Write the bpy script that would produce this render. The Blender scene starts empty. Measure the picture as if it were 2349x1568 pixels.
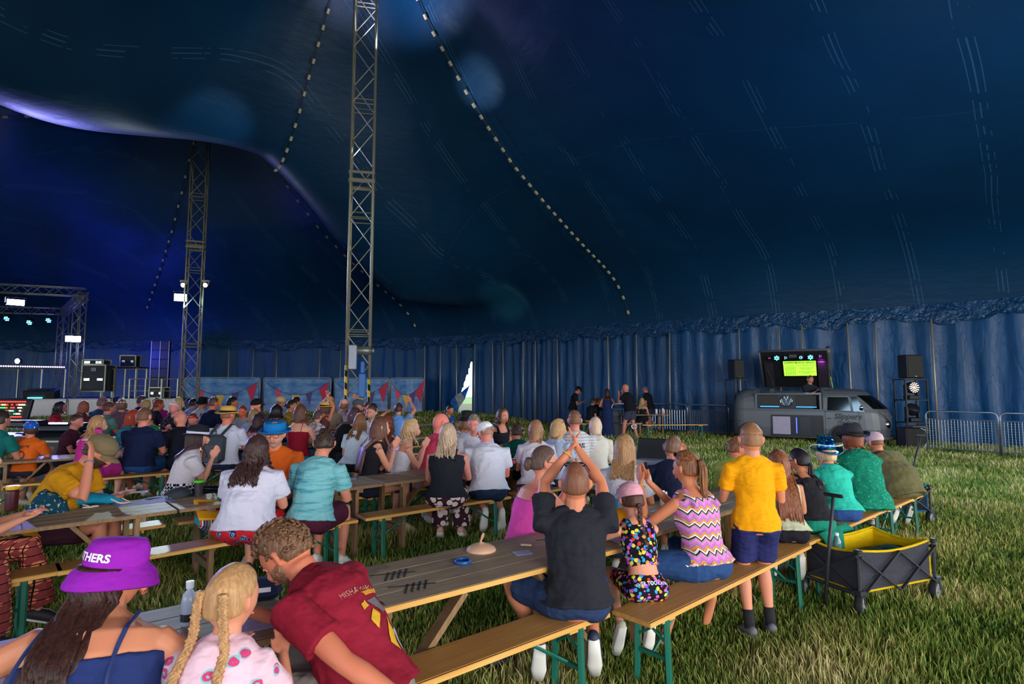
import bpy, bmesh, math, random
import numpy as np
from mathutils import Vector, Matrix, Euler
from mathutils import noise as mnoise
R = math.radians
PI = math.pi
random.seed(7)
scene = bpy.context.scene
COL = scene.collection
# ---------------------------------------------------------------- camera
CAMZ, F, PITCH = 1.7, 1300.0, R(4.574)
cam_data = bpy.data.cameras.new('camera'); cam = bpy.data.objects.new('camera', cam_data); COL.objects.link(cam)
cam_data.sensor_width = 36.0; cam_data.lens = F / 2349 * 36.0; cam_data.clip_end = 300
cam.location = (0, 0, CAMZ); cam.rotation_euler = (R(90) + PITCH, 0, 0)
scene.camera = cam
vs = scene.view_settings
vs.view_transform = 'Standard'; vs.look = 'None'; vs.gamma = 1; vs.use_curve_mapping = False
vs.exposure = 0.95
# ---------------------------------------------------------------- sky outside the tent
world = bpy.data.worlds.new('sky'); scene.world = world; world.use_nodes = True
bg = world.node_tree.nodes['Background']; bg.inputs[0].default_value = (0.80, 0.90, 1.0, 1); bg.inputs[1].default_value = 2.2
# ---------------------------------------------------------------- lights
def area(name, loc, target, size, energy, color, sy=None, spread=180):
    l = bpy.data.lights.new(name, 'AREA'); l.energy = energy; l.color = color
    l.shape = 'RECTANGLE'; l.size = size; l.size_y = sy or size; l.spread = R(spread)
    o = bpy.data.objects.new(name, l); COL.objects.link(o); o.location = loc
    o.rotation_euler = (Vector(target) - Vector(loc)).to_track_quat('-Z', 'Y').to_euler(); return o
def spot(name, loc, target, energy, color, angle=60, blend=.6, rad=.08):
    l = bpy.data.lights.new(name, 'SPOT'); l.energy = energy; l.color = color
    l.spot_size = R(angle); l.spot_blend = blend; l.shadow_soft_size = rad
    o = bpy.data.objects.new(name, l); COL.objects.link(o); o.location = loc
    o.rotation_euler = (Vector(target) - Vector(loc)).to_track_quat('-Z', 'Y').to_euler(); return o
def plight(name, loc, energy, color, rad=.1):
    l = bpy.data.lights.new(name, 'POINT'); l.energy = energy; l.color = color; l.shadow_soft_size = rad
    o = bpy.data.objects.new(name, l); COL.objects.link(o); o.location = loc; return o
# daylight entering through the open side of the tent behind the photographer
area('daylight_side', (7.5, -7.0, 3.4), (3.0, 6, 0.6), 9, 620, (1.0, .92, .84), 4.0)
area('daylight_right', (16.0, 2.0, 2.9), (8, 9, 0.0), 7, 420, (1.0, .96, .9), 3.0)
area('daylight_left', (-8, -6.0, 3.2), (-3, 5, 0.6), 7, 110, (.86, .88, 1.0), 3.0)
# floodlights, stage lamps, spots on the canvas and an added fill
spot('flood_pole', (-12.95, 21.9, 5.35), (-3.5, 4, -2), 1300, (.78, 1.0, .93), 104, .7, .15)
spot('flood_stage_top', (-20.2, 22.3, 5.1), (-6, 4, -3.5), 3400, (.30, .30, 1.0), 104, .8, .2)
spot('flood_stage_side', (-18.4, 23.4, 3.55), (-5, 5, -1.5), 4300, (.26, .26, 1.0), 108, .8, .2)
plight('stage_wash', (-20.0, 27.0, 3.4), 170, (.03, .05, 1.0), .4)
plight('canvas_fill', (6, 9, 3.0), 230, (.45, .75, 1.0), .8)  # added fill without a fixture, brightens canvas and walls
spot('far_uplight', (-12.9, 22.0, 4.9), (-10.5, 28, 6.2), 60, (.6, 1.0, .95), 80, 1.0)
spot('peak_uplight', (-3.4, 14.2, 10.5), (-3.2, 15.0, 16), 420, (.75, .75, 1.0), 110, 1.0)
spot('seam_uplight', (-3.6, 14.1, 7.6), (-9.1, 16.6, 9.5), 520, (.62, .88, 1.0), 26, 1.0)
spot('cable_uplight', (-3.2, 14.0, 5.4), (-1.0, 16.68, 11.0), 620, (.65, .85, 1.0), 17, 1.0)
spot('far_canvas_spot', (-3.3, 14.1, 3.0), (-.28, 25.24, 5.65), 1900, (1.0, .62, .35), 12, 1.0)  # spot without a fixture, set by the mast to warm the far canvas

# ---------------------------------------------------------------- pixel rays to points of the place
def ray(px, py):
    dx, dv = (px - 1174.5) / F, (784 - py) / F
    c, s = math.cos(PITCH), math.sin(PITCH)
    return Vector((dx, c - dv * s, s + dv * c))
def G(px, py, z=0.0):
    r = ray(px, py); t = (z - CAMZ) / r.z
    return Vector((r.x * t, r.y * t, z))
def D(px, py, y):
    r = ray(px, py); t = y / r.y
    return Vector((r.x * t, y, CAMZ + r.z * t))
def X(px, y):
    return (px - 1174.5) / F * y
def ground(x, y):
    a = max(0.0, min(1.0, (-x * .3 + y - 22) / 8)); return .5 * a * a * (3 - 2 * a) if y > 14 else 0.0

# ---------------------------------------------------------------- mesh helper
def V(*a): return Vector(a)
class MB:
    def __init__(s): s.v = []; s.f = []; s.m = []; s.mi = 0
    def add(s, vs_, fs):
        n = len(s.v); s.v += [tuple(p) for p in vs_]; s.f += [tuple(i + n for i in f) for f in fs]; s.m += [s.mi] * len(fs); return s
    def box(s, c, size, rot=None, bev=0):
        x, y, z = [k / 2 for k in size]
        c = Vector(c); mt = rot if rot is not None else Matrix.Identity(3)
        if bev <= 0:
            P = [(-x,-y,-z),(x,-y,-z),(x,y,-z),(-x,y,-z),(-x,-y,z),(x,-y,z),(x,y,z),(-x,y,z)]
            FS = [(0,3,2,1),(4,5,6,7),(0,1,5,4),(1,2,6,5),(2,3,7,6),(3,0,4,7)]
        else:
            b = min(bev, x*.9, y*.9, z*.9)
            P = []
            for zz, k in ((-z, b), (-z + b, 0), (z - b, 0), (z, b)):
                X_, Y_ = x - k, y - k; e = b * .6
                P += [(-X_+e,-Y_,zz),(X_-e,-Y_,zz),(X_,-Y_+e,zz),(X_,Y_-e,zz),(X_-e,Y_,zz),(-X_+e,Y_,zz),(-X_,Y_-e,zz),(-X_,-Y_+e,zz)]
            FS = [tuple(range(7, -1, -1)), tuple(range(24, 32))]
            for k in range(3):
                for i in range(8): j = (i + 1) % 8; FS.append((k*8+i, k*8+j, k*8+8+j, k*8+8+i))
        return s.add([c + mt @ Vector(p) for p in P], FS)
    def rings(s, rings, cap=True, closed=True):
        n = len(rings[0]); vs_ = [p for r in rings for p in r]; fs = []
        for k in range(len(rings) - 1):
            for i in range(n if closed else n - 1):
                j = (i + 1) % n; fs.append((k*n+i, k*n+j, (k+1)*n+j, (k+1)*n+i))
        if cap and closed: fs.append(tuple(range(n - 1, -1, -1))); fs.append(tuple(range((len(rings)-1)*n, len(rings)*n)))
        return s.add(vs_, fs)
    def tube(s, pts, rad, n=8, ref=None, round_ends=False):
        """swept tube; rad: number, list of numbers or list of (rx, ry)"""
        pts = [Vector(p) for p in pts]
        if not isinstance(rad, (list, tuple)): rad = [rad] * len(pts)
        rad = [r if isinstance(r, (list, tuple)) else (r, r) for r in rad]
        ref0 = Vector(ref) if ref is not None else None; prev = None; rs = []
        dirs = []
        for i in range(len(pts)):
            a = pts[max(0, i-1)]; b = pts[min(len(pts)-1, i+1)]
            d = (b - a); dirs.append(d.normalized() if d.length > 1e-9 else Vector((0,0,1)))
        if round_ends:
            d0, d1 = dirs[0], dirs[-1]; r0, r1 = rad[0], rad[-1]; m0, m1 = min(r0), min(r1)
            pts = [pts[0]-d0*m0*.95, pts[0]-d0*m0*.6] + pts + [pts[-1]+d1*m1*.6, pts[-1]+d1*m1*.95]
            rad = [(r0[0]*.35, r0[1]*.35), (r0[0]*.8, r0[1]*.8)] + list(rad) + [(r1[0]*.8, r1[1]*.8), (r1[0]*.35, r1[1]*.35)]
            dirs = [d0, d0] + dirs + [d1, d1]
        for p, d, r in zip(pts, dirs, rad):
            if ref0 is not None: u = ref0 - d * ref0.dot(d)
            elif prev is not None: u = prev - d * prev.dot(d)
            else:
                u = d.cross(Vector((0,0,1))) if abs(d.z) < .9 else d.cross(Vector((0,1,0)))
            if u.length < 1e-6: u = d.orthogonal()
            u.normalize(); w = d.cross(u); prev = u
            rs.append([p + u * (math.cos(2*PI*i/n) * r[0]) + w * (math.sin(2*PI*i/n) * r[1]) for i in range(n)])
        return s.rings(rs)
    def bar(s, a, b, w, h=None):
        a = Vector(a); b = Vector(b); d = b - a; h = h or w
        return s.box((a + b) / 2, (w, h, d.length), d.to_track_quat('Z', 'Y').to_matrix())
    def ell(s, c, r, rot=None, n=12, m=8):
        mt = rot if rot is not None else Matrix.Identity(3); c = Vector(c); rs = []
        for k in range(m + 1):
            t = -PI/2 + PI * (k + .0) / m; q = max(math.cos(t), .04)
            rs.append([c + mt @ Vector((r[0]*q*math.cos(2*PI*i/n), r[1]*q*math.sin(2*PI*i/n), r[2]*math.sin(t))) for i in range(n)])
        return s.rings(rs)
    def lathe(s, prof, c=(0,0,0), n=24, rot=None, sx=1, sy=1):
        mt = rot if rot is not None else Matrix.Identity(3); c = Vector(c)
        rs = [[c + mt @ Vector((max(r,1e-4)*sx*math.cos(2*PI*i/n), max(r,1e-4)*sy*math.sin(2*PI*i/n), z)) for i in range(n)] for r, z in prof]
        return s.rings(rs)
    def prism(s, poly, th, M4):
        """2D polygon in local XY extruded by th along local Z, placed by 4x4 matrix"""
        n = len(poly)
        vs_ = [M4 @ Vector((x, y, 0)) for x, y in poly] + [M4 @ Vector((x, y, th)) for x, y in poly]
        fs = [tuple(range(n-1,-1,-1)), tuple(range(n, 2*n))] + [(i, (i+1)%n, n+(i+1)%n, n+i) for i in range(n)]
        return s.add(vs_, fs)
    def build(s, name, mat, parent=None, smooth=False, mods=None):
        me = bpy.data.meshes.new(name); me.from_pydata(s.v, [], s.f); me.update()
        for mt in (mat if isinstance(mat, (list, tuple)) else [mat]): me.materials.append(mt)
        if any(s.m): me.polygons.foreach_set('material_index', s.m)
        if smooth: me.polygons.foreach_set('use_smooth', [True] * len(me.polygons))
        me.update()
        o = bpy.data.objects.new(name, me); COL.objects.link(o)
        if parent is not None: o.parent = parent
        return o
def fixn(o):
    bm = bmesh.new(); bm.from_mesh(o.data); bmesh.ops.recalc_face_normals(bm, faces=bm.faces); bm.to_mesh(o.data); bm.free(); return o
def tag(o, label, cat, group=None, kind=None):
    if label: o['label'] = label
    if cat: o['category'] = cat
    if group: o['group'] = group
    if kind: o['kind'] = kind
    return o
def thing(name, label, cat, loc=(0,0,0), rz=0.0, group=None):
    o = bpy.data.objects.new(name, None); COL.objects.link(o); o.location = loc; o.rotation_euler = (0, 0, rz)
    o.empty_display_size = .1
    return tag(o, label, cat, group)
def struct(o): o['kind'] = 'structure'; return o
def copy_tree(o, parent=None):
    c = o.copy(); COL.objects.link(c); c.parent = parent
    for ch in o.children: copy_tree(ch, c)
    return c
FONT_CACHE = {}
def text(s, size, mat, name='lettering', parent=None, M=None, depth=.002, sx=1.0, shear=0.0, bold=0.0, sub=None):
    cu = bpy.data.curves.new('t', 'FONT'); cu.body = s; cu.size = size; cu.extrude = depth; cu.shear = shear; cu.offset = bold
    cu.align_x = 'CENTER'; cu.align_y = 'CENTER'; cu.resolution_u = 3
    t = bpy.data.objects.new('t', cu); COL.objects.link(t)
    bpy.context.view_layer.update()
    me = bpy.data.meshes.new_from_object(t.evaluated_get(bpy.context.evaluated_depsgraph_get()))
    bpy.data.objects.remove(t); bpy.data.curves.remove(cu)
    if sub:
        bm = bmesh.new(); bm.from_mesh(me); bmesh.ops.triangulate(bm, faces=bm.faces)
        for _ in range(3):
            es = [e for e in bm.edges if e.calc_length() > sub]
            if not es: break
            bmesh.ops.subdivide_edges(bm, edges=es, cuts=1); bmesh.ops.triangulate(bm, faces=bm.faces)
        bm.to_mesh(me); bm.free()
    if sx != 1: me.transform(Matrix.Diagonal((sx, 1, 1, 1)))
    if M is not None: me.transform(M)
    me.materials.clear(); me.materials.append(mat)
    o = bpy.data.objects.new(name, me); COL.objects.link(o)
    if parent is not None: o.parent = parent
    return o
def frame(o, x, y):
    """4x4 with origin o, X axis x, Y axis y"""
    x = Vector(x).normalized(); y = Vector(y); y = (y - x * y.dot(x)).normalized(); z = x.cross(y)
    m = Matrix((x, y, z)).transposed().to_4x4(); m.translation = Vector(o); return m
# ---------------------------------------------------------------- materials
MATS = {}
def srgb(c):
    if isinstance(c, str):
        c = [int(c[i:i+2], 16) / 255 for i in (0, 2, 4)]
    return tuple((x / 12.92 if x <= .04045 else ((x + .055) / 1.055) ** 2.4) for x in c) + (1,)
class NT:
    def __init__(s, name):
        s.mat = bpy.data.materials.new(name); s.mat.use_nodes = True; s.t = s.mat.node_tree; s.n = s.t.nodes
        s.b = s.n['Principled BSDF']
    def node(s, ty, ins=None, **kw):
        n = s.n.new(ty)
        for k, v in kw.items(): setattr(n, k, v)
        for k, v in (ins or {}).items():
            if isinstance(v, bpy.types.NodeSocket): s.t.links.new(v, n.inputs[k])
            else: n.inputs[k].default_value = v
        return n
    def math(s, op, a, b=0.0, c=None):
        ins = {0: a, 1: b}
        if c is not None: ins[2] = c
        return s.node('ShaderNodeMath', ins, operation=op).outputs[0]
    def noise(s, vec, scale, detail=3, rough=.5, out=0):
        return s.node('ShaderNodeTexNoise', {'Vector': vec, 'Scale': scale, 'Detail': detail, 'Roughness': rough}).outputs[out]
    def coord(s, k='Object'): return s.node('ShaderNodeTexCoord').outputs[k]
    def mapping(s, vec, sc=(1,1,1), rot=(0,0,0), loc=(0,0,0)):
        return s.node('ShaderNodeMapping', {'Vector': vec, 'Scale': sc, 'Rotation': rot, 'Location': loc}).outputs[0]
    def ramp(s, fac, stops, interp='LINEAR'):
        n = s.node('ShaderNodeValToRGB', {'Fac': fac}); cr = n.color_ramp; cr.interpolation = interp
        while len(cr.elements) < len(stops): cr.elements.new(.5)
        for e, (p, c) in zip(cr.elements, stops): e.position = p; e.color = c if len(c) == 4 else tuple(c) + (1,)
        return n.outputs[0]
    def mix(s, fac, a, b):
        n = s.node('ShaderNodeMix', data_type='RGBA')
        for k, v in ((0, fac), (6, a), (7, b)):
            if isinstance(v, bpy.types.NodeSocket): s.t.links.new(v, n.inputs[k])
            else: n.inputs[k].default_value = v
        return n.outputs[2]
    def sep(s, vec): n = s.node('ShaderNodeSeparateXYZ', {0: vec}); return n.outputs
    def set(s, **kw):
        for k, v in kw.items():
            k = {'color': 'Base Color', 'rough': 'Roughness', 'metal': 'Metallic', 'spec': 'Specular IOR Level', 'normal': 'Normal', 'emit': 'Emission Color', 'estr': 'Emission Strength', 'coat': 'Coat Weight', 'sheen': 'Sheen Weight', 'alpha': 'Alpha', 'trans': 'Transmission Weight'}[k]
            if isinstance(v, bpy.types.NodeSocket): s.t.links.new(v, s.b.inputs[k])
            else: s.b.inputs[k].default_value = v
        return s
    def bump(s, h, strength=.3, dist=.01):
        s.set(normal=s.node('ShaderNodeBump', {'Height': h, 'Strength': strength, 'Distance': dist}).outputs[0]); return s
def plain(col, rough=.6, metal=0.0, key=None, var=.12, scale=6):
    k = ('p', str(col), rough, metal)
    if k in MATS: return MATS[k]
    t = NT('paint'); c = srgb(col); nz = t.noise(t.coord(), scale, 2)
    f = t.math('MULTIPLY_ADD', nz, var * 2, 1 - var)
    cc = t.node('ShaderNodeVectorMath', {0: c[:3], 3: f}, operation='SCALE').outputs[0]
    t.set(color=cc, rough=rough, metal=metal); MATS[k] = t.mat; return t.mat
def emis(col, strength):
    k = ('e', str(col), strength)
    if k in MATS: return MATS[k]
    t = NT('lamp_glow'); t.set(color=srgb(col), emit=srgb(col), estr=strength); MATS[k] = t.mat; return t.mat
def wood(c1, c2, sc=(1.2, 14, 14), rough=.55, name='wood', dark=.0):
    k = ('w', c1, c2, sc, rough)
    if k in MATS: return MATS[k]
    t = NT(name); v = t.mapping(t.coord(), sc)
    n1 = t.noise(v, 3.0, 5, .65); n2 = t.noise(t.coord(), 2.2, 3, .6); n3 = t.noise(v, 16, 2)
    c = t.mix(t.math('MULTIPLY_ADD', n1, 2.2, -.6), srgb(c1), srgb(c2))
    c = t.mix(t.math('MULTIPLY', t.math('GREATER_THAN', n2, .58), dark), c, srgb('4a4036'))
    t.set(color=c, rough=t.math('MULTIPLY_ADD', n3, .2, rough - .1)); t.bump(n1, .25, .003); MATS[k] = t.mat; return t.mat
STEEL = plain('9fa2a6', .35, .85); ALU = plain('b9b6a4', .38, .7); BLACK = plain('101114', .5); GREENST = plain('07624f', .45)
RUBBER = plain('17181a', .8); DKMETAL = plain('23262b', .45, .3); WHITE = plain('e6e6ea', .6)
# ================================================================ the tent
P1 = V(-3.93, 14.5, 0); AX = V(-.74, .67, 0).normalized(); QX = V(.67, .74, 0).normalized()
P2 = V(-12.75, 22.5, 0); P3 = P1 - QX * 11; P4 = P2 - QX * 11
EAVE, PEAK = 4.2, 15.6
BN = [(-44,22),(-38,28),(-30,31),(-20,31),(-10,30.6),(-4.4,28.8),(0,26.4),(2,24.8),(4.8,22.7),(8.2,20.2),(13.2,17.2),(16.5,13.2),(18.2,9),(18.8,4),(18,-2),(14,-7),(6,-9.5),(-4,-9.5),(-16,-9),(-28,-5),(-38,3),(-43,12)]
def catmull(P, n, closed=False):
    out = []; m = len(P); P = [Vector(p) for p in P]
    for i in range(m if closed else m - 1):
        a, b, c, d = (P[(i-1) % m], P[i], P[(i+1) % m], P[(i+2) % m]) if closed else (P[max(i-1,0)], P[i], P[i+1], P[min(i+2,m-1)])
        for k in range(n):
            t = k / n
            out.append(.5 * ((2*b) + (c-a)*t + (2*a-5*b+4*c-d)*t*t + (3*b-a-3*c+d)*t*t*t))
    if not closed: out.append(P[-1])
    return out
BD = [V(p.x, p.y, 0) for p in catmull([V(x, y, 0) for x, y in BN], 12, True)]
BA = np.array([(p.x, p.y) for p in BD]); BB = np.roll(BA, -1, axis=0)
def bdist(p, d):
    """distance from p to the boundary along unit d"""
    px, py, dx, dy = p[0], p[1], d[0], d[1]; ex = BB[:,0]-BA[:,0]; ey = BB[:,1]-BA[:,1]
    den = dx*ey - dy*ex; den = np.where(abs(den) < 1e-9, 1e-9, den); wx = BA[:,0]-px; wy = BA[:,1]-py
    t = (wx*ey - wy*ex)/den; u = (wx*dy - wy*dx)/den
    ok = (t > 0) & (u >= -1e-6) & (u <= 1+1e-6)
    return float(t[ok].min()) if ok.any() else 30.0
def bnear(p):
    w = BB - BA; q = np.array([p[0], p[1]]) - BA; t = np.clip((q*w).sum(1)/(w*w).sum(1), 0, 1)
    return float(np.sqrt(((q - w*t[:,None])**2).sum(1)).min())
KX = [0, .06, .17, .31, .45, .59, .78, .95, 1.0]; KY = [1, .90, .735, .575, .445, .345, .215, .115, .085]
def roof(x, y):
    hs = []
    for P in (P1, P2, P3, P4):
        dx, dy = x - P.x, y - P.y; ds = math.hypot(dx, dy)
        if ds < 1e-4: return PEAK
        b = bdist((P.x, P.y), (dx/ds, dy/ds)); r = min(1.0, ds / b)
        r = max(r, 0.0); rr = .55 * r + .45 * min(1.0, ds / 13.5) if b > 13 else r
        hs.append(EAVE + (PEAK - EAVE) * float(np.interp(rr, KX, KY)))
    m = max(hs); k = 1.6; h = m + math.log(sum(math.exp((q - m) * k) for q in hs)) / k - .0
    a = (V(x, y, 0) - P1).dot(AX); q = (V(x, y, 0) - P1).dot(QX)
    mid = (P2 - P1).length / 2
    g = math.exp(-((a - mid) / 2.9) ** 2)
    if q > 0: sag = 1.9 + 1.5 * min(1, q / 3.0) 
    else: sag = 1.9
    sag *= max(0, min(1, (12.0 - q) / 6.0)) if q > 0 else 1
    dmin = min((V(x, y, 0) - P).length for P in (P1, P2, P3, P4))
    h -= sag * g * min(1, dmin / 4.0)
    db = bnear((x, y)); h = EAVE + max(.02, (h - EAVE)) * (1 - math.exp(-db / .55))
    return min(h, PEAK)
C0 = (P1 + P4) / 2
NS = 110
rs_ = []
for p in BD:
    row = []
    for k in range(NS + 1):
        s_ = k / NS; s_ = 1 - (1 - s_) ** 1.15; q = C0.lerp(p, s_); row.append((q.x, q.y, roof(q.x, q.y)))
    rs_.append(row)
t = NT('tent_canvas'); co = t.coord(); sx, sy, sz = t.sep(co)
def pol(P, n_, off):
    ax = t.math('SUBTRACT', sx, P.x); ay = t.math('SUBTRACT', sy, P.y)
    an = t.math('ARCTAN2', ay, ax); d = t.math('SQRT', t.math('ADD', t.math('MULTIPLY', ax, ax), t.math('MULTIPLY', ay, ay)))
    st = 2 * PI / n_
    pp = t.math('MULTIPLY', t.math('PINGPONG', t.math('ADD', an, off + 7), st / 2), d)
    l1 = t.math('LESS_THAN', pp, .018); l2 = t.math('LESS_THAN', t.math('ABSOLUTE', t.math('SUBTRACT', pp, .09)), .012)
    ring = t.math('LESS_THAN', t.math('ABSOLUTE', t.math('SUBTRACT', t.math('PINGPONG', d, 5.3), 2.0)), .012)
    return t.math('MAXIMUM', l1, l2), ring, an, d
aq = t.math('ADD', t.math('MULTIPLY', t.math('SUBTRACT', sx, P1.x), AX.x), t.math('MULTIPLY', t.math('SUBTRACT', sy, P1.y), AX.y))
aq = t.math('ADD', aq, t.math('MULTIPLY', t.noise(t.mapping(co, (1,1,.3)), .25, 1), .5))
pp = t.math('PINGPONG', t.math('ADD', aq, 60.0), 1.0)
seam = t.math('MAXIMUM', t.math('LESS_THAN', pp, .014), t.math('LESS_THAN', t.math('ABSOLUTE', t.math('SUBTRACT', pp, .11)), .009))
qq = t.math('ADD', t.math('MULTIPLY', t.math('SUBTRACT', sx, P1.x), QX.x), t.math('MULTIPLY', t.math('SUBTRACT', sy, P1.y), QX.y))
ring = t.math('LESS_THAN', t.math('ABSOLUTE', t.math('SUBTRACT', qq, 6.2)), .012)
lo = t.noise(co, .35, 3); fine = t.noise(co, 240, 1)
brk = t.math('GREATER_THAN', t.noise(co, 1.3, 2), .47)
sm = t.math('MULTIPLY', t.math('MAXIMUM', seam, t.math('MULTIPLY', ring, .35)), brk)
c = t.mix(lo, srgb('032c4c'), srgb('044068'))
c = t.mix(t.math('MULTIPLY', sm, .34), c, srgb('4f7fa0'))
wr = t.noise(t.mapping(co, (.6, .6, 2.0)), 2.2, 4, .6)
t.set(color=c, rough=.46, spec=.4); t.bump(t.math('ADD', wr, t.math('MULTIPLY', sm, .4)), .35, .05)
CANVAS = t.mat
m = MB(); m.rings([[Vector(q) for q in row] for row in rs_] + [[Vector(q) for q in rs_[0]]], cap=False, closed=False)
ro = m.build('ceiling', CANVAS, smooth=True); struct(ro)
# ground
t = NT('soil_and_turf'); co = t.coord(); n1 = t.noise(co, 1.1, 4, .6); n2 = t.noise(co, 30, 3)
c = t.mix(t.math('MULTIPLY_ADD', n1, 3, -1), srgb('3a4a1e'), srgb('5f5a33')); c = t.mix(t.math('MULTIPLY', n2, .7), c, srgb('26301a'))
t.set(color=c, rough=.95); t.bump(n2, .8, .03)
m = MB(); nx = 90; rows = []
for j in range(nx + 1):
    y = -14 + 56 * j / nx
    rows.append([V(x, y, ground(x, y) - .005) for x in [-60 + 110 * i / nx for i in range(nx + 1)]])
m.rings(rows, cap=False, closed=False); gr = m.build('floor', t.mat, smooth=True); struct(gr)
m = MB(); m.box((0, 0, -.35), (240, 240, .1)); struct(m.build('floor', plain('4c6a2a', .9)))
# ---- side walls with folds
t = NT('vinyl_side_wall'); co = t.coord(); sx, sy, sz = t.sep(co)
n1 = t.noise(t.mapping(co, (.8, .8, .22)), 1.2, 3, .55); n2 = t.noise(t.mapping(co, (1.0, 1.0, .34)), 1.7, 3, .6); n3 = t.noise(co, 7, 3, .7)
cr = t.math('POWER', t.math('ABSOLUTE', t.math('SUBTRACT', n2, .5)), .5)
c = t.mix(n1, srgb('043258'), srgb('0a5088'))
t.set(color=c, rough=t.math('MULTIPLY_ADD', n3, .2, .28), spec=.3); t.bump(t.math('ADD', t.math('MULTIPLY', cr, .35), t.math('MULTIPLY', n1, 1.2)), .42, .16)
VINYL = t.mat
def wpt(u):
    """u: index along BD"""
    n = len(BD); i = int(u) % n; f = u - int(u); return BD[i].lerp(BD[(i+1) % n], f)
def wall_at(px):
    """point where the view column px meets the wall line"""
    d = Vector(((px - 1174.5) / F, 1, 0)); L = d.length; k = bdist((0, 0), (d.x / L, d.y / L)); p = V(d.x / L * k, d.y / L * k, 0); return p
def foldz(u, z):
    return .05 * math.sin(u * 1.9 + .6 * math.sin(z * 1.3 + u)) + .03 * math.sin(u * 5.3 + z * .5)
def wall(name, u0, u1, ztop=None, gap=None):
    m = MB(); st = .25; n = int((u1 - u0) / st); cols = []
    for i in range(n + 1):
        u = u0 + (u1 - u0) * i / n; p = wpt(u); q = wpt(u + .2); tn = (q - p).normalized(); nr = V(tn.y, -tn.x, 0)
        g = ground(p.x, p.y); col = []
        for k in range(13):
            z = g - .02 + (EAVE + .03 - g) * k / 12
            col.append(p + nr * (foldz(u * 2.2, z) - .02) + V(0, 0, z))
        cols.append(col)
    m.rings(cols, cap=False, closed=False)
    if gap:
        a, b, zt = gap; keep = []
        for f, mi in zip(m.f, m.m):
            cs = [Vector(m.v[i]) for i in f]; c_ = sum(cs, Vector()) / 4
            px = 1174.5 + F * c_.x / c_.y; h = c_.z - ground(c_.x, c_.y)
            if a <= px <= b and h < zt * (px - a) / (b - a) : continue
            keep.append(f)
        m.f = keep; m.m = [0] * len(keep)
    return struct(m.build(name, VINYL, smooth=True))
wall('wall_stage', 0, 12*5, None)
wall('wall_back', 12*5, 12*8 - 6, gap=(1042, 1085, 2.7))
wall('wall_right', 12*8 - 6, 12*12)
a_ = wall_at(1042); b_ = wall_at(1085); ga = ground(a_.x, a_.y); m = MB(); tn = (b_-a_).normalized(); nr = -Vector((a_.x,a_.y,0)).normalized()
p0 = a_ + nr*.14 + V(0,0,ga-.02); p1 = b_ + nr*.14 + V(0,0,ga+2.85)
m.rings([[p0.lerp(p1,k/10) - tn*.42 + nr*.04*math.sin(k*1.3) + V(0,0,.04), p0.lerp(p1,k/10) - tn*.10 + nr*.07, p0.lerp(p1,k/10) + tn*.03 + nr*.02] for k in range(11)], cap=False, closed=False)
m.rings([[b_ + nr*.14 - tn*.05 + V(0,0,z), b_ + nr*.18 + tn*.08 + V(0,0,z), b_ + nr*.12 + tn*.25 + V(0,0,z)] for z in (ga-.02, ga+1, ga+2, ga+3)], cap=False, closed=False)
struct(m.build('trim_9', VINYL, smooth=True))
# valance hanging from the eave: short crumpled skirt
t = NT('crumpled_valance'); co = t.coord()
n2 = t.noise(t.mapping(co, (1.0, 1.0, 1.2)), 1.5, 4, .6)
t.set(color=t.mix(n2, srgb('052c4e'), srgb('0a4676')), rough=.34, spec=.45); t.bump(t.math('POWER', t.math('ABSOLUTE', t.math('SUBTRACT', n2, .5)), .6), .7, .2)
m = MB(); cols = []
for i in range(12*12*3 + 1):
    u = i / 3; p = wpt(u); q = wpt(u + .2); tn = (q - p).normalized(); nr = V(tn.y, -tn.x, 0)
    dp = .52 + .10 * math.sin(u * .9) + .05 * math.sin(u * 3.1)
    cols.append([p + nr * (.10 + .07 * abs(math.sin(u * 2.3 + k)) * k / 4 + .04 * math.sin(u * 7 + k * 1.7)) + V(0, 0, EAVE + .05 - dp * k / 5) for k in range(6)])
m.rings(cols, cap=False, closed=False); struct(m.build('trim_1', t.mat, smooth=True))
# canvas outside the slit, folded back: blue and white flap
a = wall_at(1046); b = wall_at(1078)
# wall poles
WPX = [412, 525, 580, 635, 733, 781, 975, 1010, 1048, 1089, 1131, 1155, 1200, 1227, 1280, 1396, 1460, 1535, 1697, 1790, 1840, 1950, 2010, 2143]
nm = {412:'behind the far lattice mast'}
def ordinal_label(i, px):
    if px < 800: k = [q for q in WPX if q < 800]; side = 'left of the tall lattice mast'
    elif px < 1100: k = [q for q in WPX if 800 <= q < 1100]; side = 'between the banners and the bright slit'
    elif px < 1600: k = [q for q in WPX if 1100 <= q < 1600]; side = 'between the bright slit and the van'
    else: k = [q for q in WPX if q >= 1600]; side = 'along the wall by the van'
    W = ['first','second','third','fourth','fifth','sixth','seventh','eighth','ninth']
    return f'slim metal wall pole, {W[k.index(px)]} from the left {side}'
WOFF = plain('a9a294', .45, .5)
for i, px in enumerate(WPX):
    p = wall_at(px); d = -Vector((p.x, p.y, 0)).normalized(); b0 = p + d * .32; g = ground(b0.x, b0.y)
    m = MB(); tl = V(random.uniform(-.04,.04), 0, 0); m.tube([b0 + V(0,0,g-.03), b0 + V(0,0,2) + tl*.3, p + d*.22 + V(0,0,EAVE-.42) + tl], .03, 8)
    th = thing('wall_pole', ordinal_label(i, px), 'pole', (0,0,0), 0, 'wall poles of the tent'); 
    m.build('tube', WOFF, th, smooth=True)
    m = MB(); m.box(b0 + V(0,0,g+.01), (.14,.14,.02)); m.build('foot_plate', STEEL, th)
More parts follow.
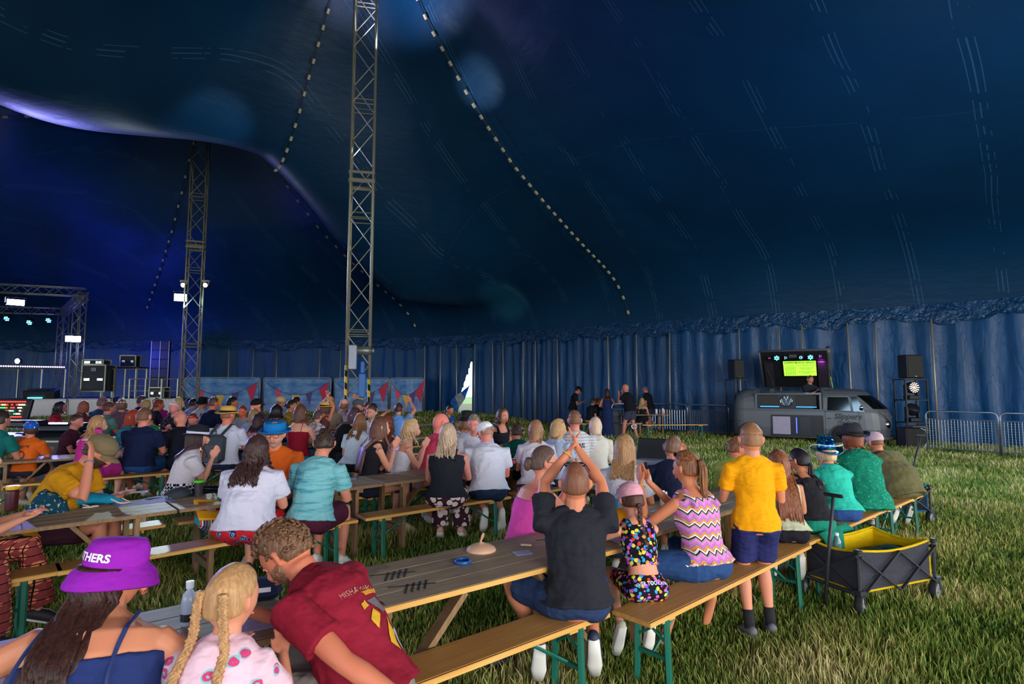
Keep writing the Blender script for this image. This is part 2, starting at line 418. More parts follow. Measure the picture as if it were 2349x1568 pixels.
# studded laced seams of the wall (panels joined with eyelets)
for k, px in enumerate([1193, 1343, 1556, 2172, 468, 992]):
    p = wall_at(px); d = -Vector((p.x, p.y, 0)).normalized(); tn = V(-d.y, d.x, 0); g = ground(p.x, p.y); m = MB()
    for j in range(26):
        z = g + .25 + j * .13
        if z > EAVE - .5: break
        for s_ in (-.06, .06): m.ell(p + d * .13 + tn * s_ + V(0,0,z), (.014,.014,.014), n=6, m=4)
    o = m.build('trim_%d' % (k + 2), STEEL); struct(o)
# ---- lattice masts
def mast(name_label, P, H, W, rz, z0, extra=None):
    th = thing('lattice_mast', name_label, 'mast', (P.x, P.y, z0), rz, None); h = W / 2
    cs = [(-h,-h),(h,-h),(h,h),(-h,h)]
    for x, y in cs:
        m = MB(); m.tube([(x,y,0),(x,y,H)], .028, 8); m.build('chord', MASTM, th, smooth=True)
    m = MB(); st = W * 1.35; n = int(H / st)
    for k in range(n):
        for i in range(4):
            a = cs[i]; b = cs[(i+1) % 4]; z = k * st
            if (k + i) % 2: a, b = b, a
            m.tube([(a[0],a[1],z),(b[0],b[1],z+st)], .014, 5)
            if k % 4 == 0: m.tube([(a[0],a[1],z),(b[0],b[1],z)], .014, 5); m.tube([(a[0],a[1],z+.12),(b[0],b[1],z+.12)], .014, 5)
    m.build('lattice', MASTM, th)
    m = MB(); z = 7.0
    for i in range(4):
        a = cs[i]; b = cs[(i+1)%4]
        m.bar((a[0]*1.1,a[1]*1.1,z),(b[0]*1.1,b[1]*1.1,z),.04,.10); m.bar((a[0]*1.1,a[1]*1.1,z+.22),(b[0]*1.1,b[1]*1.1,z+.22),.04,.06)
    m.build('joint_collar', MASTM, th)
    m = MB(); m.box((0,0,.03),(W*1.6,W*1.6,.06)); m.build('base_plate', STEEL, th)
    return th
MASTM = plain('9b957f', .45, .45)
g2 = ground(P2.x, P2.y)
ma = mast('tall steel lattice mast in the middle of the tent, with striped foot', P1, 15.4, .56, R(12), 0)
mb = mast('far lattice mast carrying a bright floodlight beside the stage', P2, 13.6 - g2, .56, R(20), g2)
# winch motor, blue hoist and tape on the near mast
m = MB(); m.box((-.12,-.34,2.45),(.20,.16,.62),bev=.02); m.build('winch_box', plain('8f93a0', .4, .5), ma)
m = MB(); m.tube([(-.05,-.3,2.62),(.32,-.3,2.62)], [.11,.11], 14); m.tube([(.32,-.3,2.62),(.4,-.3,2.62)], [.08,.07], 12); m.build('winch_motor', plain('8b8a84', .4, .6), ma, smooth=True)
m = MB(); m.box((.12,-.33,1.75),(.17,.16,.62),bev=.03); m.box((.12,-.33,2.2),(.10,.10,.3),bev=.02); m.build('blue_hoist', plain('1b5fa8', .4), ma)
t = NT('hazard_tape'); sx, sy, sz = t.sep(t.coord()); w = t.math('GREATER_THAN', t.math('PINGPONG', t.math('ADD', t.math('MULTIPLY', sz, 3.2), t.math('MULTIPLY', sx, 2.0)), .5), .25)
t.set(color=t.mix(w, srgb('1a1a14'), srgb('e0b92c')), rough=.5); HAZ = t.mat
for x, y in ((-.28,-.28),(.28,-.28)):
    m = MB(); m.tube([(x,y,0),(x,y,2.25 if x < 0 else 1.9)], .034, 8); m.build('hazard_tape', HAZ, ma, smooth=True)
# floodlight and beam lamps on the far mast
def fix(loc, label, cat='lamp', w=.34, h=.2, col='e8fff8', st=30, name='floodlight', group=None, tgt=(0, 0, 1.5)):
    loc = Vector(loc); q = (Vector(tgt) - loc); th = thing(name, label, cat, loc, math.atan2(q.y, q.x) + PI/2 , group)
    m = MB(); m.box((0,.06,0),(w*1.12,.10,h*1.2),bev=.02); m.build('housing', BLACK, th)
    m = MB(); m.box((0,-.0,0),(w,.02,h),bev=.008); m.build('lens', emis(col, st), th)
    m = MB(); m.tube([(-w*.6,.06,0),(-w*.6,.06,h*.9),(w*.6,.06,h*.9),(w*.6,.06,0)], .012, 6); m.build('bracket', DKMETAL, th)
    return th
fix(D(414, 682, 22.1), 'glaring white floodlight on the left of the far mast', w=.42, h=.27, st=40)
for px, lb, c_ in ((421,'small round beam lamp above the floodlight, left side of the far mast','f2e6f5'),(472,'small round beam lamp on the right side of the far mast','ffb9c4')):
    p = D(px, 654, 22.2); th = thing('beam_lamp', lb, 'lamp', p, 0, 'beam lamps on the far mast')
    m = MB(); m.lathe([(.05,.16),(.10,.12),(.11,-.02),(.10,-.03)], n=14, rot=Euler((R(-80),0,0)).to_matrix()); m.build('housing', BLACK, th, smooth=True)
    m = MB(); m.lathe([(.085,0),(.085,.01)], (0,-.035,-.0), n=14, rot=Euler((R(-80),0,0)).to_matrix()); m.build('lens', emis(c_, 9), th)
    m = MB(); m.box((0,0,.17),(.26,.12,.05)); m.bar((-.11,0,.17),(-.11,0,0),.02); m.bar((.11,0,.17),(.11,0,0),.02); m.build('yoke', plain('c9c2b0',.5), th)
# ---- strings of festoon lamps under the canvas
LAMPM = plain('cfc2a0', .5)
def string(label, A, B, n, t0=.04, t1=1.0, drop=.22, size=.16, bow=None):
    th = thing('light_string', label, 'light string', (0,0,0), 0, None)
    pts = []
    for i in range(81):
        k = t0 + (t1 - t0) * i / 80; p = A.lerp(B, k)
        if bow: p = p + bow * math.sin(PI * k)
        pts.append(V(p.x, p.y, roof(p.x, p.y) - drop))
    m = MB(); m.tube(pts, .014, 5); m.build('cable', BLACK, th)
    for i in range(n):
        f = (i + .5) / n * 80; k = int(f); p = pts[k].lerp(pts[k+1], f - k); d = (pts[k+1] - pts[k]).normalized()
        m = MB(); m.bar(p - d*size*.45 + V(0,0,-.03), p + d*size*.45 + V(0,0,-.03), .07, .06); m.build('lamp', LAMPM, th)
    return th
E1 = wall_at(1452); string('light string falling from the middle mast to the right-hand wall', P1, E1, 34, .12, .99)
string('light string climbing from the canvas valley to the middle mast', P1, (P1+P2)/2 + QX*.3, 16, .2, .98)
string('far light string dropping behind the far mast', P2 + V(.9,-.8,0), wall_at(318), 20, .05, .9, size=.14)
string('light string running down the dark valley of canvas to the back wall', P2 + V(.5,-.4,0), wall_at(965), 20, .1, .98, bow=V(.2,.1,0))
string('short light string high over the stage at the left edge', P2 - QX*2.5, P4 + V(-1,2,0), 12, .05, .9)
# ================================================================ people: materials
def skin(tone='c98a6b'):
    k = ('skin', tone)
    if k in MATS: return MATS[k]
    t = NT('skin'); co = t.coord(); n1 = t.noise(co, 9, 3); n2 = t.noise(co, 90, 2)
    c = srgb(tone); c2 = (min(1, c[0]*1.12), c[1]*.72, c[2]*.66, 1)
    t.set(color=t.mix(t.math('MULTIPLY', n1, .75), c, c2), rough=.52, spec=.35)
    t.b.inputs['Subsurface Weight'].default_value = .0
    t.bump(n2, .12, .002); MATS[k] = t.mat; return t.mat
def hairmat(c1, c2=None):
    k = ('hair', c1, c2)
    if k in MATS: return MATS[k]
    t = NT('hair'); co = t.coord(); n1 = t.noise(t.mapping(co, (60, 60, 5)), 1.6, 3, .6); n0 = t.noise(co, 7, 2)
    g_ = lambda c: (min(1,c[0]*1.3), min(1,c[1]*1.12), min(1,c[2]*1.08), 1); a = g_(srgb(c1)); b = g_(srgb(c2 or c1)); b = b if c2 else (min(1, b[0]*1.6), min(1, b[1]*1.5), min(1, b[2]*1.4), 1)
    c = t.mix(t.math('MULTIPLY_ADD', n1, 2.4, -1.0), a, b); c = t.mix(t.math('MULTIPLY_ADD', n0, 1.2, -.45), c, a)
    t.set(color=c, rough=.5, spec=.35); t.bump(n1, .6, .004); MATS[k] = t.mat; return t.mat
def wrinkle(t, co, amt=.8):
    w = t.noise(t.mapping(co, (1, 1, 2.2)), 5.5, 3, .55); f = t.noise(co, 260, 1)
    t.bump(t.math('ADD', w, t.math('MULTIPLY', f, .04)), amt, .035)
def cloth(col, pat=None, c2=None):
    k = ('cloth', col, pat, c2)
    if k in MATS: return MATS[k]
    t = NT('fabric'); co = t.coord(); sx, sy, sz = t.sep(co); c = srgb(col)
    n = t.noise(co, 4, 2); base = t.node('ShaderNodeVectorMath', {0: c[:3], 3: t.math('MULTIPLY_ADD', n, .24, .88)}, operation='SCALE').outputs[0]
    M_ = t.math
    if pat == 'zigzag':
        zz = M_('ADD', sz, M_('MULTIPLY', M_('PINGPONG', sx, .027), .95)); f = M_('FRACT', M_('MULTIPLY', zz, 12.5))
        base = t.ramp(f, [(0, srgb('dd8fd0')), (.22, srgb('9a9298')), (.30, srgb('16161c')), (.40, srgb('f2ecec')), (.54, srgb('d9602f')), (.60, srgb('f0a23c')), (.73, srgb('7f83c9')), (.80, srgb('d278c8'))], 'CONSTANT')
    elif pat == 'splat':
        v = t.node('ShaderNodeTexVoronoi', {'Vector': t.mapping(co, loc=(3,1,2)), 'Scale': 40.0}); d = v.outputs['Distance']; cc = v.outputs['Color']
        n_ = t.noise(co, 60, 2); hs = t.node('ShaderNodeSeparateColor', {0: cc}).outputs
        col_ = t.ramp(hs[0], [(0, srgb('33a9dd')), (.2, srgb('e36bc9')), (.4, srgb('efe04a')), (.6, srgb('e5432f')), (.75, srgb('8a5ae0')), (.9, srgb('f4a13a'))], 'CONSTANT')
        base = t.mix(M_('LESS_THAN', M_('ADD', d, M_('MULTIPLY', n_, .6)), .76), srgb('15131f'), col_)
    elif pat in ('floral', 'floralred', 'tiedye', 'fleck', 'check', 'stripe', 'geo', 'star', 'pinkfloral', 'camo', 'dots'):
        if pat == 'floral' or pat == 'floralred' or pat == 'pinkfloral':
            v = t.node('ShaderNodeTexVoronoi', {'Vector': co, 'Scale': {'floral': 16.0, 'floralred': 14.0, 'pinkfloral': 15.0}[pat]}); d = v.outputs['Distance']
            w = t.math('SINE', M_('MULTIPLY', M_('ADD', d, M_('MULTIPLY', t.noise(co, 22, 3), .5)), 26))
            msk = M_('LESS_THAN', M_('ADD', d, M_('MULTIPLY', t.noise(co, 18, 2), .25)), {'floral': .62, 'floralred': .52, 'pinkfloral': .42}[pat])
            fl = t.mix(M_('GREATER_THAN', w, .1), srgb(c2), srgb({'floral': 'e6cfcb', 'floralred': '1d2340', 'pinkfloral': '8fc7cc'}[pat]))
            base = t.mix(msk, base, fl)
        elif pat == 'tiedye':
            n_ = t.noise(t.mapping(co, (1.2, 1.2, 13)), 3.4, 4, .7); base = t.mix(M_('MULTIPLY_ADD', n_, 6, -2.9), base, srgb(c2))
        elif pat == 'fleck':
            n_ = t.noise(t.mapping(co, (10, 10, 60)), 2.0, 2); base = t.mix(M_('MULTIPLY', M_('GREATER_THAN', n_, .66), .6), base, srgb(c2))
        elif pat == 'check':
            ck = t.node('ShaderNodeTexChecker', {'Vector': co, 'Color1': srgb('14141a'), 'Color2': srgb('eeeaf0'), 'Scale': 36.0}).outputs[0]
            base = t.mix(M_('MULTIPLY', M_('LESS_THAN', sz, float(c2)), 1.0), base, ck)
        elif pat == 'stripe':
            base = t.mix(M_('LESS_THAN', M_('FRACT', M_('MULTIPLY', sz, 26)), .13), base, srgb(c2))
        elif pat == 'geo':
            ax_ = M_('PINGPONG', M_('ADD', sx, M_('MULTIPLY', sy, .7)), .03); az_ = M_('PINGPONG', sz, .03); q = M_('ADD', M_('MULTIPLY', ax_, ax_), M_('MULTIPLY', az_, az_))
            base = t.mix(M_('LESS_THAN', q, .00042), base, srgb(c2)); base = t.mix(M_('LESS_THAN', M_('MINIMUM', ax_, az_), .0035), base, srgb('17121f'))
        elif pat in ('star', 'camo', 'dots'):
            n_ = t.noise(co, {'star': 30, 'camo': 9, 'dots': 45}[pat], 2); base = t.mix(M_('GREATER_THAN', n_, .6), base, srgb(c2))
    t.set(color=base, rough=.85, spec=.2, sheen=.0); wrinkle(t, co); MATS[k] = t.mat; return t.mat
def sequin():
    if 'seq' in MATS: return MATS['seq']
    t = NT('sequins'); co = t.coord(); v = t.node('ShaderNodeTexVoronoi', {'Vector': co, 'Scale': 90.0}); h = t.node('ShaderNodeSeparateColor', {0: v.outputs['Color']}).outputs
    t.set(color=t.ramp(h[0], [(0, srgb('0a3aa8')), (.45, srgb('0d8f9c')), (.7, srgb('19c26a')), (.9, srgb('1440d8'))], 'CONSTANT'), rough=.18, metal=.8)
    t.bump(h[1], .9, .02); MATS['seq'] = t.mat; return t.mat
STRAW = cloth('d9a650', 'fleck', 'a87a33')
# ================================================================ people: geometry
def sstep(a, b, x):
    t = max(0, min(1, (x - a) / (b - a))) if a != b else float(x > a); return t*t*(3-2*t)
HRX, HRY, HRZ = .074, .094, .116
def headsurf(th, ph):
    """point on the head surface; th azimuth (0 = right, 90deg = face), ph elevation"""
    cx, cy, cz = math.cos(ph)*math.cos(th), math.cos(ph)*math.sin(th), math.sin(ph)
    x, y, z = HRX*cx, HRY*cy, HRZ*cz
    low = sstep(.0, -1.0, cz)
    x *= 1 - .36*low - .04*sstep(.2,1,cz); 
    if cy > 0:
        y *= 1 - .10*low; y += .012*sstep(-.55,-.9,cz)*cy                     # chin
        y += .006*math.exp(-((cz-.22)/.12)**2)*sstep(.6,.95,cy)                 # brow
        y -= .010*math.exp(-((cz+.02)/.12)**2)*math.exp(-((abs(cx)-.42)/.2)**2) # sockets
        y -= .006*math.exp(-((cz+.5)/.1)**2)*sstep(.7,1,cy)
    else:
        y *= 1 + .06*sstep(-.2,.6,cz); y *= 1 - .42*sstep(-.3,-1,cz)
    return Vector((x, y, z))
def sphere_rings(fn, n, m):
    rs = []
    for k in range(m + 1):
        ph = -PI/2 + PI*k/m; ph = max(-PI/2+.05, min(PI/2-.05, ph))
        rs.append([fn(2*PI*i/n, ph) for i in range(n)])
    return rs
def limbik(a, b, l1, l2, pole):
    d = b - a; L = d.length
    if L > (l1 + l2) * .995: b = a + d * ((l1 + l2) * .995 / L); d = b - a; L = d.length
    L = max(L, abs(l1 - l2) + .01)
    c = (l1*l1 - l2*l2 + L*L) / (2*L); h = math.sqrt(max(0, l1*l1 - c*c)); u = d.normalized()
    p = Vector(pole); p = p - u * p.dot(u)
    if p.length < 1e-5: p = u.orthogonal()
    return a + u * c + p.normalized() * h, b
def handmesh(m, w, d, side, up, s, curl=.35, big=False):
    """hand growing from wrist w along d; side = direction of the thumb; up = back of the hand"""
    d = d.normalized(); side = (side - d*side.dot(d)).normalized(); up = side.cross(d)
    if up.length < .1: up = d.orthogonal()
    L = .088*s
    m.tube([w - d*.01, w + d*.02*s, w + d*L*.6, w + d*L], [(.021*s,.017*s), (.028*s,.015*s), (.040*s,.014*s), (.040*s,.011*s)], 10, ref=side)
    fr = .0088*s if not big else .0098*s
    for i, (o, fl) in enumerate(((.030, .070), (.0105, .078), (-.0095, .073), (-.029, .057))):
        b0 = w + d*L*.92 + side*o*s; dd = (d + side*(o*2.2)).normalized(); pts = [b0]; c = curl*(.7+.15*i)
        for k, q in enumerate((.42, .33, .25)):
            an = c*(k+.6)*.8; v = dd*math.cos(an) - up*math.sin(an); pts.append(pts[-1] + v*fl*q*s)
        m.tube(pts, [fr, fr*.97, fr*.9, fr*.7], 7, round_ends=True)
    t0 = w + d*L*.28 + side*.026*s; m.tube([t0, t0 + (side*.7 + d*.6)*.032*s - up*.006*s, t0 + (side*.62 + d*1.35)*.043*s - up*.014*s], [.0135*s, .0105*s, .008*s], 7, round_ends=True)
def remesh(o, vox, smooth=3):
    md = o.modifiers.new('r', 'REMESH'); md.mode = 'VOXEL'; md.voxel_size = vox; md.use_smooth_shade = True
    if smooth: sm = o.modifiers.new('s', 'SMOOTH'); sm.iterations = smooth; sm.factor = .5
    return o
CLOTHES = {}
NP_ = [0]
def person(label, px, d, psi, ty=None, s=None, seat=.47, pose='sit', lean=8, hunch=10, side=0, hy=0, hp=0, hr=0, arms='table',
           tone='cf9273', hair=('short', '4a3526'), top=('tee', '888888'), bottom=('shorts', '26304a'), w=1.0, sex='m', hat=None, extra=(), foot=None,
           knee=None, hands=None, xy=None, group=None, shoes='e4e0da', face=False, beard=None, glasses=None, legs=True, elb=None, twist=0, nk=1.0, elbp=None):
    NP_[0] += 1; random.seed(NP_[0] * 13 + 5)
    if xy is None: x = X(px, d); y = d
    else: x, y = xy
    g = ground(x, y); near = d < 7.6 or face; mid = d < 10.5
    if s is None:
        if ty is None: s = 1.0
        else:
            zt = CAMZ + (888 - ty) * (d + .05) / F - g
            base = seat + .005 if pose == 'sit' else 0
            full = .885 * (math.cos(R(lean*.8))) if pose == 'sit' else 1.72
            s = max(.70, min(1.14, (zt - base) / full))
    th = thing('person', label, 'person', (x, y, g), -R(psi), group)
    vox = .0062 if d < 5.6 else (.0085 if near else (.011 if mid else .014))
    fem = sex == 'f'; sw = (.165 if fem else .19) * s * (.55 + .45*w); hipw = (.165 if fem else .155) * s * w
    hz = (seat + .095*s) if pose == 'sit' else .93*s
    H = V(0, 0, hz)
    la = R(lean); lb = R(lean + hunch); sd = R(side)
    def dirv(a): return V(math.sin(sd)*math.cos(a*.6), math.sin(a)*math.cos(sd), math.cos(a)*math.cos(sd))
    Wst = H + dirv(la)*.19*s; Ch = Wst + dirv((la+lb)/2)*.19*s; Nb = Ch + dirv(lb)*.14*s
    rgt = V(math.cos(R(twist)), -math.sin(R(twist)), 0)
    hd = R(min(70, lean + hunch) * .45 + hp); Hc = Nb + V(math.sin(sd)*.6, math.sin(hd)*math.cos(sd), math.cos(hd)) .normalized()*.141*s*nk + V(0,.014*s,0)
    Rh = Euler((0,0,0)).to_matrix(); Rh = Matrix.Rotation(-R(hy), 3, 'Z') @ Matrix.Rotation(R(hr), 3, 'Y') @ Matrix.Rotation(-(hd*.8 if hp == 0 else R(hp) + hd*.2), 3, 'X')
    hs_ = s if s > .95 else .95 * .5 + s * .5     # children have larger heads
    hs_ *= 1.07 if fem else 1.11
    def HP(v): return Hc + Rh @ (Vector(v) * hs_)
    # ---------- body
    m = MB()
    up2 = rgt
    def tr(t_): # spine position
        return H + (Wst-H)*(t_/.19) if t_ <= .19 else (Wst + (Ch-Wst)*((t_-.19)/.19) if t_ <= .38 else Ch + (Nb-Ch)*((t_-.38)/.14))
    belly = max(0, w - 1) * .12
    tor = [(-.10, .10*w, .09*w), (-.05, .155*w, .125*w), (.02, hipw/s*1.05, .128*w), (.12, (.135 if fem else .145)*w, (.105+belly)*w), (.20, (.128 if fem else .145)*w, (.100+belly)*w), (.30, .148*w, .115*w), (.38, .155*w, .110*w), (.44, .150*w, .092*w), (.49, .105, .072), (.53, .060, .056)]
    def torso(m, lo_, hi_, inf, hem=None):
        wd_ = hem is not None and lo_ < .05; hh = (hipw/s*(1.20-.35*max(0,w-1)), .145*w)
        rows = [(t_, (max(a, hh[0]*(1+(.02-t_)*.5)) if wd_ and t_ < .06 else a)*s, (max(b, hh[1]) if wd_ and t_ < .06 else b)*s) for t_, a, b in tor if lo_ < t_ < hi_]
        def at(tt):
            A_ = np.interp(tt, [q[0] for q in tor], [q[1] for q in tor])*s; B_ = np.interp(tt, [q[0] for q in tor], [q[2] for q in tor])*s; return (tt, A_, B_)
        rows = [at(lo_)] + rows + [at(hi_)]
        if wd_: rows[0] = (lo_, max(rows[0][1], hh[0]*s*1.05), max(rows[0][2], hh[1]*s*1.02))
        if hem: rows[0] = (rows[0][0], rows[0][1]+hem, rows[0][2]+hem)
        m.tube([tr(q[0]*s/s) if True else 0 for q in rows], [(q[1]+inf, q[2]+inf) for q in rows], 20, ref=up2)
    # spine lengths are scaled inside tr via H/Wst/Ch/Nb
    torso(m, -.10, .53, 0)
    m.tube([Nb - V(0,.01,.05*s), Nb + (Hc-Nb)*.35, Hc - V(0,.012*s,.04*s)], [.062*s, (.054 if fem else .062)*s, .052*s], 12, round_ends=False)
    m.rings([[HP(q) for q in r] for r in sphere_rings(headsurf, 28, 22)])
    m.tube([HP((0,.088,.012)), HP((0,.106,-.022)), HP((0,.103,-.036))], [.008*hs_, .0135*hs_, .012*hs_], 8, round_ends=True)   # nose
    for q in (-1, 1):
        m.ell(HP((q*.012,.097,-.034)), (.008*hs_,.009*hs_,.007*hs_), Rh, 8, 6)
        m.tube([HP((q*.072,-.004,.026)), HP((q*.083,-.014,.016)), HP((q*.083,-.012,-.008)), HP((q*.073,.0,-.028))], [.009*hs_, .012*hs_, .011*hs_, .008*hs_], 8, round_ends=True)  # ears
    m.tube([HP((-.022,.089,-.062)), HP((0,.097,-.060)), HP((.022,.089,-.062))], [.005*hs_, .0085*hs_, .005*hs_], 8)
    m.tube([tr(.415)-rgt*sw*.80, tr(.465)-rgt*sw*.45, tr(.50), tr(.465)+rgt*sw*.45, tr(.415)+rgt*sw*.80], [.040*s,.046*s,.056*s,.046*s,.040*s], 12)
    # arms
    UA, FA = .285*s, .255*s; presets = {}
    tz = .775
    A_ = {'table': ((-.13*s, .40*s, tz), (.13*s, .42*s, tz)), 'lap': ((-.07*s, .30*s, hz+.12*s), (.09*s, .28*s, hz+.12*s)),
          'clap': ((-.038, .31*s, hz+.39*s), (.038, .31*s, hz+.41*s)), 'clapup': ((-.02, .22*s, hz+.86*s), (.02, .22*s, hz+.88*s)),
          'side': ((-.25*s, .03, hz-.17*s), (.25*s, .03, hz-.17*s)), 'front': ((-.08*s, .25*s, hz+.22*s), (.08*s, .25*s, hz+.22*s)),
          'chin': ((-.12*s, .36*s, tz), (.05*s, .27*s, hz+.54*s)), 'mic': ((-.1*s, .32*s, hz+.44*s), (.05*s, .26*s, hz+.56*s)), 'cross': ((-.02, .24*s, hz+.26*s), (.06*s, .26*s, hz+.27*s)),
          'wave': ((-.13*s, .38*s, tz), (.26*s, .18*s, hz+.80*s))}[arms]
    if hands: A_ = tuple(hands[i] if hands[i] is not None else A_[i] for i in (0, 1))
    J = {}
    clap = arms in ('clap', 'clapup')
    for i, q in ((0, -1), (1, 1)):
        tgt = V(*A_[i]); sh = tr(.425) + rgt*q*sw*.98
        pole = (V(q*.2, -.3, -1) if arms == 'clap' else V(q*.45, -.55, -.75)) if arms != 'clapup' else V(q*1, .25, -.25)
        if elb and elb[i] is not None: pole = V(*elb[i])
        el, wr = limbik(sh, tgt, UA, FA, pole)
        if elbp and elbp[i] is not None: el, wr = V(*elbp[i]), tgt
        aw = (.9 if fem else 1.0) * (.5+.5*w)
        m.tube([sh - rgt*q*.035*s, sh, sh.lerp(el, .35), sh.lerp(el, .75), el, el.lerp(wr, .28), el.lerp(wr, .7), wr],
               [.040*s*aw, .050*s*aw, .046*s*aw, .042*s*aw, .036*s*aw, .038*s*aw, .029*s*aw, .0235*s*aw], 12, round_ends=True)
        d_ = (wr - el).normalized()
        if arms == 'clap': d2 = (d_*.35 + V(-q*.05, .35, .75)).normalized(); sd_ = V(0,-1,.3)
        elif arms == 'clapup': d2 = (d_*.6 + V(-q*.2, .1, .6)).normalized(); sd_ = V(0,-1,0)
        else: d2 = d_; sd_ = V(-q, .0, .25)
        if abs(d2.dot(sd_.normalized())) > .95: sd_ = V(0, 0, 1)
        hm_side = sd_; 
        if (i == 1): 
            m2 = m
        handmesh(m, wr, d2, hm_side, None, s*(1.0 if not fem else .94), curl=.08 if clap else .4, big=not near)
        J[i] = (sh, el, wr, d2)
    # legs
    TH, SH = .43*s, .42*s; L = {}
    for i, q in ((0, -1), (1, 1)):
        hp_ = H + V(q*.088*s, 0, -.01)
        if pose == 'sit':
            kn = H + V(q*.12*s, TH*.97, .0) if not (knee and knee[i]) else V(*knee[i])
            kn = hp_ + (kn - hp_).normalized()*TH
            ft = V(kn.x, kn.y - .05*s, .085) if not (foot and foot[i]) else V(*foot[i])
            an = kn + (ft - kn).normalized()*min(SH, (ft-kn).length)
            if an.z < .08: an.z = .08
        else:
            ft = V(q*.10*s, .0, .085*s) if not (foot and foot[i]) else V(*foot[i])
            kn, an = limbik(hp_, ft, TH, SH, (0, 1, 0))
        tw = (.5+.5*w)
        m.tube([hp_ - V(0,.03 if pose=='sit' else 0,.0), hp_.lerp(kn,.2), hp_.lerp(kn,.7), kn, kn.lerp(an,.28), kn.lerp(an,.75), an], [.088*s*tw, .088*s*tw, .066*s*tw, .053*s*tw, .056*s*tw, .036*s*tw, .031*s], 14, round_ends=True)
        fd = V((kn-hp_).x*.4, abs((kn-hp_).y) + .15 if not (foot and foot[i] and len(foot[i]) > 3) else 0, 0)
        fd = V(q*.12, 1, -.05) if an.z < .13 else V(q*.05, .55, -.95)
        if pose == 'sit' and (an.y < kn.y - .2): fd = V(q*.1, -.15, -1) if an.z > .11 else V(q*.12, .8, -.6)
        dz = -max(0, min(.93, (an.z - .06*s)/(.21*s))); hxy = math.sqrt(1-dz*dz); fd = V(q*.14*hxy, hxy, dz)
        fd.normalize(); an2 = an
        m.tube([an2 - fd*.045*s - V(0,0,.035), an2 + fd*.06*s - V(0,0,.03), an2 + fd*.13*s - V(0,0,.042), an2 + fd*.175*s - V(0,0,.05)], [(.030*s,.036*s), (.036*s,.036*s), (.042*s,.024*s), (.036*s,.016*s)], 10, ref=rgt, round_ends=True)
        L[i] = (hp_, kn, an, fd)
    if not legs: pass
    bo = remesh(m.build('body', skin(tone), th), vox, 2)
    # ---------- clothes
    tk, tc = top[0], top[1]; tm = tc if isinstance(tc, bpy.types.Material) else cloth(tc, *(top[2:4]))
    cv = max(vox, .0075); inf = .013
    m = MB(); sl = {'tee': .62, 'shirt': .62, 'long': 1.0, 'cap': .38, 'jacket': 1.0, 'poncho': .9}.get(tk, 0)
    hemk = 0
    hemt = {'tee': -.01 if pose == 'sit' else -.06, 'shirt': -.01, 'long': -.01, 'cap': -.06, 'tank': .01, 'cami': .015, 'vest': -.06, 'crop': .16, 'dress': -.10, 'jacket': -.10, 'poncho': -.10, 'bib': -.08}[tk]
    topt = {'tank': .435, 'cami': .372, 'crop': .445, 'bib': .40, 'vest': .47, 'dress': .435}.get(tk, .505)
    torso(m, hemt, topt, inf + (.010 if tk in ('poncho', 'jacket') else 0), hem=.008)
    if tk in ('poncho', 'jacket', 'shirt') : m.tube([tr(.1), tr(.25), tr(.42)], [(.17*s*w,.145*s*w), (.168*s*w,.138*s*w), (.155*s*w,.115*s*w)], 20, ref=up2)
    if sl:
        for i, q in ((0,-1),(1,1)):
            sh, el, wr, _ = J[i]; e = sh.lerp(el, min(1, sl)) ; pts = [tr(.42) + rgt*q*.08*s, sh, e]; k_ = 1.18*(.5+.5*w)
            rr = [.056*s*k_, .060*s*k_, .060*s*k_]
            if tk in ('long','jacket'): pts = [tr(.43)+rgt*q*.08*s, sh, el, el.lerp(wr, .93)]; rr = [.056*s*k_, .060*s*k_, .050*s*k_, .040*s]
            m.tube(pts, rr, 14)
        m.tube([tr(.42)-rgt*sw*.85, tr(.47)-rgt*sw*.45, tr(.497), tr(.47)+rgt*sw*.45, tr(.42)+rgt*sw*.85], [.052*s,.060*s,.068*s,.060*s,.052*s], 12)
    if tk == 'cami': extra = tuple(extra) + (strap_extra(tc if isinstance(tc, str) else '222222', .006, 'OUTSIDE' if d < 2 else 'ON_SURFACE'),)
    if tk in ('tank', 'crop', 'bib', 'dress', 'vest'):
        r_ = {'tank': .021, 'cami': .006, 'crop': .022, 'bib': .019, 'dress': .02, 'vest': .034}[tk]; o_ = .088*s*(.6+.4*w)
        for q in (-1, 1):
            f0 = tr(topt-.03) + V(q*o_*1.1,0,0); n_ = V(0,1,0)
            P_ = [f0 + V(0,-.120*s*w,0), tr(.45) + V(q*o_,-.092*s*(.5+.5*w),.01), tr(.49) + V(q*o_*1.02,-.03*s,.012), tr(.485) + V(q*o_*1.02,.03*s,.010), tr(.44) + V(q*o_*1.1,.082*s,0), f0 + V(0,.105*s*w,0)]
            m.tube(P_, r_*s if tk != 'cami' else max(r_, cv*.9), 8)
    if tk != 'none':
        so = remesh(m.build('top', tm, th), cv, 2)
        dm = so.modifiers.new('d', 'DISPLACE'); dm.texture = WRTEX; dm.strength = .022; dm.mid_level = .45; dm.texture_coords = 'LOCAL'
    bk, bc = bottom[0], bottom[1]; bm_ = bc if isinstance(bc, bpy.types.Material) else cloth(bc, *(bottom[2:4]))
    m = MB(); torso(m, -.08, .09 if bk != 'skirtlow' else .05, .012); m.ell(H + V(0,-.005,-.005), (hipw*1.16, .138*s*w, .105*s), n=20, m=12)
    fr_ = {'shorts': .74, 'hot': .35, 'trousers': 1, 'wide': 1, 'leggings': 1, 'capri': 1, 'bike': .7}.get(bk, 0)
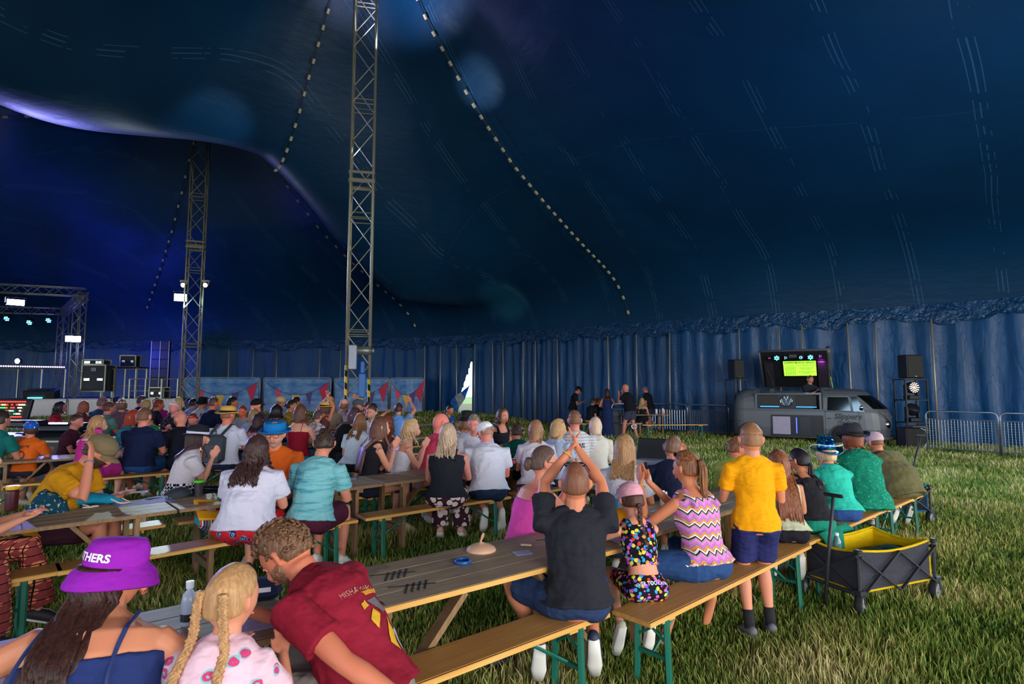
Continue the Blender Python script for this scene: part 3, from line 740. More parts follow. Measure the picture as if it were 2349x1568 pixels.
    for i in (0, 1):
        hp_, kn, an, fd = L[i]; m.ell(hp_ - V(0,.03 if pose == 'sit' else 0,0), (.100*s*(.5+.5*w),)*3, n=14, m=10); k_ = (.5+.5*w)*(1.08 if bk in ('leggings','bike') else 1.22)
        if fr_:
            if fr_ < 1: m.tube([hp_ - V(0,.03,0), hp_.lerp(kn, .3), hp_.lerp(kn, fr_)], [.090*s*k_, .086*s*k_, (.082 if bk == 'shorts' else .068)*s*k_], 14, round_ends=False)
            else:
                e = kn.lerp(an, .93 if bk != 'capri' else .6); wd = {'wide': .105, 'trousers': .058, 'leggings': .036, 'capri': .055}[bk]
                m.tube([hp_ - V(0,.03,0), hp_.lerp(kn, .3), kn, kn.lerp(e, .5), e], [.090*s*k_, .086*s*k_, .064*s*k_, (.062*s*k_+wd*s)/2, wd*s], 14)
        elif bk in ('skirt', 'skirtlow'):
            m.tube([hp_ - V(0,.03,0), hp_.lerp(kn, .4), hp_.lerp(kn, .85)], [.10*s*w, .105*s*w, .10*s*w], 14)
    if bk in ('skirt', 'skirtlow'):
        a = (L[0][0]+L[1][0])/2; b = (L[0][1]+L[1][1])/2
        if pose == 'sit': m.tube([a, a.lerp(b, .85)], [(.17*s, .09*s)]*2, 16, ref=rgt)
        else: m.tube([H, V(0,0,.45*s), V(0,.0,.12)], [(.16*s,.13*s), (.20*s,.17*s), (.26*s,.22*s)], 18, ref=rgt)
    bo2 = remesh(m.build('bottoms', bm_, th), cv, 2)
    if near or d < 9:
        dm = bo2.modifiers.new('d', 'DISPLACE'); dm.texture = WRTEX; dm.strength = .015; dm.mid_level = .45; dm.texture_coords = 'LOCAL'
    # shoes
    if shoes and (mid or pose == 'stand'):
        for i in (0, 1):
            hp_, kn, an, fd = L[i]; m = MB(); u = V(0,0,1)
            m.tube([an - fd*.05*s - V(0,0,.038), an + fd*.05*s - V(0,0,.034), an + fd*.13*s - V(0,0,.044), an + fd*.19*s - V(0,0,.052)], [(.038*s,.044*s), (.043*s,.044*s), (.049*s,.032*s), (.042*s,.022*s)], 12, ref=rgt, round_ends=True)
            o = m.build('shoe', plain(shoes, .6), th, smooth=True)
            if near:
                m = MB(); n_ = rgt.cross(fd).normalized(); n_ = -n_ if n_.z > 0 and an.z < .12 else n_
                if n_.z > 0: n_ = -n_
                b_ = V(0,0,-.026*s) if an.z < .12 else n_*.03*s
                m.tube([an - fd*.062*s - V(0,0,.042)+b_, an + fd*.05*s - V(0,0,.040)+b_, an + fd*.13*s - V(0,0,.045)+b_*.8, an + fd*.205*s - V(0,0,.052)+b_*.6], [(.034*s,.012), (.040*s,.012), (.047*s,.012), (.030*s,.010)], 12, ref=rgt)
                m.build('sole', plain('ece8df', .6), o, smooth=True)
    # ---------- hair
    hk = hair[0]; hm = hairmat(*(hair[1:3] if len(hair) > 1 else ('3a2a20',)))
    def cap(thick, hl=.052, side_=-.005, back=-.065, jag=.006, mat=None, name='hair', sc=1.0):
        def fn(th_, ph):
            p = headsurf(th_, ph); fy = p.y
            lim = np.interp(fy, [-.09, -.03, .0, .02, .05, .09], [back, back*.8, side_, side_+.02, hl, hl+.006])
            lim += .014*(1-min(1,abs(p.x)/.045))*(p.y > .04) if hl > .05 else 0
            k = sstep(lim - .006, lim + .018, p.z)
            if hat: k *= .35 if p.z > .03 else 1
            nz = mnoise.noise(p*38 + V(NP_[0], 0, 0)) * jag
            q = p * (1 + (k*(thick + nz) - (1-k)*.010) / p.length)
            if p.z < -.02: q.x *= 1 + .12*k
            return HP(q)
        m = MB(); m.rings(sphere_rings(fn, 40, 30)); return m.build(name, mat or hm, th, smooth=True)
    def spine_back(z):
        zs = [(tr(t_).z, tr(t_)) for t_ in (-.1, 0, .19, .38, .52)]
        for k in range(len(zs)-1):
            if zs[k][0] <= z <= zs[k+1][0]:
                f = (z - zs[k][0]) / max(1e-4, zs[k+1][0]-zs[k][0]); p = zs[k][1].lerp(zs[k+1][1], f); b = np.interp(-.1+.6*0, [0],[0]); return p
        return zs[-1][1] if z > zs[-1][0] else zs[0][1]
    def drape(length, n, r0, spread=1.0, curl=0.0, a0=None, a1=None, taper=.5, waves=0.0, forward=0):
        hw_ = hair[4] if len(hair) > 4 else 115; ho_ = hair[5] if len(hair) > 5 else 0; a0, a1 = ho_-hw_, ho_+hw_
        m = MB(); hb = Rh @ V(0,-1,0); yaw = math.atan2(hb.x, -hb.y)
        for k in range(n):
            f = (k + .5) / n; az = R(a0 + (a1-a0)*f) ; rr = random.random()
            tha = -PI/2 + az; ph0 = R(30 + 30*rr); ph0 = R(12) if hat else ph0; st = headsurf(tha, ph0)*1.07; mid_ = headsurf(tha, R(-5))*1.12
            p0, p1 = HP(st), HP(mid_); Ln = length*s*(.86 + .2*random.random()); steps = 7 + int(length*10); pts = [HP(headsurf(tha, R(62 if not hat else 16))*1.05), p0, p1]
            out = (p1 - Hc); out.z = 0; out.normalize(); side_ = out.cross(V(0,0,1)); pp = p1.copy(); phs = random.random()*6.3
            for j in range(1, steps + 1):
                z = p1.z - Ln*j/steps; sp = spine_back(z); tgt = pp.copy(); tgt.z = z
                g_ = j/steps
                tgt.x = p1.x*(1) + out.x*.02*g_*spread + (tr(.4).x - Hc.x)*0; 
                tgt.x = Hc.x + (p1.x - Hc.x)*(1 + .25*spread*g_ - .35*(1-spread)*g_)
                tgt.y = Hc.y + (p1.y - Hc.y)*(1.0 + .1*g_)
                if z < Nb.z + .03:
                    bk_ = (.118*w + .026)*s*min(1, .45 + (Nb.z+.03-z)*6); lx = tgt.x - sp.x
                    if abs(lx) < .2*s:
                        if out.y < .35: yb = sp.y - bk_*math.sqrt(max(.15, 1 - (lx/(.24*s))**2)); tgt.y = min(tgt.y, yb)
                        else: yb = sp.y + bk_; tgt.y = max(tgt.y, yb)
                if waves: tgt += (side_*math.cos(phs + j*waves) + out*math.sin(phs + j*waves))*curl
                pts.append(tgt); pp = tgt
            rad = [r0*.5, r0*.9, r0] + [r0*(1 - (1-taper)*j/steps) for j in range(1, steps+1)]; rad[-1] *= .35
            m.tube(pts, [(r*1.25, r*.7) for r in rad], 6)
        return m.build('hair', hm, th, smooth=True)
    nst = 58 if d < 5.6 else (40 if near else 26)
    if hk == 'buzz': cap(.0025, .058, .0, -.05, .0008)
    elif hk == 'short':
        cap(.010, .055, .0, -.06, .005)
        if d < 9:
            m = MB()
            for k in range(150 if near else 70):
                ta = random.random()*2*PI; ph = R(-20 + 105*random.random()**.8); p = headsurf(ta, ph)
                if p.y > .03 and p.z < .062: continue
                if p.z < -.045 or (abs(p.y) < .03 and p.z < .01): continue
                if hat and p.z > .015: continue
                nrm = p.normalized(); fl = V(0, .5 if p.z > .06 else -.2, 1 if p.z > .03 else -.6); fl = (fl - nrm*fl.dot(nrm)).normalized()
                l_ = .018 + .012*max(0, p.z/.1); q = p*1.07
                m.tube([HP(q), HP(q + nrm*.008 + fl*l_*.5), HP(q + nrm*.006 + fl*l_)], [.0065*hs_, .006*hs_, .0015*hs_], 5)
            m.build('hair', hm, th, smooth=True)
    elif hk == 'fade': cap(.0025, .056, .0, -.055, .0008); cap(.012, .060, .045, .03, .006)
    elif hk == 'balding': cap(.004, .075, .0, -.06, .001)
    elif hk == 'curlyshort':
        cap(.013, .055, -.0, -.06, .006); m = MB()
        for k in range(230):
            ta = random.random()*2*PI; ph = R(-25 + 112*random.random()**.85); p = headsurf(ta, ph)
            if p.y > .035 and p.z < .058: continue
            if p.z < -.05 or (p.y > -.035 and p.z < .012): continue
            if hat and p.z > .015: continue
            nrm = p.normalized(); u = nrm.orthogonal().normalized(); v = nrm.cross(u); ph_ = random.random()*6
            m.tube([HP(p*1.06 + nrm*.004*j + (u*math.cos(ph_+j*1.3) + v*math.sin(ph_+j*1.3))*.009) for j in range(6)], [.006*hs_]*5 + [.002], 5)
        m.build('hair', hm, th, smooth=True)
    elif hk == 'bald': pass
    elif hk == 'long': cap(.012, .066, -.02, -.10, .002); drape(hair[3] if len(hair) > 3 else .32, nst, .0165*s, .85)
    elif hk == 'bob': cap(.014, .066, -.03, -.10, .002); drape(hair[3] if len(hair) > 3 else .10, nst, .0145*s, .2, taper=.9)
    elif hk == 'wavy': cap(.014, .066, -.02, -.10, .005); drape(hair[3] if len(hair) > 3 else .30, nst, .014*s, .7, curl=.010, waves=1.1)
    elif hk == 'curly': cap(.022, .062, -.03, -.10, .010); drape(hair[3] if len(hair) > 3 else .30, int(nst*1.3), .0125*s, .9, curl=.017, waves=1.7, taper=.6)
    elif hk in ('pony', 'lowpony', 'bun', 'braid', 'braids'):
        cap(.011 if hk != 'braids' else .009, .058, -.0, -.062, .002)
        if hk == 'bun': m = MB(); m.ell(HP((0,-.115,.0)), (.035,.03,.035)); m.build('hair_bun', hm, th, smooth=True)
        else:
            roots = {'pony': [(0,-.115,.055)], 'lowpony': [(0,-.100,-.03)], 'braid': [(0,-.100,-.035)], 'braids': [(-.050,-.088,.035), (.050,-.088,.035)]}[hk]
            for rt in roots:
                m = MB(); Ln = (hair[3] if len(hair) > 3 else .28)*s; p0 = HP(rt); N_ = 16; pts = []
                for j in range(N_+1):
                    g_ = j/N_; z = p0.z + .0 - Ln*g_; sp = spine_back(z); x_ = p0.x + (rt[0]*.55*g_ if hk == 'braids' else 0); y_ = p0.y - (.03*math.sin(min(1, g_*3)*PI/2) if hk == 'pony' else (.006 + .012*math.sin(min(1,g_*4)*PI/2)))
                    if z < Nb.z + .03: y_ = min(y_, sp.y - (.118*w+.012)*s*min(1, .45 + (Nb.z+.03-z)*6))
                    pts.append(V(x_, y_, z))
                if hk in ('braid', 'braids'):
                    for c_ in range(3):
                        m.tube([p + V(math.cos(j*1.05 + c_*2.094)*.013*s, math.sin(j*2.1 + c_*2.094)*.006*s, 0) for j, p in enumerate([pts[0].lerp(pts[0],0)] + [pts[int(k/3)].lerp(pts[min(N_, int(k/3)+1)], (k%3)/3) for k in range(3*N_)])], .0105*s, 6)
                    m.tube([pts[-1], pts[-1] - V(0,0,.03*s), pts[-1] - V(0,0,.07*s)], [.010*s, .014*s, .003*s], 8)
                    m.build('hair_braid', hm, th, smooth=True)
                else:
                    for c_ in range(22):
                        a_ = random.random()*6.28; r_ = .018*math.sqrt(random.random())*s
                        m.tube([p + V(math.cos(a_), math.sin(a_)*.6, 0)*r_*(.5+1.3*math.sin(PI*min(1,(j/N_)*.8+.1))) for j, p in enumerate(pts)], [.008*s]*(N_-1) + [.006*s, .002*s], 5)
                    m.build('ponytail', hm, th, smooth=True)
                m = MB(); m.tube([pts[0], pts[1]] if hk not in ('braid','braids') else [pts[-1], pts[-1]-V(0,0,.014*s)], .017*s, 8); m.build('hair_tie', plain('2a2230'), th, smooth=True)
    # ---------- face
    if face or (near and d < 12):
        if face:
            for q in (-1, 1):
                m = MB(); m.ell(HP((q*.030,.0720,.003)), (.0118*hs_,)*3, Rh, 14, 10); e = m.build('eye', EYEW, th, smooth=True)
                m = MB(); m.ell(HP((q*.030,.0795,.003)), (.0058*hs_,.0048*hs_,.0058*hs_), Rh, 10, 8); m.build('iris', EYED, e, smooth=True)
                m = MB(); m.tube([HP((q*.030-.015,.0800,.007)), HP((q*.030,.0868,.0125)), HP((q*.030+.015,.0800,.007))], [.0035,.0052,.0035], 6); m.build('eyelid', skin(tone), e, smooth=True)
                m = MB(); m.tube([HP((q*.014,.0935,.026)), HP((q*.030,.092,.031)), HP((q*.050,.078,.024))], [.0022, .0034, .0018], 6); m.build('eyebrow', hm, th, smooth=True)
            m = MB(); m.tube([HP((-.024,.0915,-.061)), HP((-.008,.1015,-.057)), HP((.008,.1015,-.057)), HP((.024,.0915,-.061))], [.0025,.006,.006,.0025], 8); m.build('lips', LIPS, th, smooth=True)
    if beard:
        bmx = hairmat(*beard if isinstance(beard, tuple) else (beard,))
        def fb(th_, ph):
            p = headsurf(th_, ph); k = sstep(-.030, -.048, p.z + abs(p.x)*-.35)*sstep(-.015, .01, p.y); mo = math.exp(-((p.z+.060)/.008)**2)*math.exp(-(p.x/.018)**2)
            return HP(p*(1 + (k*(.009 + mnoise.noise(p*60)*.003)*(1-mo*1.6) - (1-k)*.012)/p.length))
        m = MB(); m.rings(sphere_rings(fb, 36, 28)); m.build('beard', bmx, th, smooth=True)
    if glasses:
        gm = plain(glasses[1], .3); m = MB(); up_ = glasses[0] == 'head'
        zc, yc = ((.098, .055) if up_ else (.006, .102))
        for q in (-1, 1):
            c_ = V(q*.032, yc, zc); pts = [HP(c_ + V(math.cos(a)*.024, (-(abs(math.cos(a)*q+1))*.002), math.sin(a)*(.018 if not up_ else .014) )) for a in [2*PI*k/12 for k in range(13)]]
            m.tube(pts, .0026, 5); m.tube([HP((q*.056,yc-.003,zc+.006)), HP((q*.080,.0 if not up_ else .0,.014 if not up_ else .07))], .0024, 5)
        m.tube([HP((-.010,yc+.002,zc+.004)), HP((.010,yc+.002,zc+.004))], .0024, 5); go = m.build('glasses' if glasses[0] != 'head' else 'sunglasses', gm, th)
        if glasses[0] in ('sun', 'head'):
            m = MB()
            for q in (-1, 1): m.ell(HP(V(q*.032, yc-.002, zc)), (.023, .003, .017 if not up_ else .013), Rh, 12, 6)
            m.build('lens', GLASSD, go, smooth=True)
    # ---------- hats
    if hat:
        kind, hc = hat[0], hat[1]; hmat = hc if isinstance(hc, bpy.types.Material) else cloth(hc); tilt = hat[2] if len(hat) > 2 and not isinstance(hat[2], str) else 0
        Rt = Rh @ Matrix.Rotation(R(tilt), 3, 'X')
        hsc = hat[4] if len(hat) > 4 else 1.0
        def HT(v): return HP((0,-.003,.022 if 'cap' in kind else .034)) + Rt @ (Vector((v[0]*hsc,v[1]*hsc,v[2]))*hs_)
        m = MB()
        def ringsz(prof, n=32):
            return [[HT((rx*math.cos(2*PI*i/n), ry*math.sin(2*PI*i/n), z + (wz*math.cos(4*PI*i/n) if wz else 0))) for i in range(n)] for rx, ry, z, wz in prof]
        if kind in ('cap', 'capback', 'kidcap'):
            m.rings(ringsz([(.070,.088,-.01,0), (.0835,.1035,.0,0), (.085,.106,.03,0), (.078,.098,.06,0), (.060,.076,.085,0), (.032,.04,.100,0), (.006,.008,.104,0)]))
            ho = m.build('hat', hmat, th, smooth=True)
            m = MB(); sg = 1 if kind != 'capback' else -1; rows = []
            for k in range(6):
                t_ = k/5; rows.append([HT(((.068-.012*t_**2)*math.cos(a), sg*(.085 + (.075*t_)*math.sin(a)**.6 if math.sin(a) > 0 else .085*1), .004 - .022*t_*t_ - .02*abs(math.cos(a))**2)) for a in [PI*(.03+.94*j/14) for j in range(15)]])
            rows = []
            for k in range(6):
                t_ = k/5; rows.append([HT((.070*math.cos(a)*(1-.1*t_), sg*(.090*math.sin(a) + .075*t_*math.sin(a)**.7), .004 - .016*t_ - .016*t_*abs(math.cos(a)))) for a in [PI*(.02+.96*j/14) for j in range(15)]])
            m.rings(rows, cap=False, closed=False); m.rings([[p - V(0,0,.004) for p in r] for r in rows], cap=False, closed=False)
            m.build('brim', cloth(hat[3]) if len(hat) > 3 and hat[3] else hmat, ho, smooth=True)
            m = MB(); m.ell(HT((0,0,.105)), (.008,.008,.005)); m.build('button', hmat, ho)
            if kind == 'capback':
                m = MB(); m.ell(HT((0,.0,0)) + Rt @ V(0,-.0,0), (.001,.001,.001)); 
                m2 = MB(); m2.tube([HT((.045*math.cos(a), -.103+.006*math.sin(a), .018 + .030*math.sin(a))) for a in [PI*k/8 for k in range(9)]], .004, 6); m2.build('strap', hmat, ho)
        else:
            P_ = {'bucket': ([(.080,.098,-.012,0), (.086,.104,.0,0), (.083,.101,.05,0), (.070,.086,.078,0), (.02,.025,.086,0)], [(.085,.103,.004,0), (.115,.135,-.022,.0), (.132,.152,-.055,.006)]),
                  'fedora': ([(.080,.098,-.012,0), (.086,.105,.0,0), (.084,.102,.05,0), (.068,.090,.088,.004), (.045,.068,.092,.006), (.02,.04,.078,0)], [(.085,.103,.0,0), (.104,.124,-.006,.006), (.114,.136,.0,.010)]),
                  'straw': ([(.080,.098,-.012,0), (.086,.105,.0,0), (.084,.102,.045,0), (.074,.09,.082,.004), (.05,.065,.086,.004), (.02,.03,.076,0)], [(.085,.103,.0,0), (.12,.14,-.008,.006), (.142,.165,.002,.010)]),
                  'porkpie': ([(.082,.100,-.012,0), (.092,.111,.0,0), (.094,.113,.07,0), (.088,.106,.083,0), (.07,.085,.076,0), (.02,.025,.074,0)], [(.090,.109,.002,0), (.120,.142,-.004,.0), (.135,.158,.008,0), (.136,.159,.012,0)]),
                  'cowboy': ([(.082,.100,-.012,0), (.088,.107,.0,0), (.082,.102,.06,0), (.062,.092,.108,.006), (.035,.07,.112,.012), (.01,.03,.095,0)], [(.087,.105,.0,0), (.120,.136,-.008,.010), (.146,.164,.004,.026), (.149,.167,.008,.028)]),
                  'pompon': ([(.082,.100,-.02,0), (.088,.107,.0,0), (.084,.10,.05,0), (.05,.06,.09,0), (.01,.01,.10,0)], [(.082,.10,-.02,0), (.088,.107,-.01,0)])}[kind]
            m.rings(ringsz(P_[0])); ho = m.build('hat', hmat, th, smooth=True)
            m = MB(); rr_ = ringsz(P_[1], 40); rr2 = [[p + Rt @ V(0,0,-.006) for p in r] for r in rr_]
            m.rings(rr_ + rr2[::-1] + [rr_[0]], cap=False); m.build('brim', hmat if kind != 'cowboy' or not len(hat) > 3 else hmat, ho, smooth=True)
            if len(hat) > 3 and hat[3] and kind != 'bucket':
                m = MB(); m.rings(ringsz([(.084,.103,.0,0), (.090,.109,.002,0), (.089,.108,.026,0), (.083,.102,.028,0)])); m.build('hat_band', cloth(hat[3]), ho, smooth=True)
        th['_h'] = 0; del th['_h']
    EX = dict(th=th, HP=HP, J=J, L=L, tr=tr, H=H, Nb=Nb, Hc=Hc, Rh=Rh, s=s, w=w, Ch=Ch, rgt=rgt, body=bo)
    for e in extra: e(EX)
    return EX
WRTEX = bpy.data.textures.new('folds', 'CLOUDS'); WRTEX.noise_scale = .09; WRTEX.noise_depth = 2
EYEW = plain('e9e2dc', .25); EYED = plain('2c2018', .2); LIPS = plain('a85a50', .5); GLASSD = plain('0d0d12', .12)
def bracelet(i, col, r=.032, k=.93):
    def f(E):
        sh, el, wr, d = E['J'][i]; a = el.lerp(wr, k); m = MB(); dd = (wr-el).normalized(); u = dd.orthogonal().normalized(); v = dd.cross(u)
        m.tube([a + (u*math.cos(q) + v*math.sin(q))*r*E['s'] for q in [2*PI*j/14 for j in range(15)]], .0045, 6); m.build('bracelet', plain(col, .4), E['th'])
    return f
def back_text(body, size, col, t_, off=0, surf='top', dy=-.3, sx=1, rows=None, bold=.0, tilt=0):
    """lettering pressed on to the back of the shirt"""
    def f(E):
        dy = -(.135*E['w'] + .02)*E['s']; p = E['tr'](t_); a = E['tr'](t_-.05); b = E['tr'](t_+.05); upv = (b-a).normalized(); M_ = frame(p + V(off, dy, 0), V(1,0,math.sin(R(tilt))), upv)
        o = text(body, size, plain(col, .6), 'lettering', E['th'], M_, depth=0.0, sx=sx, sub=.03, bold=bold)
        tgt = [c for c in E['th'].children if c.name.split('.')[0] == surf][0]
        md = o.modifiers.new('w', 'SHRINKWRAP'); md.target = tgt; md.wrap_method = 'NEAREST_SURFACEPOINT'; md.offset = .004; md.wrap_mode = 'ABOVE_SURFACE'
    return f
# ================================================================ tables and benches
TABW = wood('87725d', 'b59d80', (1.0, 13, 13), .6, 'weathered_planks', .35); LEGW = wood('6d5238', '9c7850', (12, 12, 1.0), .6, 'table_legs')
BENW = wood('ac7638', 'c99452', (.9, 15, 15), .5, 'varnished_pine', .0); EDGEW = wood('d89a48', 'ecbb6c', (.8, 20, 20), .4, 'pine_edge')
INK = plain('1d1610', .8)
def table(a, ang, label, L=1.83, W=.6, H=.72, tally=False, z0=0, braces=True):
    """a = front-left corner on the floor plan"""
    th = thing('trestle_table', label, 'table', (a[0], a[1], z0), R(ang), 'wooden trestle tables'); T = .028
    m = MB(); n = 4
    for k in range(n):
        w = W/n; m.box((L/2, w*(k+.5), H-T/2), (L, w-.004, T), bev=.003)
    m.build('tabletop', TABW, th)
    m = MB(); m.box((L/2, -.003, H-T/2), (L, .008, T*.9)); m.build('front_edge', EDGEW if tally else LEGW, th)
    for x in (.24, L-.24):
        m = MB(); m.box((x, W/2, H-T-.02), (.07, W*.94, .035)); m.build('cross_rail', LEGW, th)
        for y in (.07, W-.07):
            m = MB(); m.box((x + (.02 if x < 1 else -.02), y, (H-T)/2-.01), (.038, .07, H-T), bev=.003); m.build('leg', LEGW, th)
        m = MB(); m.box((x + (.02 if x < 1 else -.02), W/2, .2), (.03, W*.72, .06)); m.build('stretcher', LEGW, th)
        s_ = 1 if x < 1 else -1
        m = MB(); m.bar((x + s_*.04, W*.5 if not tally else .09, .22), (x + s_*.44, W*.5 if not tally else .06, H-T-.01), .075, .03) if braces else None
        if braces: m.build('brace', LEGW, th)
    if tally:
        z = H + .0008
        for cx_ in (.40, L-.30):
            for cy_ in (.16, .38):
                m = MB()
                for k in range(4): m.bar((cx_ - .02 + k*.035, cy_ - .06, z), (cx_ + .05 + k*.035, cy_ + .05, z), .010, .002)
                m.bar((cx_ - .05, cy_ + .065, z), (cx_ + .17, cy_ - .02, z), .009, .002); m.build('ink_tally_mark', INK, th)
        text('TEQUILA', .10, INK, 'ink_lettering', th, frame((L-.1, .36, H+.001), (0,-1,0), (1,0,0)), depth=.0004, shear=.3)
        text('TEQUILA', .075, INK, 'ink_lettering', th, frame((.10, .08, H+.001), (1,-.2,0), (.2,1,0)), depth=.0004, shear=.3)
    return th
def bench(a, ang, label, L=2.2, W=.245, H=.47, z0=0):
    th = thing('folding_bench', label, 'bench', (a[0], a[1], z0), R(ang), 'pine benches with green steel legs'); T = .028
    m = MB(); m.box((L/2, W/2+.004, H-T/2), (L, W-.004, T), bev=.006); m.build('seat', BENW, th)
    m = MB(); m.box((L/2, -.001, H-T/2), (L, .012, T*.96), bev=.004); m.build('front_edge', EDGEW, th)
    for x, s_ in ((.20, 1), (L-.20, -1)):
        for y in (.03, W-.03):
            m = MB(); m.tube([(x, y, H-T), (x, y + (-.015 if y < .1 else .015), .005)], [(.024,.016)]*2, 6); m.build('leg', GREENST, th)
        m = MB(); m.box((x, W/2, H-T-.03), (.03, W-.05, .03)); m.tube([(x, .03, .30), (x, W/2, .36), (x, W-.03, .30)], .009, 6); m.build('leg_crossbar', GREENST, th)
        m = MB(); m.tube([(x, W/2, .22), (x + s_*.34, W/2, H-T-.01)], .010, 6); m.box((x, W/2, .22), (.02, W-.06, .02)); m.build('folding_strut', GREENST, th)
        m = MB(); m.box((x + s_*.02, W/2, H-T-.014), (.12, W*.8, .026)); m.build('batten', EDGEW, th)
    return th
def along(p, ang, d): return (p[0] + math.cos(R(ang))*d, p[1] + math.sin(R(ang))*d)
def off(p, ang, d): return (p[0] - math.sin(R(ang))*d, p[1] + math.cos(R(ang))*d)
# row A (nearest)
TA = (-.75, 2.48); aA = 37.5
table(along(TA, aA, -1.95), aA, 'dark trestle table between the purple-hatted woman and the bearded man')
table(TA, aA, 'weathered trestle table with black tally marks, tan dome and blue ring on it', tally=True)
T2 = (.67, 3.66); table(T2, 42, 'trestle table with bottle, can and orange cap, beside the pink-capped girl')
T3 = along(T2, 42, 1.86); table(T3, 41, 'trestle table hidden behind the boy in the orange tee')
bench((-1.17, 1.83), 39.2, 'empty bench in front of the tally-marked table, man in black tee at its end')
bench((.72, 3.07), 42.5, 'bench under the girl in pink cap and woman in zigzag top')
bench((2.36, 4.62), 41, 'bench under the long-haired girl, behind the standing boy', L=1.9)
bench((3.80, 5.85), 41, 'bench behind the yellow wagon under the olive jacket', L=1.25)
B5 = off(TA, aA, .72); bench(along(B5, aA, .2), aA, 'bench on the far side of the tally-marked table')
bench(off(T2, 42, .72), 42, 'bench on the far side of the bottle and can table')
bench(off(T3, 41, .8), 41, 'bench on the far side of the table behind the boy')
bench(off(along(TA, aA, -2.6), aA, -.42), aA, 'bench under the purple-hatted woman at the bottom left')
# row B
TB = (-4.05, 3.42); aB = 42.2
table(TB, aB, 'trestle table with turquoise swim bag and patterned hat at the left edge', L=1.83)
TB2 = along(TB, aB, 1.85); table(TB2, aB, 'trestle table with steel tumbler, in front of the clapping fedora girl')
TB3 = along(TB2, aB, 1.85); table(TB3, 41, 'trestle table between the clapping brunette and the blonde in black')
TB4 = along(TB3, 41, 1.9); table(TB4, 41, 'trestle table beside the group in white tops')
bench((-4.62, 2.42), 43.5, 'bench at the left edge under the patterned trousers')
bench((-3.04, 3.90), 43.2, 'bench under the curly-haired woman and boy in pale blue')
bench((-1.38, 5.45), 38.5, 'bench under the blonde in black and man in backward cap', L=1.75)
bench((.12, 6.62), 41, 'bench under the woman with the brown bob')
B6 = off(TB, aB, .72)
bench(along(B6, aB, -.3), aB, 'bench under the man in the mustard tee'); bench(along(B6, aB, 2.0), aB, 'bench under the man in the blue hat')
bench(along(B6, aB, 4.3), aB, 'bench under the clapping brunette and the blonde'); bench(along(B6, aB, 6.6), aB, 'bench on the far side of the white-topped group')
# row C and beyond
aC = 37.5; BC = (-6.6, 7.05)
WHO = [('under the pink dungarees','behind the boy in orange'),('under the navy tee','in front of the red-haired woman'),('under the backpacker','in front of the dark-haired women'),('under the girl in white tee','under the red camisole')]
for k in range(4):
    b = along(BC, aC, k*2.3); bench(b, aC, 'bench of the third row ' + WHO[k][0]); t_ = off(b, aC, .42); table(t_, aC, 'trestle table of the third row ' + WHO[k][1], W=.6)
    bench(off(t_, aC, .78), aC, 'far-side bench of the third row, ' + WHO[k][1])
BD_ = (-8.6, 10.4)
PL4 = ['nearest the stage','behind the bald man','behind the straw hat','left of the tall mast foot']
for k in range(4):
    b = along(BD_, 34, k*2.35); table(b, 34, 'trestle table of the fourth row, ' + PL4[k]); bench(off(b, 34, -.4), 34, 'near bench of the fourth row, ' + PL4[k])
for k in range(3):
    b = along((-8.6, 13.4), 30, k*2.5); table(b, 30, 'trestle table of the last row, ' + ['left of the banners','below the first banner','below the middle banners'][k])
table((-1.5, 13.6), 8, 'lone trestle table behind the bald man in pink')
# group by the wall
table((X(1413, 19.4), 19.3), 3, 'tall wooden table by the wall, with cans, next to the microphone man', H=.78)
bench((X(1470, 19.0), 18.9), 3, 'bench by the wall next to the seated blonde'); bench((X(1325, 19.6), 19.6), 0, 'bench by the wall under the men in black')
# ================================================================ the crowd
def wearable(name, fn, mat):
    return None
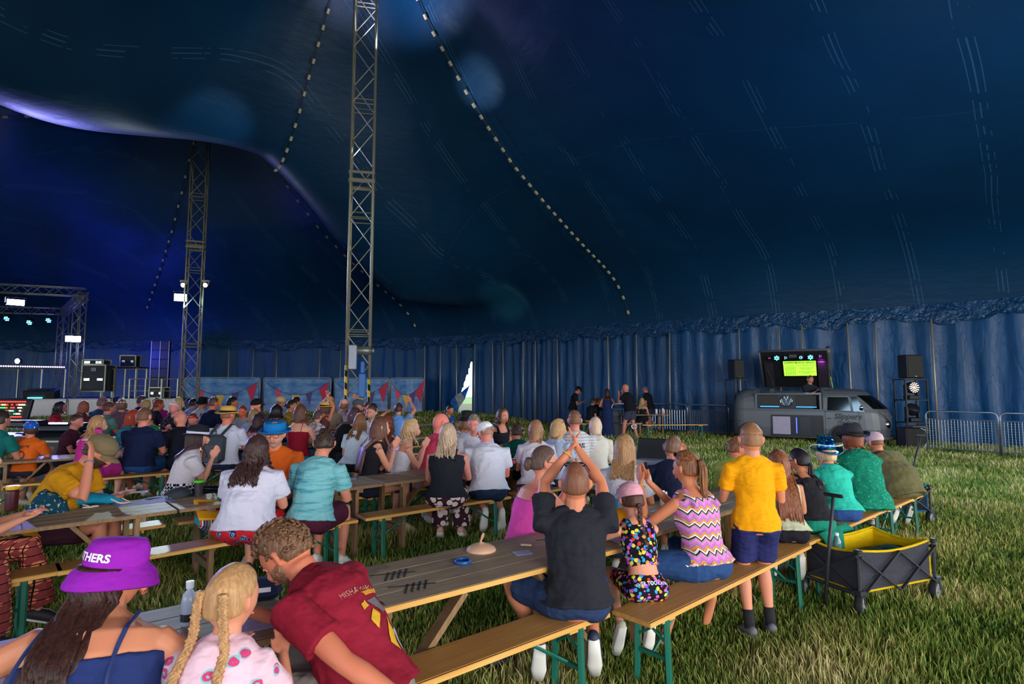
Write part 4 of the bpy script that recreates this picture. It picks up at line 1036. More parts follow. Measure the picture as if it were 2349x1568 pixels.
# ---- hero figures, nearest row
NAVY = '27335a'
P = person
def strap_extra(col, r=.006, mode='ON_SURFACE'):
    def f(E):
        for q in (-1, 1):
            m = MB(); s = E['s']; tr = E['tr']; w = E['w']
            m.tube(catmull([tr(.34)+V(q*.105*s*w,-.126*s*w,0), tr(.40)+V(q*.10*s*w,-.124*s*w,.0), tr(.45)+V(q*.095*s*w,-.098*s*w,.01), tr(.475)+V(q*.09*s*w,-.05*s*w,.03), tr(.475)+V(q*.085*s*w,0,.045)], 6), r, 6); o = m.build('strap', plain(col, .7), E['th']); md = o.modifiers.new('w','SHRINKWRAP'); md.target = E['body']; md.wrap_method = 'NEAREST_SURFACEPOINT'; md.wrap_mode = mode; md.offset = .007
    return f
def shirt_print(E):
    s = E['s']; tr = E['tr']; w = E['w']; tgt = [c for c in E['th'].children if c.name.split('.')[0] == 'top'][0]
    def blob(pts, col, nm='printed_shape'):
        m = MB(); cx = sum(p[0] for p in pts)/len(pts); ct = sum(p[1] for p in pts)/len(pts)
        def pt(x, t_): return tr(t_) + V(x, -(.135*w+.02)*s, 0)
        ring = []
        for i in range(len(pts)):
            a, b = pts[i], pts[(i+1)%len(pts)]
            for k in range(4): f = k/4; ring.append((a[0]*(1-f)+b[0]*f, a[1]*(1-f)+b[1]*f))
        L = [[pt(cx+(x-cx)*q, ct+(t_-ct)*q) for x, t_ in ring] for q in (.02,.35,.7,1)]
        m.rings(L, cap=False); o = m.build(nm, plain(col,.7), E['th'])
        md = o.modifiers.new('w','SHRINKWRAP'); md.target = tgt; md.wrap_method = 'NEAREST_SURFACEPOINT'; md.wrap_mode = 'ABOVE_SURFACE'; md.offset = .004
    blob([(-.02,.44),(.10,.43),(.12,.41),(.0,.42)], 'd9982a'); blob([(-.05,.40),(-.02,.41),(-.01,.38),(-.05,.375)], 'dca228'); blob([(-.04,.33),(.0,.36),(.02,.33),(-.02,.29)], 'e0ac24')
    blob([(-.01,.40),(.05,.40),(.09,.33),(.05,.33)], '6f6a6c'); blob([(.01,.22),(.06,.31),(.075,.24),(.045,.17)], 'e0ac24'); blob([(.075,.25),(.11,.26),(.12,.19),(.085,.16)], 'a9a2bc'); blob([(.12,.24),(.14,.22),(.15,.15),(.12,.15)], 'd08a72')
def tinsel(E):
    HP = E['HP']; m = MB()
    for k in range(70):
        a = random.random()*6.28; r = .085*math.sqrt(random.random()); p = V(r*math.cos(a), r*math.sin(a), .14 + random.random()*.02); q = p + V(random.uniform(-.03,.03), random.uniform(-.03,.03), random.uniform(.01,.045)); m.tube([HP(p), HP(q)], [.005,.002], 4)
    m.build('hat_tinsel', sequin(), E['th']); m = MB()
    m.tube([HP(V(.150*math.cos(a), .168*math.sin(a), .045 + .03*math.cos(2*a) - .04*math.sin(a))) for a in [2*PI*k/40 for k in range(41)]], .005, 6); m.build('hat_trim', WHITE, E['th'], smooth=True)
def hat_text(body, size, col, zrot, z=.030, hsc=.9):
    def f(E):
        HP = E['HP']; o = text(body, size, plain(col, .6), 'lettering', E['th'], None, depth=.0, sub=.005, bold=.0012)
        for v in o.data.vertices:
            zz = z + v.co.y; r = .095*hsc; a = R(zrot) + v.co.x / r; k = 1.045
            v.co = HP(((.0872 - .06*zz)*hsc*k*math.cos(a), -.003 + (.1055 - .06*zz)*hsc*k*math.sin(a), .034 + zz))
        o.data.update()
    return f
def fringe(col='e9a8b8'):
    pass
P('woman in purple bucket hat and navy strappy top at bottom left', 232, 1.70, -4, s=.90, sex='f', w=1.45, nk=.85, lean=15, hunch=14, side=-6, hy=50, hp=6, arms='table', tone='d2926f',
  hair=('wavy','2a1814','4a2c22',.30,45,42), top=('cami','25346a'), bottom=('shorts','25346a'), hat=('bucket', cloth('9a22b4'), 2, None, .90), face=True, extra=[hat_text('BROTHERS', .034, 'f0e8f5', 283)], hands=((-.46,.30,.76),(.24,.42,.76)), elb=((-.8,-.5,-.3),(.7,-.6,-.5)))
P('small girl with two blonde plaits in pink floral tee', 500, 1.74, 2, ty=1300, sex='f', lean=12, hunch=10, hy=18, arms='table', tone='d79a7c',
  hair=('braids','9a7a52','d2b07a',.36), top=('tee','eec4d2','pinkfloral','d8487c'), bottom=('shorts','3557a0'), seat=.47, w=.98)
P('bearded man in dark red tee bending over the table', 800, 2.42, -72, s=.97, lean=27, hunch=26, side=6, hp=34, hy=-10, arms='table', tone='cf8263', w=1.14, xy=(-.53, 2.20),
  hair=('curlyshort','5a4330','96775a'), top=('tee','8e1a30'), bottom=('trousers','9a948f'), beard=('6a4a34','a08a70'), face=True, hands=((-.13,-.30,.60),(.06,.62,.77)), elb=((-1,.1,-.3),(.3,-.2,-1)),
  foot=((-.3,.35,.09),(.35,.32,.09)), extra=[shirt_print, back_text('MISHAWAKA', .03, 'c08a72', .455, off=-.02, tilt=-12)])
P('man in black tee clapping his hands above his head', 1318, 3.18, 4, ty=1056, arms='clapup', lean=3, hunch=3, w=1.1, tone='d08a66', hair=('balding','6a4632','8a6248'), top=('tee','26272f'), bottom=('shorts','2b3b5e'),
  hands=((-.03,.27,1.31),(.03,.27,1.33)), elb=((-1,.25,-.25),(1,.25,-.25)), knee=((-.40,.24,.57),(.12,.42,.56)), foot=((-.06,-.16,.15),(.08,-.14,.15)), shoes='27304a', glasses=('head','2a2a30'), extra=[bracelet(0,'d9b45a')])
P('girl in pink cap and paint-splattered crop top', 1470, 3.42, -12, ty=1106, sex='f', lean=14, hunch=12, hy=-5, hp=12, arms='table', tone='dfa284', w=.86, hair=('braid','3d2620','5f4030',.30), hat=('cap','e7a9b8',-4), top=('crop','15131f','splat'), bottom=('bike','15131f','splat'), shoes='d6c8b4',
  hands=((-.26,.42,.80),(.0,.44,.80)), foot=((-.10,.02,.085),(.12,.10,.12)), extra=[back_text('TOO LATE. NEVER', .032, 'eeeef2', .18, bold=.0006, sx=.8), back_text('NEVER TOO LATE.', .034, 'eeeef2', .065, bold=.0006, surf='bottoms', sx=.8), bracelet(0,'9a9a98')])
P('woman with ponytail in zigzag-striped camisole', 1605, 3.80, -24, ty=1030, sex='f', arms='clap', lean=10, hunch=10, hy=-14, tone='cf8a62', w=1.06, hair=('pony','5a3826','b98552',.26), top=('tank','d27fc0','zigzag'), bottom=('capri','2a4a7c'), shoes=None,
  hands=((-.23,.36,1.03),(-.16,.37,1.04)), elbp=((-.31,.21,.78),(.05,.28,.81)), glasses=('head','2a2440'), knee=((-.42,.20,.56),(.1,.42,.56)), foot=((-.12,.02,.085),(.22,-.05,.085)), extra=[bracelet(0,'e0c070')])
P('boy in orange tee standing behind the bench', 1722, 4.02, 4, pose='stand', s=.835, arms='front', hy=4, lean=2, hunch=4, tone='d39473', hair=('fade','8d6a48','5f4531'), top=('tee','f7a806','fleck','d98410'), bottom=('shorts','2b2f63'), shoes='6c7178', w=.96,
  foot=((-.07,-.02,.085),(.09,.04,.085)), hands=((-.10,.26,1.00),(.12,.26,.98)), extra=[lambda E: [MB().tube([E['L'][i][2]-V(0,0,.02), E['L'][i][1].lerp(E['L'][i][2], .72)], .037, 12).build('sock', plain('1c1c22', .9), E['th'], smooth=True) for i in (0,1)]])
P('girl with very long brown hair beside the standing boy', 1795, 4.66, 6, ty=1030, sex='f', lean=14, hunch=12, arms='table', tone='d39a78', w=.95, hair=('long','6a3c28','b07a4c',.50), top=('tank','c4c6a8'), bottom=('skirt','1b1c24'), foot=((-.1,-.15,.12),(.12,-.2,.15)), shoes='ddd3c2')
P('woman in black racer vest with black ponytail', 1856, 4.98, -6, ty=1026, sex='f', lean=16, hunch=14, hy=-24, arms='clap', tone='d29069', w=1.1, hair=('lowpony','16131a','2a2632',.26), top=('tank','222228'), bottom=('skirt','14836c'), glasses=('eye','2a1d33'))
P('blonde in turquoise top and blue-green sequin hat', 1916, 5.40, 2, ty=1010, sex='f', lean=20, hunch=14, arms='clap', tone='d79a7a', w=1.08, hair=('bob','b9a07a','d9c9a4',.08), top=('tee','2fc4ac'), bottom=('trousers','2a4a86'), hat=('cowboy', sequin(), 14), extra=[tinsel])
P('person in fuzzy green dress and dark grey brimmed hat', 1972, 5.87, 6, ty=972, sex='f', lean=14, hunch=14, hy=-14, arms='clap', tone='cf8d6c', w=1.18, hair=('bob','6e3c22','9b5a33',.10), top=('poncho','0f7f64','dots','2aa587'), bottom=('skirt','0f7f64','dots','2aa587'), hat=('cowboy', cloth('34353c'), 6, '222227'), foot=((-.1,-.1,.1),(.1,-.12,.1)))
P('person in olive jacket and pale pink cap at the bench end', 2050, 6.5, -14, ty=988, lean=26, hunch=16, hy=10, arms='table', tone='cf8d6c', w=1.5, hair=('buzz','6b4a38'), top=('poncho','6a6442'), bottom=('shorts','6a6442'), hat=('cap','d7b6c2',0), foot=((.16,-.28,.16),(.30,-.22,.16)), shoes='4b5148')
# far side of row A
P('woman in hot pink vest and sunglasses watching to the right', 1212, 4.10, 62, ty=1018, sex='f', w=1.24, arms='clap', lean=8, hunch=8, hy=14, tone='d8937a', hair=('bun','4a3a34','77685e'), top=('cami','ea4fae'), bottom=('shorts','1f2140'), face=True, glasses=('sun','1f1a1e'), hands=((.08,.30,1.0),(.10,.32,1.0)), extra=[lambda E: (lambda m: (m.ell(E['HP']((0,-.12,-.02)), (.03,.03,.045)), m.build('hair_bun', hairmat('4a3a34','77685e'), E['th'], smooth=True)))(MB())])
P('woman with straight blonde hair and white blouse, back to us', 1425, 4.80, 18, ty=992, sex='f', arms='table', tone='d0926c', w=1.0, hair=('long','8a6c4a','c9ab80',.24), top=('shirt','dddbe6'), bottom=('trousers','26304a'))
P('man in navy tee leaning on his elbow', 1535, 5.25, 20, ty=994, arms='chin', lean=14, hunch=14, hy=20, hr=8, tone='cf8f74', w=1.12, hair=('balding','5e4636','8b7260'), top=('tee','232c4b'), bottom=('shorts','222a3c'))
P('man in lime tee looking away to the right', 1655, 5.75, 48, ty=996, arms='clap', lean=22, hunch=18, hy=40, tone='d08a68', w=1.05, hair=('short','5e4030','8c6448'), top=('tee','b9c44a'), bottom=('shorts','3a4052'))
# row B near bench
P('person in grey tee and patterned trousers at the left edge', -95, 3.80, 52, s=1.02, sex='f', w=1.22, arms='table', lean=6, tone='cf9477', hair=('long','6a4a34','8a6a50'), top=('tee','aea8a4'), bottom=('wide','8c3b3a','geo','e58a60'), knee=((.0,.44,.58),(.42,.26,.56)), foot=((.0,.5,.1),(.34,.28,.085)), hands=((.0,.40,.82),(.1,.38,.80)), shoes='2a2430')
P('woman with dark curls, white tee and red floral shorts', 578, 4.72, -2, ty=996, sex='f', w=1.5, arms='table', lean=10, hunch=10, tone='d79a80', hair=('curly','2e2022','5a4038',.26), top=('tee','dad6ea'), bottom=('shorts','c2202c','floralred','7a8fc0'), shoes='3a3a44')
P('boy in pale blue tie-dye tee, back to us', 722, 5.02, 8, ty=980, w=1.12, arms='table', lean=12, hunch=12, hy=-24, hp=12, tone='d08e76', hair=('short','2c211b','4a3a2e'), top=('tee','7fc0c6','tiedye','3f97a8'), bottom=('shorts','4a1a30'))
P('woman in black vest and floral trousers with blonde hair', 1026, 6.02, 2, ty=968, sex='f', w=1.22, arms='table', lean=5, hunch=6, tone='d9988a', hair=('wavy','9a8a74','dccfb8',.22), top=('tank','20222c'), bottom=('wide','3a1e2a','floral','e6cfcb'), shoes='d9a69a')
P('man in white tee and white cap worn backwards', 1122, 6.42, -12, ty=962, w=1.26, arms='table', lean=14, hunch=14, hy=-22, hp=16, tone='d98c7c', hair=('buzz','8a6a5a'), top=('tee','dcdcec'), bottom=('shorts','20304e'), hat=('capback','ece8ee',-6), glasses=('eye','2b2b33'), foot=((.05,-.16,.13),(.2,-.12,.13)), shoes='d8d4cc', extra=[])
P('woman with brown bob and white blouse', 1228, 6.85, 4, ty=960, sex='f', w=1.1, arms='table', lean=10, hunch=10, hy=8, tone='d8a084', hair=('bob','7a5a40','b08c62',.14), top=('shirt','d8cfdc'), bottom=('trousers','2c4a78'))
P('woman with blonde hair and pale blue blouse turned right', 1266, 7.3, 40, ty=958, sex='f', w=1.05, arms='table', hy=30, tone='d8a084', hair=('bob','9c8258','d9c294',.12), top=('shirt','b8c6e4'), bottom=('trousers','2c4a78'), face=True, glasses=('head','5a4030'))
P('man in striped white tee with lettering on the back', 1318, 7.6, 4, ty=940, arms='table', lean=6, hunch=8, w=1.16, hy=-8, tone='d99080', hair=('fade','6a4a36','8a6a4e'), top=('tee','d9d8dc','stripe','8a8c98'), bottom=('shorts','3a3c48'), extra=[back_text('ALLSAINTS', .085, '17171c', .36, off=.02, sx=.8, bold=.002)])
P('woman with short silver-blonde bob and cream jumper', 1366, 7.7, 4, ty=954, sex='f', arms='table', w=1.08, tone='d8a084', hair=('bob','b5a48e','e2d8c6',.11), top=('long','dfd8cc'), bottom=('trousers','20242e'))
P('person in dark teal football top leaning left', 1196, 7.9, -30, ty=966, arms='table', lean=30, hunch=18, side=12, w=1.1, tone='c98a74', hair=('short','3a2c26'), top=('tee','0b5348','camo','0f6e5c'), bottom=('shorts','15304a'))
# row B far side
P('man in mustard tee and khaki cap resting his hand on his head', 128, 4.72, 78, s=1.05, w=1.18, arms='table', lean=18, hunch=20, hp=24, hy=6, tone='c98a70', hair=('short','3a2b24'), hat=('cap','77684c',0), beard='3a2c26', face=True, top=('tee','c98a10'), bottom=('shorts','43202e'),
  hands=((-.05,.52,.80),(.15,.36,1.12)), elbp=(None,(.27,.38,.83)), extra=[bracelet(1,'4a6aa0')])
P('girl in striped fedora and chequered white top clapping', 424, 6.0, 60, ty=972, sex='f', w=1.12, arms='clap', lean=10, hunch=8, tone='d8a08a', hair=('long','2b1d22','4a3238',.22), top=('tee','d9d0da','check','.72'), bottom=('trousers','1c2030'), hat=('fedora', cloth('22232b'), 0, 'd8d8ee'), face=True)
P('man in orange shirt, bright blue pork-pie hat and red glasses', 645, 5.95, 172, ty=960, w=1.18, arms='table', tone='d98c70', hair=('buzz','8a7060'), top=('shirt','cc5a18'), bottom=('shorts','2a3040'), hat=('porkpie', cloth('1272b4'), 0, '0f5f99'), face=True, glasses=('eye','6e1a1c'), beard='a08a80')
P('brunette with long straight hair clapping in black top', 846, 6.62, 58, ty=952, sex='f', w=.96, arms='clap', lean=8, tone='d8a084', hair=('long','4a3028','8a6248',.46), top=('tank','1d1b22'), bottom=('hot','232a40'), face=True, extra=[bracelet(0,'e8d8dc'), bracelet(1,'e8b0b8')], shoes='c9bfa6')
P('blonde in white camisole clapping', 918, 6.95, 72, ty=956, sex='f', w=.94, arms='clap', tone='dca48c', hair=('wavy','9a8460','dccaa0',.20), top=('cami','e4e2ee'), bottom=('hot','2c3c66'), face=True, shoes='e0dcd6')
P('bald man with ginger beard in coral pink tee', 984, 7.25, 60, ty=944, w=1.24, arms='table', lean=10, hunch=10, tone='df8678', hair=('bald',), top=('tee','d64668'), bottom=('shorts','3a3a48'), beard=('8a4526','b5683a'), face=True)
# between rows B and C on the right
P('woman in white floral vest and black bucket hat, back to us', 1066, 8.6, 10, ty=938, sex='f', w=1.06, arms='table', tone='d8a084', hair=('long','6a4a2c','a87a4a',.16), top=('tank','ded8dc','pinkfloral','6a3340'), bottom=('skirt','ded8dc'), hat=('bucket', cloth('1c1d20'), 4))
P('grey-haired man in white shirt facing us', 1094, 8.1, 186, ty=946, w=1.12, arms='table', lean=16, tone='db9080', hair=('short','6e665e','a09a90'), top=('shirt','d4d8e8'), bottom=('shorts','2a3040'), face=True)
P('person with dark wavy hair in a studded black vest', 1140, 9.3, 140, ty=932, w=1.1, arms='front', sex='f', tone='cf8f72', hair=('wavy','3a2c26','6a5444',.12), top=('tank','1e202a'), bottom=('trousers','1e202a'), face=True)
# row C
P('person in teal sleeve cut by the left edge', -14, 7.7, 6, ty=985, s=1.05, arms='table', tone='b98470', hair=('short','2a2020'), top=('tee','0f6a66'), bottom=('shorts','3a3440'))
P('child in orange football shirt and blue star cap', 70, 7.95, -8, ty=955, s=.86, arms='table', lean=6, hy=-40, hp=-8, tone='d29078', hair=('short','3a2a22'), hat=('cap', cloth('1a55b8','star','e8eefc'), -4), top=('tee','e0641a'), bottom=('shorts','2a2a38'), glasses=('eye','1f3a44'), extra=[back_text('MBAPPÉ', .058, '2a2330', .40, bold=.001), back_text('O', .15, '2a2330', .26, bold=.004)])
P('young man in maroon tee looking right', 160, 9.0, 75, ty=947, arms='table', tone='c98a7c', hair=('short','3a2624'), top=('tee','4a2034'), bottom=('shorts','2a2a38'), hy=10)
P('blonde in pink dungarees and white tee', 214, 7.85, 12, ty=951, sex='f', w=1.22, arms='table', lean=6, hy=40, tone='d8a08c', hair=('wavy','8a6a44','cfae7c',.16), top=('bib','c02c86'), bottom=('skirt','b42a80'), extra=[lambda E: (lambda m: (m.tube([E['tr'](.47)+V(.05,.0,.05), E['tr'](.49)+V(.10,-.04,.09), E['tr'](.45)+V(.17,-.03,.07)], [.02,.045,.012], 8), m.build('bow', cloth('d83a94'), E['th'], smooth=True)))(MB()), lambda E: (lambda m: (m.tube([E['tr'](.30),E['tr'](.44)], [(.19,.128),(.18,.115)], 16), [m.tube([E['J'][i][0]-V(0,0,0), E['J'][i][0].lerp(E['J'][i][1], .45)], [.075,.065], 12) for i in (0,1)], m.build('undershirt', cloth('e2dcea'), E['th'], smooth=True)))(MB())])
P('red-haired woman in blue dotted top talking', 290, 9.3, 82, ty=937, sex='f', w=1.08, arms='table', tone='d88c7c', hair=('bob','8a2f1a','b8502c',.14), top=('tee','1d6f8a','dots','4ab0b8'), bottom=('trousers','22304a'), face=True)
P('broad man in navy tee with shaved neck, back to us', 328, 8.35, 0, ty=934, w=1.24, arms='table', lean=5, hunch=5, tone='d8907c', hair=('fade','5e4432','7a5c44'), top=('tee','141f42'), bottom=('shorts','234a7e'))
P('man in green polo with sunglasses on his head', 382, 9.2, -120, ty=934, arms='table', lean=16, tone='b97c66', hair=('short','1d1a1c'), top=('tee','0f8a4a'), bottom=('shorts','20243a'), face=True, glasses=('head','20242c'))
P('bald man in black tee looking left', 432, 8.75, -50, ty=938, w=1.26, arms='table', lean=12, hunch=14, hy=-20, tone='d8907c', hair=('bald',), top=('tee','181a28'), bottom=('shorts','181a28'), beard='6a5044')
def backpack(E):
    tr = E['tr']; s = E['s']; a = tr(.20); m = MB()
    c = a + V(-.02, -.225*s, .02); rot = Matrix.Rotation(R(-6), 3, 'X')
    th = thing('backpack', 'grey cool-bag rucksack with orange zip on the back of the straw-hatted man', 'backpack', (0,0,0)); th.matrix_world = E['th'].matrix_basis.copy()
    m.box(c, (.30, .17, .42), rot, bev=.05); m.build('bag', cloth('444a54'), th, smooth=False)
    m = MB(); m.box(c + V(.02,-.092,-.06), (.22,.03,.26), rot, bev=.02); m.build('front_pocket', cloth('4e555f'), th)
    m = MB(); m.box(c + V(-.11,-.098,-.04), (.012,.02,.27), rot); m.build('orange_zip', plain('d8642a'), th)
    m = MB(); m.tube([c + V(-.04,-.02,.21), c + V(-.04,-.02,.26), c + V(.04,-.02,.26), c + V(.04,-.02,.21)], .010, 6); m.build('grab_handle', plain('2c3038'), th)
    for q in (-1,1):
        m = MB(); m.tube([c + V(q*.09,.04,.2), tr(.50) + V(q*.10,-.03,.045), tr(.47) + V(q*.12,.06,.03), tr(.3) + V(q*.15,.13,0)], [(.028,.008)]*4, 8, ref=(1,0,0)); m.build('shoulder_strap', cloth('3c424c'), th)
P('man in white tee and yellow straw hat wearing a rucksack', 520, 8.6, 2, ty=930, w=1.2, arms='table', lean=4, hunch=6, hy=14, tone='d07c60', hair=('buzz','6a4a38'), top=('tee','cfd0e4'), bottom=('shorts','1c2840'), hat=('straw', STRAW, 0, '1c1a1c'), extra=[backpack])
P('brunette in a dusky pink top, back to us', 588, 9.6, 4, ty=946, sex='f', arms='table', tone='cf9a8a', hair=('long','2e1d22','4a3036',.22), top=('tank','b07a8c'), bottom=('trousers','2a2a3a'))
P('woman with brown hair in a dark red camisole and jeans', 688, 9.4, 10, ty=926, sex='f', w=1.08, arms='table', lean=2, hunch=4, tone='dfa890', hair=('long','4a3026','7a5238',.14), top=('cami','8a1028'), bottom=('trousers','2b6a86'))
P('blonde in lilac top behind the brunette', 578, 10.7, 6, ty=935, sex='f', arms='table', tone='d8a490', hair=('long','8a7048','c0a470',.14), top=('tee','a8aed8'), bottom=('trousers','2a2a3a'))
P('woman with black curls in a royal blue top', 628, 10.4, 6, ty=927, sex='f', w=1.1, arms='table', tone='c98a74', hair=('curly','141018','2c2028',.10), top=('tee','143a8e'), bottom=('trousers','2a2a3a'))
P('woman with plaits in black top smiling down', 784, 9.5, 105, ty=929, sex='f', arms='lap', lean=14, hp=18, tone='d8907c', hair=('long','3a2a34','5a4450',.36), top=('long','141418'), bottom=('trousers','20242e'), face=True, glasses=('head','1a1a1e'))
P('girl with light brown hair, white tee and black shorts', 812, 8.5, 12, ty=946, sex='f', w=.98, arms='table', lean=16, hunch=14, tone='d8a084', hair=('wavy','6a4c34','9c7850',.24), top=('tee','d0dcec'), bottom=('shorts','17181e'))
P('woman with long auburn curls, back to us', 884, 8.3, 4, ty=950, sex='f', w=.96, arms='table', tone='d8a084', hair=('curly','5a2a18','8e4c2a',.28), top=('tank','3a3040'), bottom=('trousers','2a2a3a'))
P('bearded man in white shirt facing us', 862, 10.3, 190, ty=926, w=1.12, arms='table', tone='d0907c', hair=('short','3a322e'), top=('shirt','d4dae8'), bottom=('shorts','20304e'), beard='8a8078', face=True)
# rows behind
FAR = 'people in the back rows'
P('person in sky blue tee with one hand raised', 912, 12.3, 4, ty=923, arms='wave', hands=((-.30,.2,1.15),None), tone='cf9078', hair=('short','3a2220'), top=('tee','6a9ad8'), bottom=('shorts','26304a'))
P('man in grey flat cap and grey tee', 806, 12.6, 62, ty=914, arms='clap', tone='cf8a6e', w=1.1, hair=('buzz','5a4a40'), hat=('cap','4c505a',0), top=('tee','4c4c58'), bottom=('shorts','26304a'))
P('pink-faced man in profile left of the navy-shirted man', 834, 12.9, 120, ty=920, arms='table', tone='dc7c6c', hair=('short','4a342c'), top=('tee','3a3a4a'), bottom=('shorts','26304a'))
P('man with dark faded hair in navy shirt', 851, 11.6, 10, ty=924, arms='table', tone='c08468', hair=('fade','1e1818','2c2422'), top=('tee','101c3c'), bottom=('shorts','26304a'))
P('man in blue shirt leaning forward by the bright slit', 1013, 14.5, 130, ty=925, arms='table', lean=26, hunch=12, tone='b87858', hair=('short','1d1716'), top=('tee','1a4a7c'), bottom=('shorts','26304a'))
P('woman in straw sun hat with both arms raised', 737, 12.0, 20, ty=920, sex='f', arms='clapup', tone='c88a70', hair=('long','4a3028','6a4a3a',.1), hat=('straw', STRAW, 0, '2a2020'), top=('tank','6a3a34'), bottom=('skirt','6a3a34'))
P('blonde woman facing us beside the straw sun hat', 766, 13.3, 178, ty=914, sex='f', arms='table', tone='d8a080', hair=('long','8a6c40','b8985e',.18), top=('tee','9a8a7a'), bottom=('shorts','26304a'))
P('blonde standing taller, clapping in front of the banner', 758, 14.6, 150, ty=892, sex='f', pose='stand', s=.86, arms='clap', tone='e09a74', hair=('bob','a87a40','c89a58'), top=('tee','b8785a'), bottom=('shorts','3a3440'))
P('person in pale beret by the mast', 783, 13.9, 20, ty=915, arms='wave', tone='d8907c', hair=('bob','8a5a44','a87a5c',.05), hat=('pompon', cloth('d8a896'), 0), top=('tee','b89aa0'), bottom=('shorts','26304a'))
P('man in black cap with a big forehead, facing left', 607, 12.4, -150, ty=912, arms='table', w=1.1, tone='dc8a70', hair=('short','201a1a'), hat=('capback','141418',0), top=('tee','3a3c4c'), bottom=('shorts','26304a'))
P('person in pale yellow cap before the second banner', 634, 15.0, 40, ty=909, arms='table', tone='cf8c6c', hair=('buzz','6a5040'), hat=('pompon', cloth('c8a878'), 0), top=('tee','9a8e84'), bottom=('shorts','26304a'))
P('dark-haired woman in mustard top looking down', 655, 13.2, 70, ty=915, sex='f', arms='table', tone='b87a58', hair=('bun','1e1614','2e2420'), top=('tee','8a6420','dots','a8c03c'), bottom=('shorts','26304a'))
P('person in dark cap beside the mustard top', 669, 15.2, 40, ty=909, arms='table', tone='cf8878', hair=('short','1c1818'), top=('tee','7a7480'), bottom=('shorts','26304a'))
P('woman in white floral shirt behind the red camisole', 722, 11.0, 20, ty=940, sex='f', arms='table', w=1.1, tone='d89c88', hair=('short','4a3a34'), top=('tee','d8ccd0','floral','5a3444'), bottom=('shorts','26304a'))
P('man with brown hair and dark glasses left of the second banner', 566, 12.2, 176, ty=928, arms='table', tone='dc6c50', hair=('short','5a2c20'), top=('tee','8a8a98'), bottom=('shorts','26304a'), glasses=('eye','1c1216'))
P('big man in navy polo before the first banner', 478, 13.2, 30, ty=907, arms='table', w=1.28, tone='cf7c64', hair=('fade','4a342e'), top=('tee','10183a'), bottom=('shorts','1c2030'))
P('person in black bucket hat before the first banner', 455, 14.2, 30, ty=905, arms='table', tone='cf8c78', hair=('short','1a1618'), hat=('bucket', cloth('14141a'), 0), top=('tee','b8b0b4'), bottom=('shorts','26304a'))
P('man in brown cap and taupe tee', 500, 14.4, 190, ty=909, arms='table', w=1.14, tone='cf8c74', hair=('short','3a2a24'), hat=('cap','4a3e34',0), top=('tee','8a7a72'), bottom=('shorts','26304a'))
P('person in grey floral shirt right of the taupe tee', 519, 14.0, 60, ty=908, arms='table', tone='b87858', hair=('short','16120f'), top=('tee','8a98a8','floral','3a4458'), bottom=('shorts','26304a'))
P('dark-haired person in patterned shirt left of the bucket hat', 437, 15.2, 10, ty=913, arms='table', tone='b87c68', hair=('short','121014'), top=('tee','6a7aa8','dots','b8c4dc'), bottom=('shorts','26304a'))
P('woman with pearls and black floral dress facing us', 411, 11.8, 170, ty=918, sex='f', arms='cross', tone='dc8c88', hair=('short','b8a0a0'), top=('tee','17141e','dots','6a5a74'), bottom=('skirt','17141e'))
P('woman with long pale hair by the stage end', 395, 13.4, 60, ty=908, sex='f', arms='table', tone='d8a088', hair=('long','8a7a50','b0a070',.2), top=('tee','3a3c58'), bottom=('shorts','26304a'))
P('child with red headband facing us', 456, 10.9, 180, ty=935, s=.84, arms='table', tone='dc8878', hair=('bun','5a2c24'), top=('tee','8a7a9a'), bottom=('shorts','26304a'), extra=[lambda E: (lambda m: (m.tube([E['HP']((.082*math.cos(a),.102*math.sin(a),.055)) for a in [2*PI*k/16 for k in range(17)]], (.010), 6), m.build('headband', plain('b82030'), E['th'], smooth=True)))(MB())])
P('person in magenta top near the stage', 367, 15.2, 160, ty=909, sex='f', arms='table', tone='c8806c', hair=('bun','5a4a30'), top=('tee','a01a78'), bottom=('shorts','26304a'))
P('person with ginger hair beside the magenta top', 352, 13.8, 40, ty=914, arms='table', tone='c87860', hair=('short','6a3420'), top=('tee','242840'), bottom=('shorts','26304a'))
P('person in navy top with fair bob near the stage', 327, 13.4, 10, ty=914, sex='f', arms='table', tone='cf9078', hair=('bob','8a7850','a8966a',.04), top=('tee','101c48'), bottom=('shorts','26304a'))
P('red-faced man in navy hoodie under the flight case', 313, 15.4, 40, ty=904, arms='table', tone='d8746c', hair=('fade','3a2a30'), top=('long','101848'), bottom=('shorts','26304a'))
P('woman with flower crown looking left', 283, 12.6, -30, ty=914, sex='f', arms='table', tone='c88878', hair=('bob','5a4038','8a6a50',.04), top=('tee','6a4a5c'), bottom=('shorts','26304a'), extra=[lambda E: (lambda m: ([m.ell(E['HP']((.084*math.cos(a),.104*math.sin(a),.06)), (.02,.02,.018), n=6, m=4) for a in [2*PI*k/11 for k in range(11)]], m.build('flower_crown', plain('d8ccd8'), E['th'], smooth=True)))(MB())])
P('man beside the flower crown facing us', 291, 14.6, 170, ty=911, arms='table', tone='d07c6c', hair=('short','2c2020'), top=('tee','6a5a6c'), bottom=('shorts','26304a'))
P('man in navy cap and white tee below the stage', 258, 14.8, 60, ty=902, arms='table', w=1.1, tone='b87868', hair=('buzz','1c1618'), hat=('cap','1a2444',0), beard='2a1c1c', top=('tee','b8c0d8'), bottom=('shorts','26304a'))
P('broad man in sage green tee, back to us', 237, 11.9, 24, ty=920, arms='table', w=1.24, tone='d08478', hair=('short','4a3028'), top=('tee','5f8480'), bottom=('shorts','26304a'))
P('person with grey curls behind the sage green tee', 230, 14.4, 0, ty=911, arms='table', tone='c88074', hair=('curlyshort','6a5058','8a6a74'), top=('tee','2a3a5c'), bottom=('shorts','26304a'))
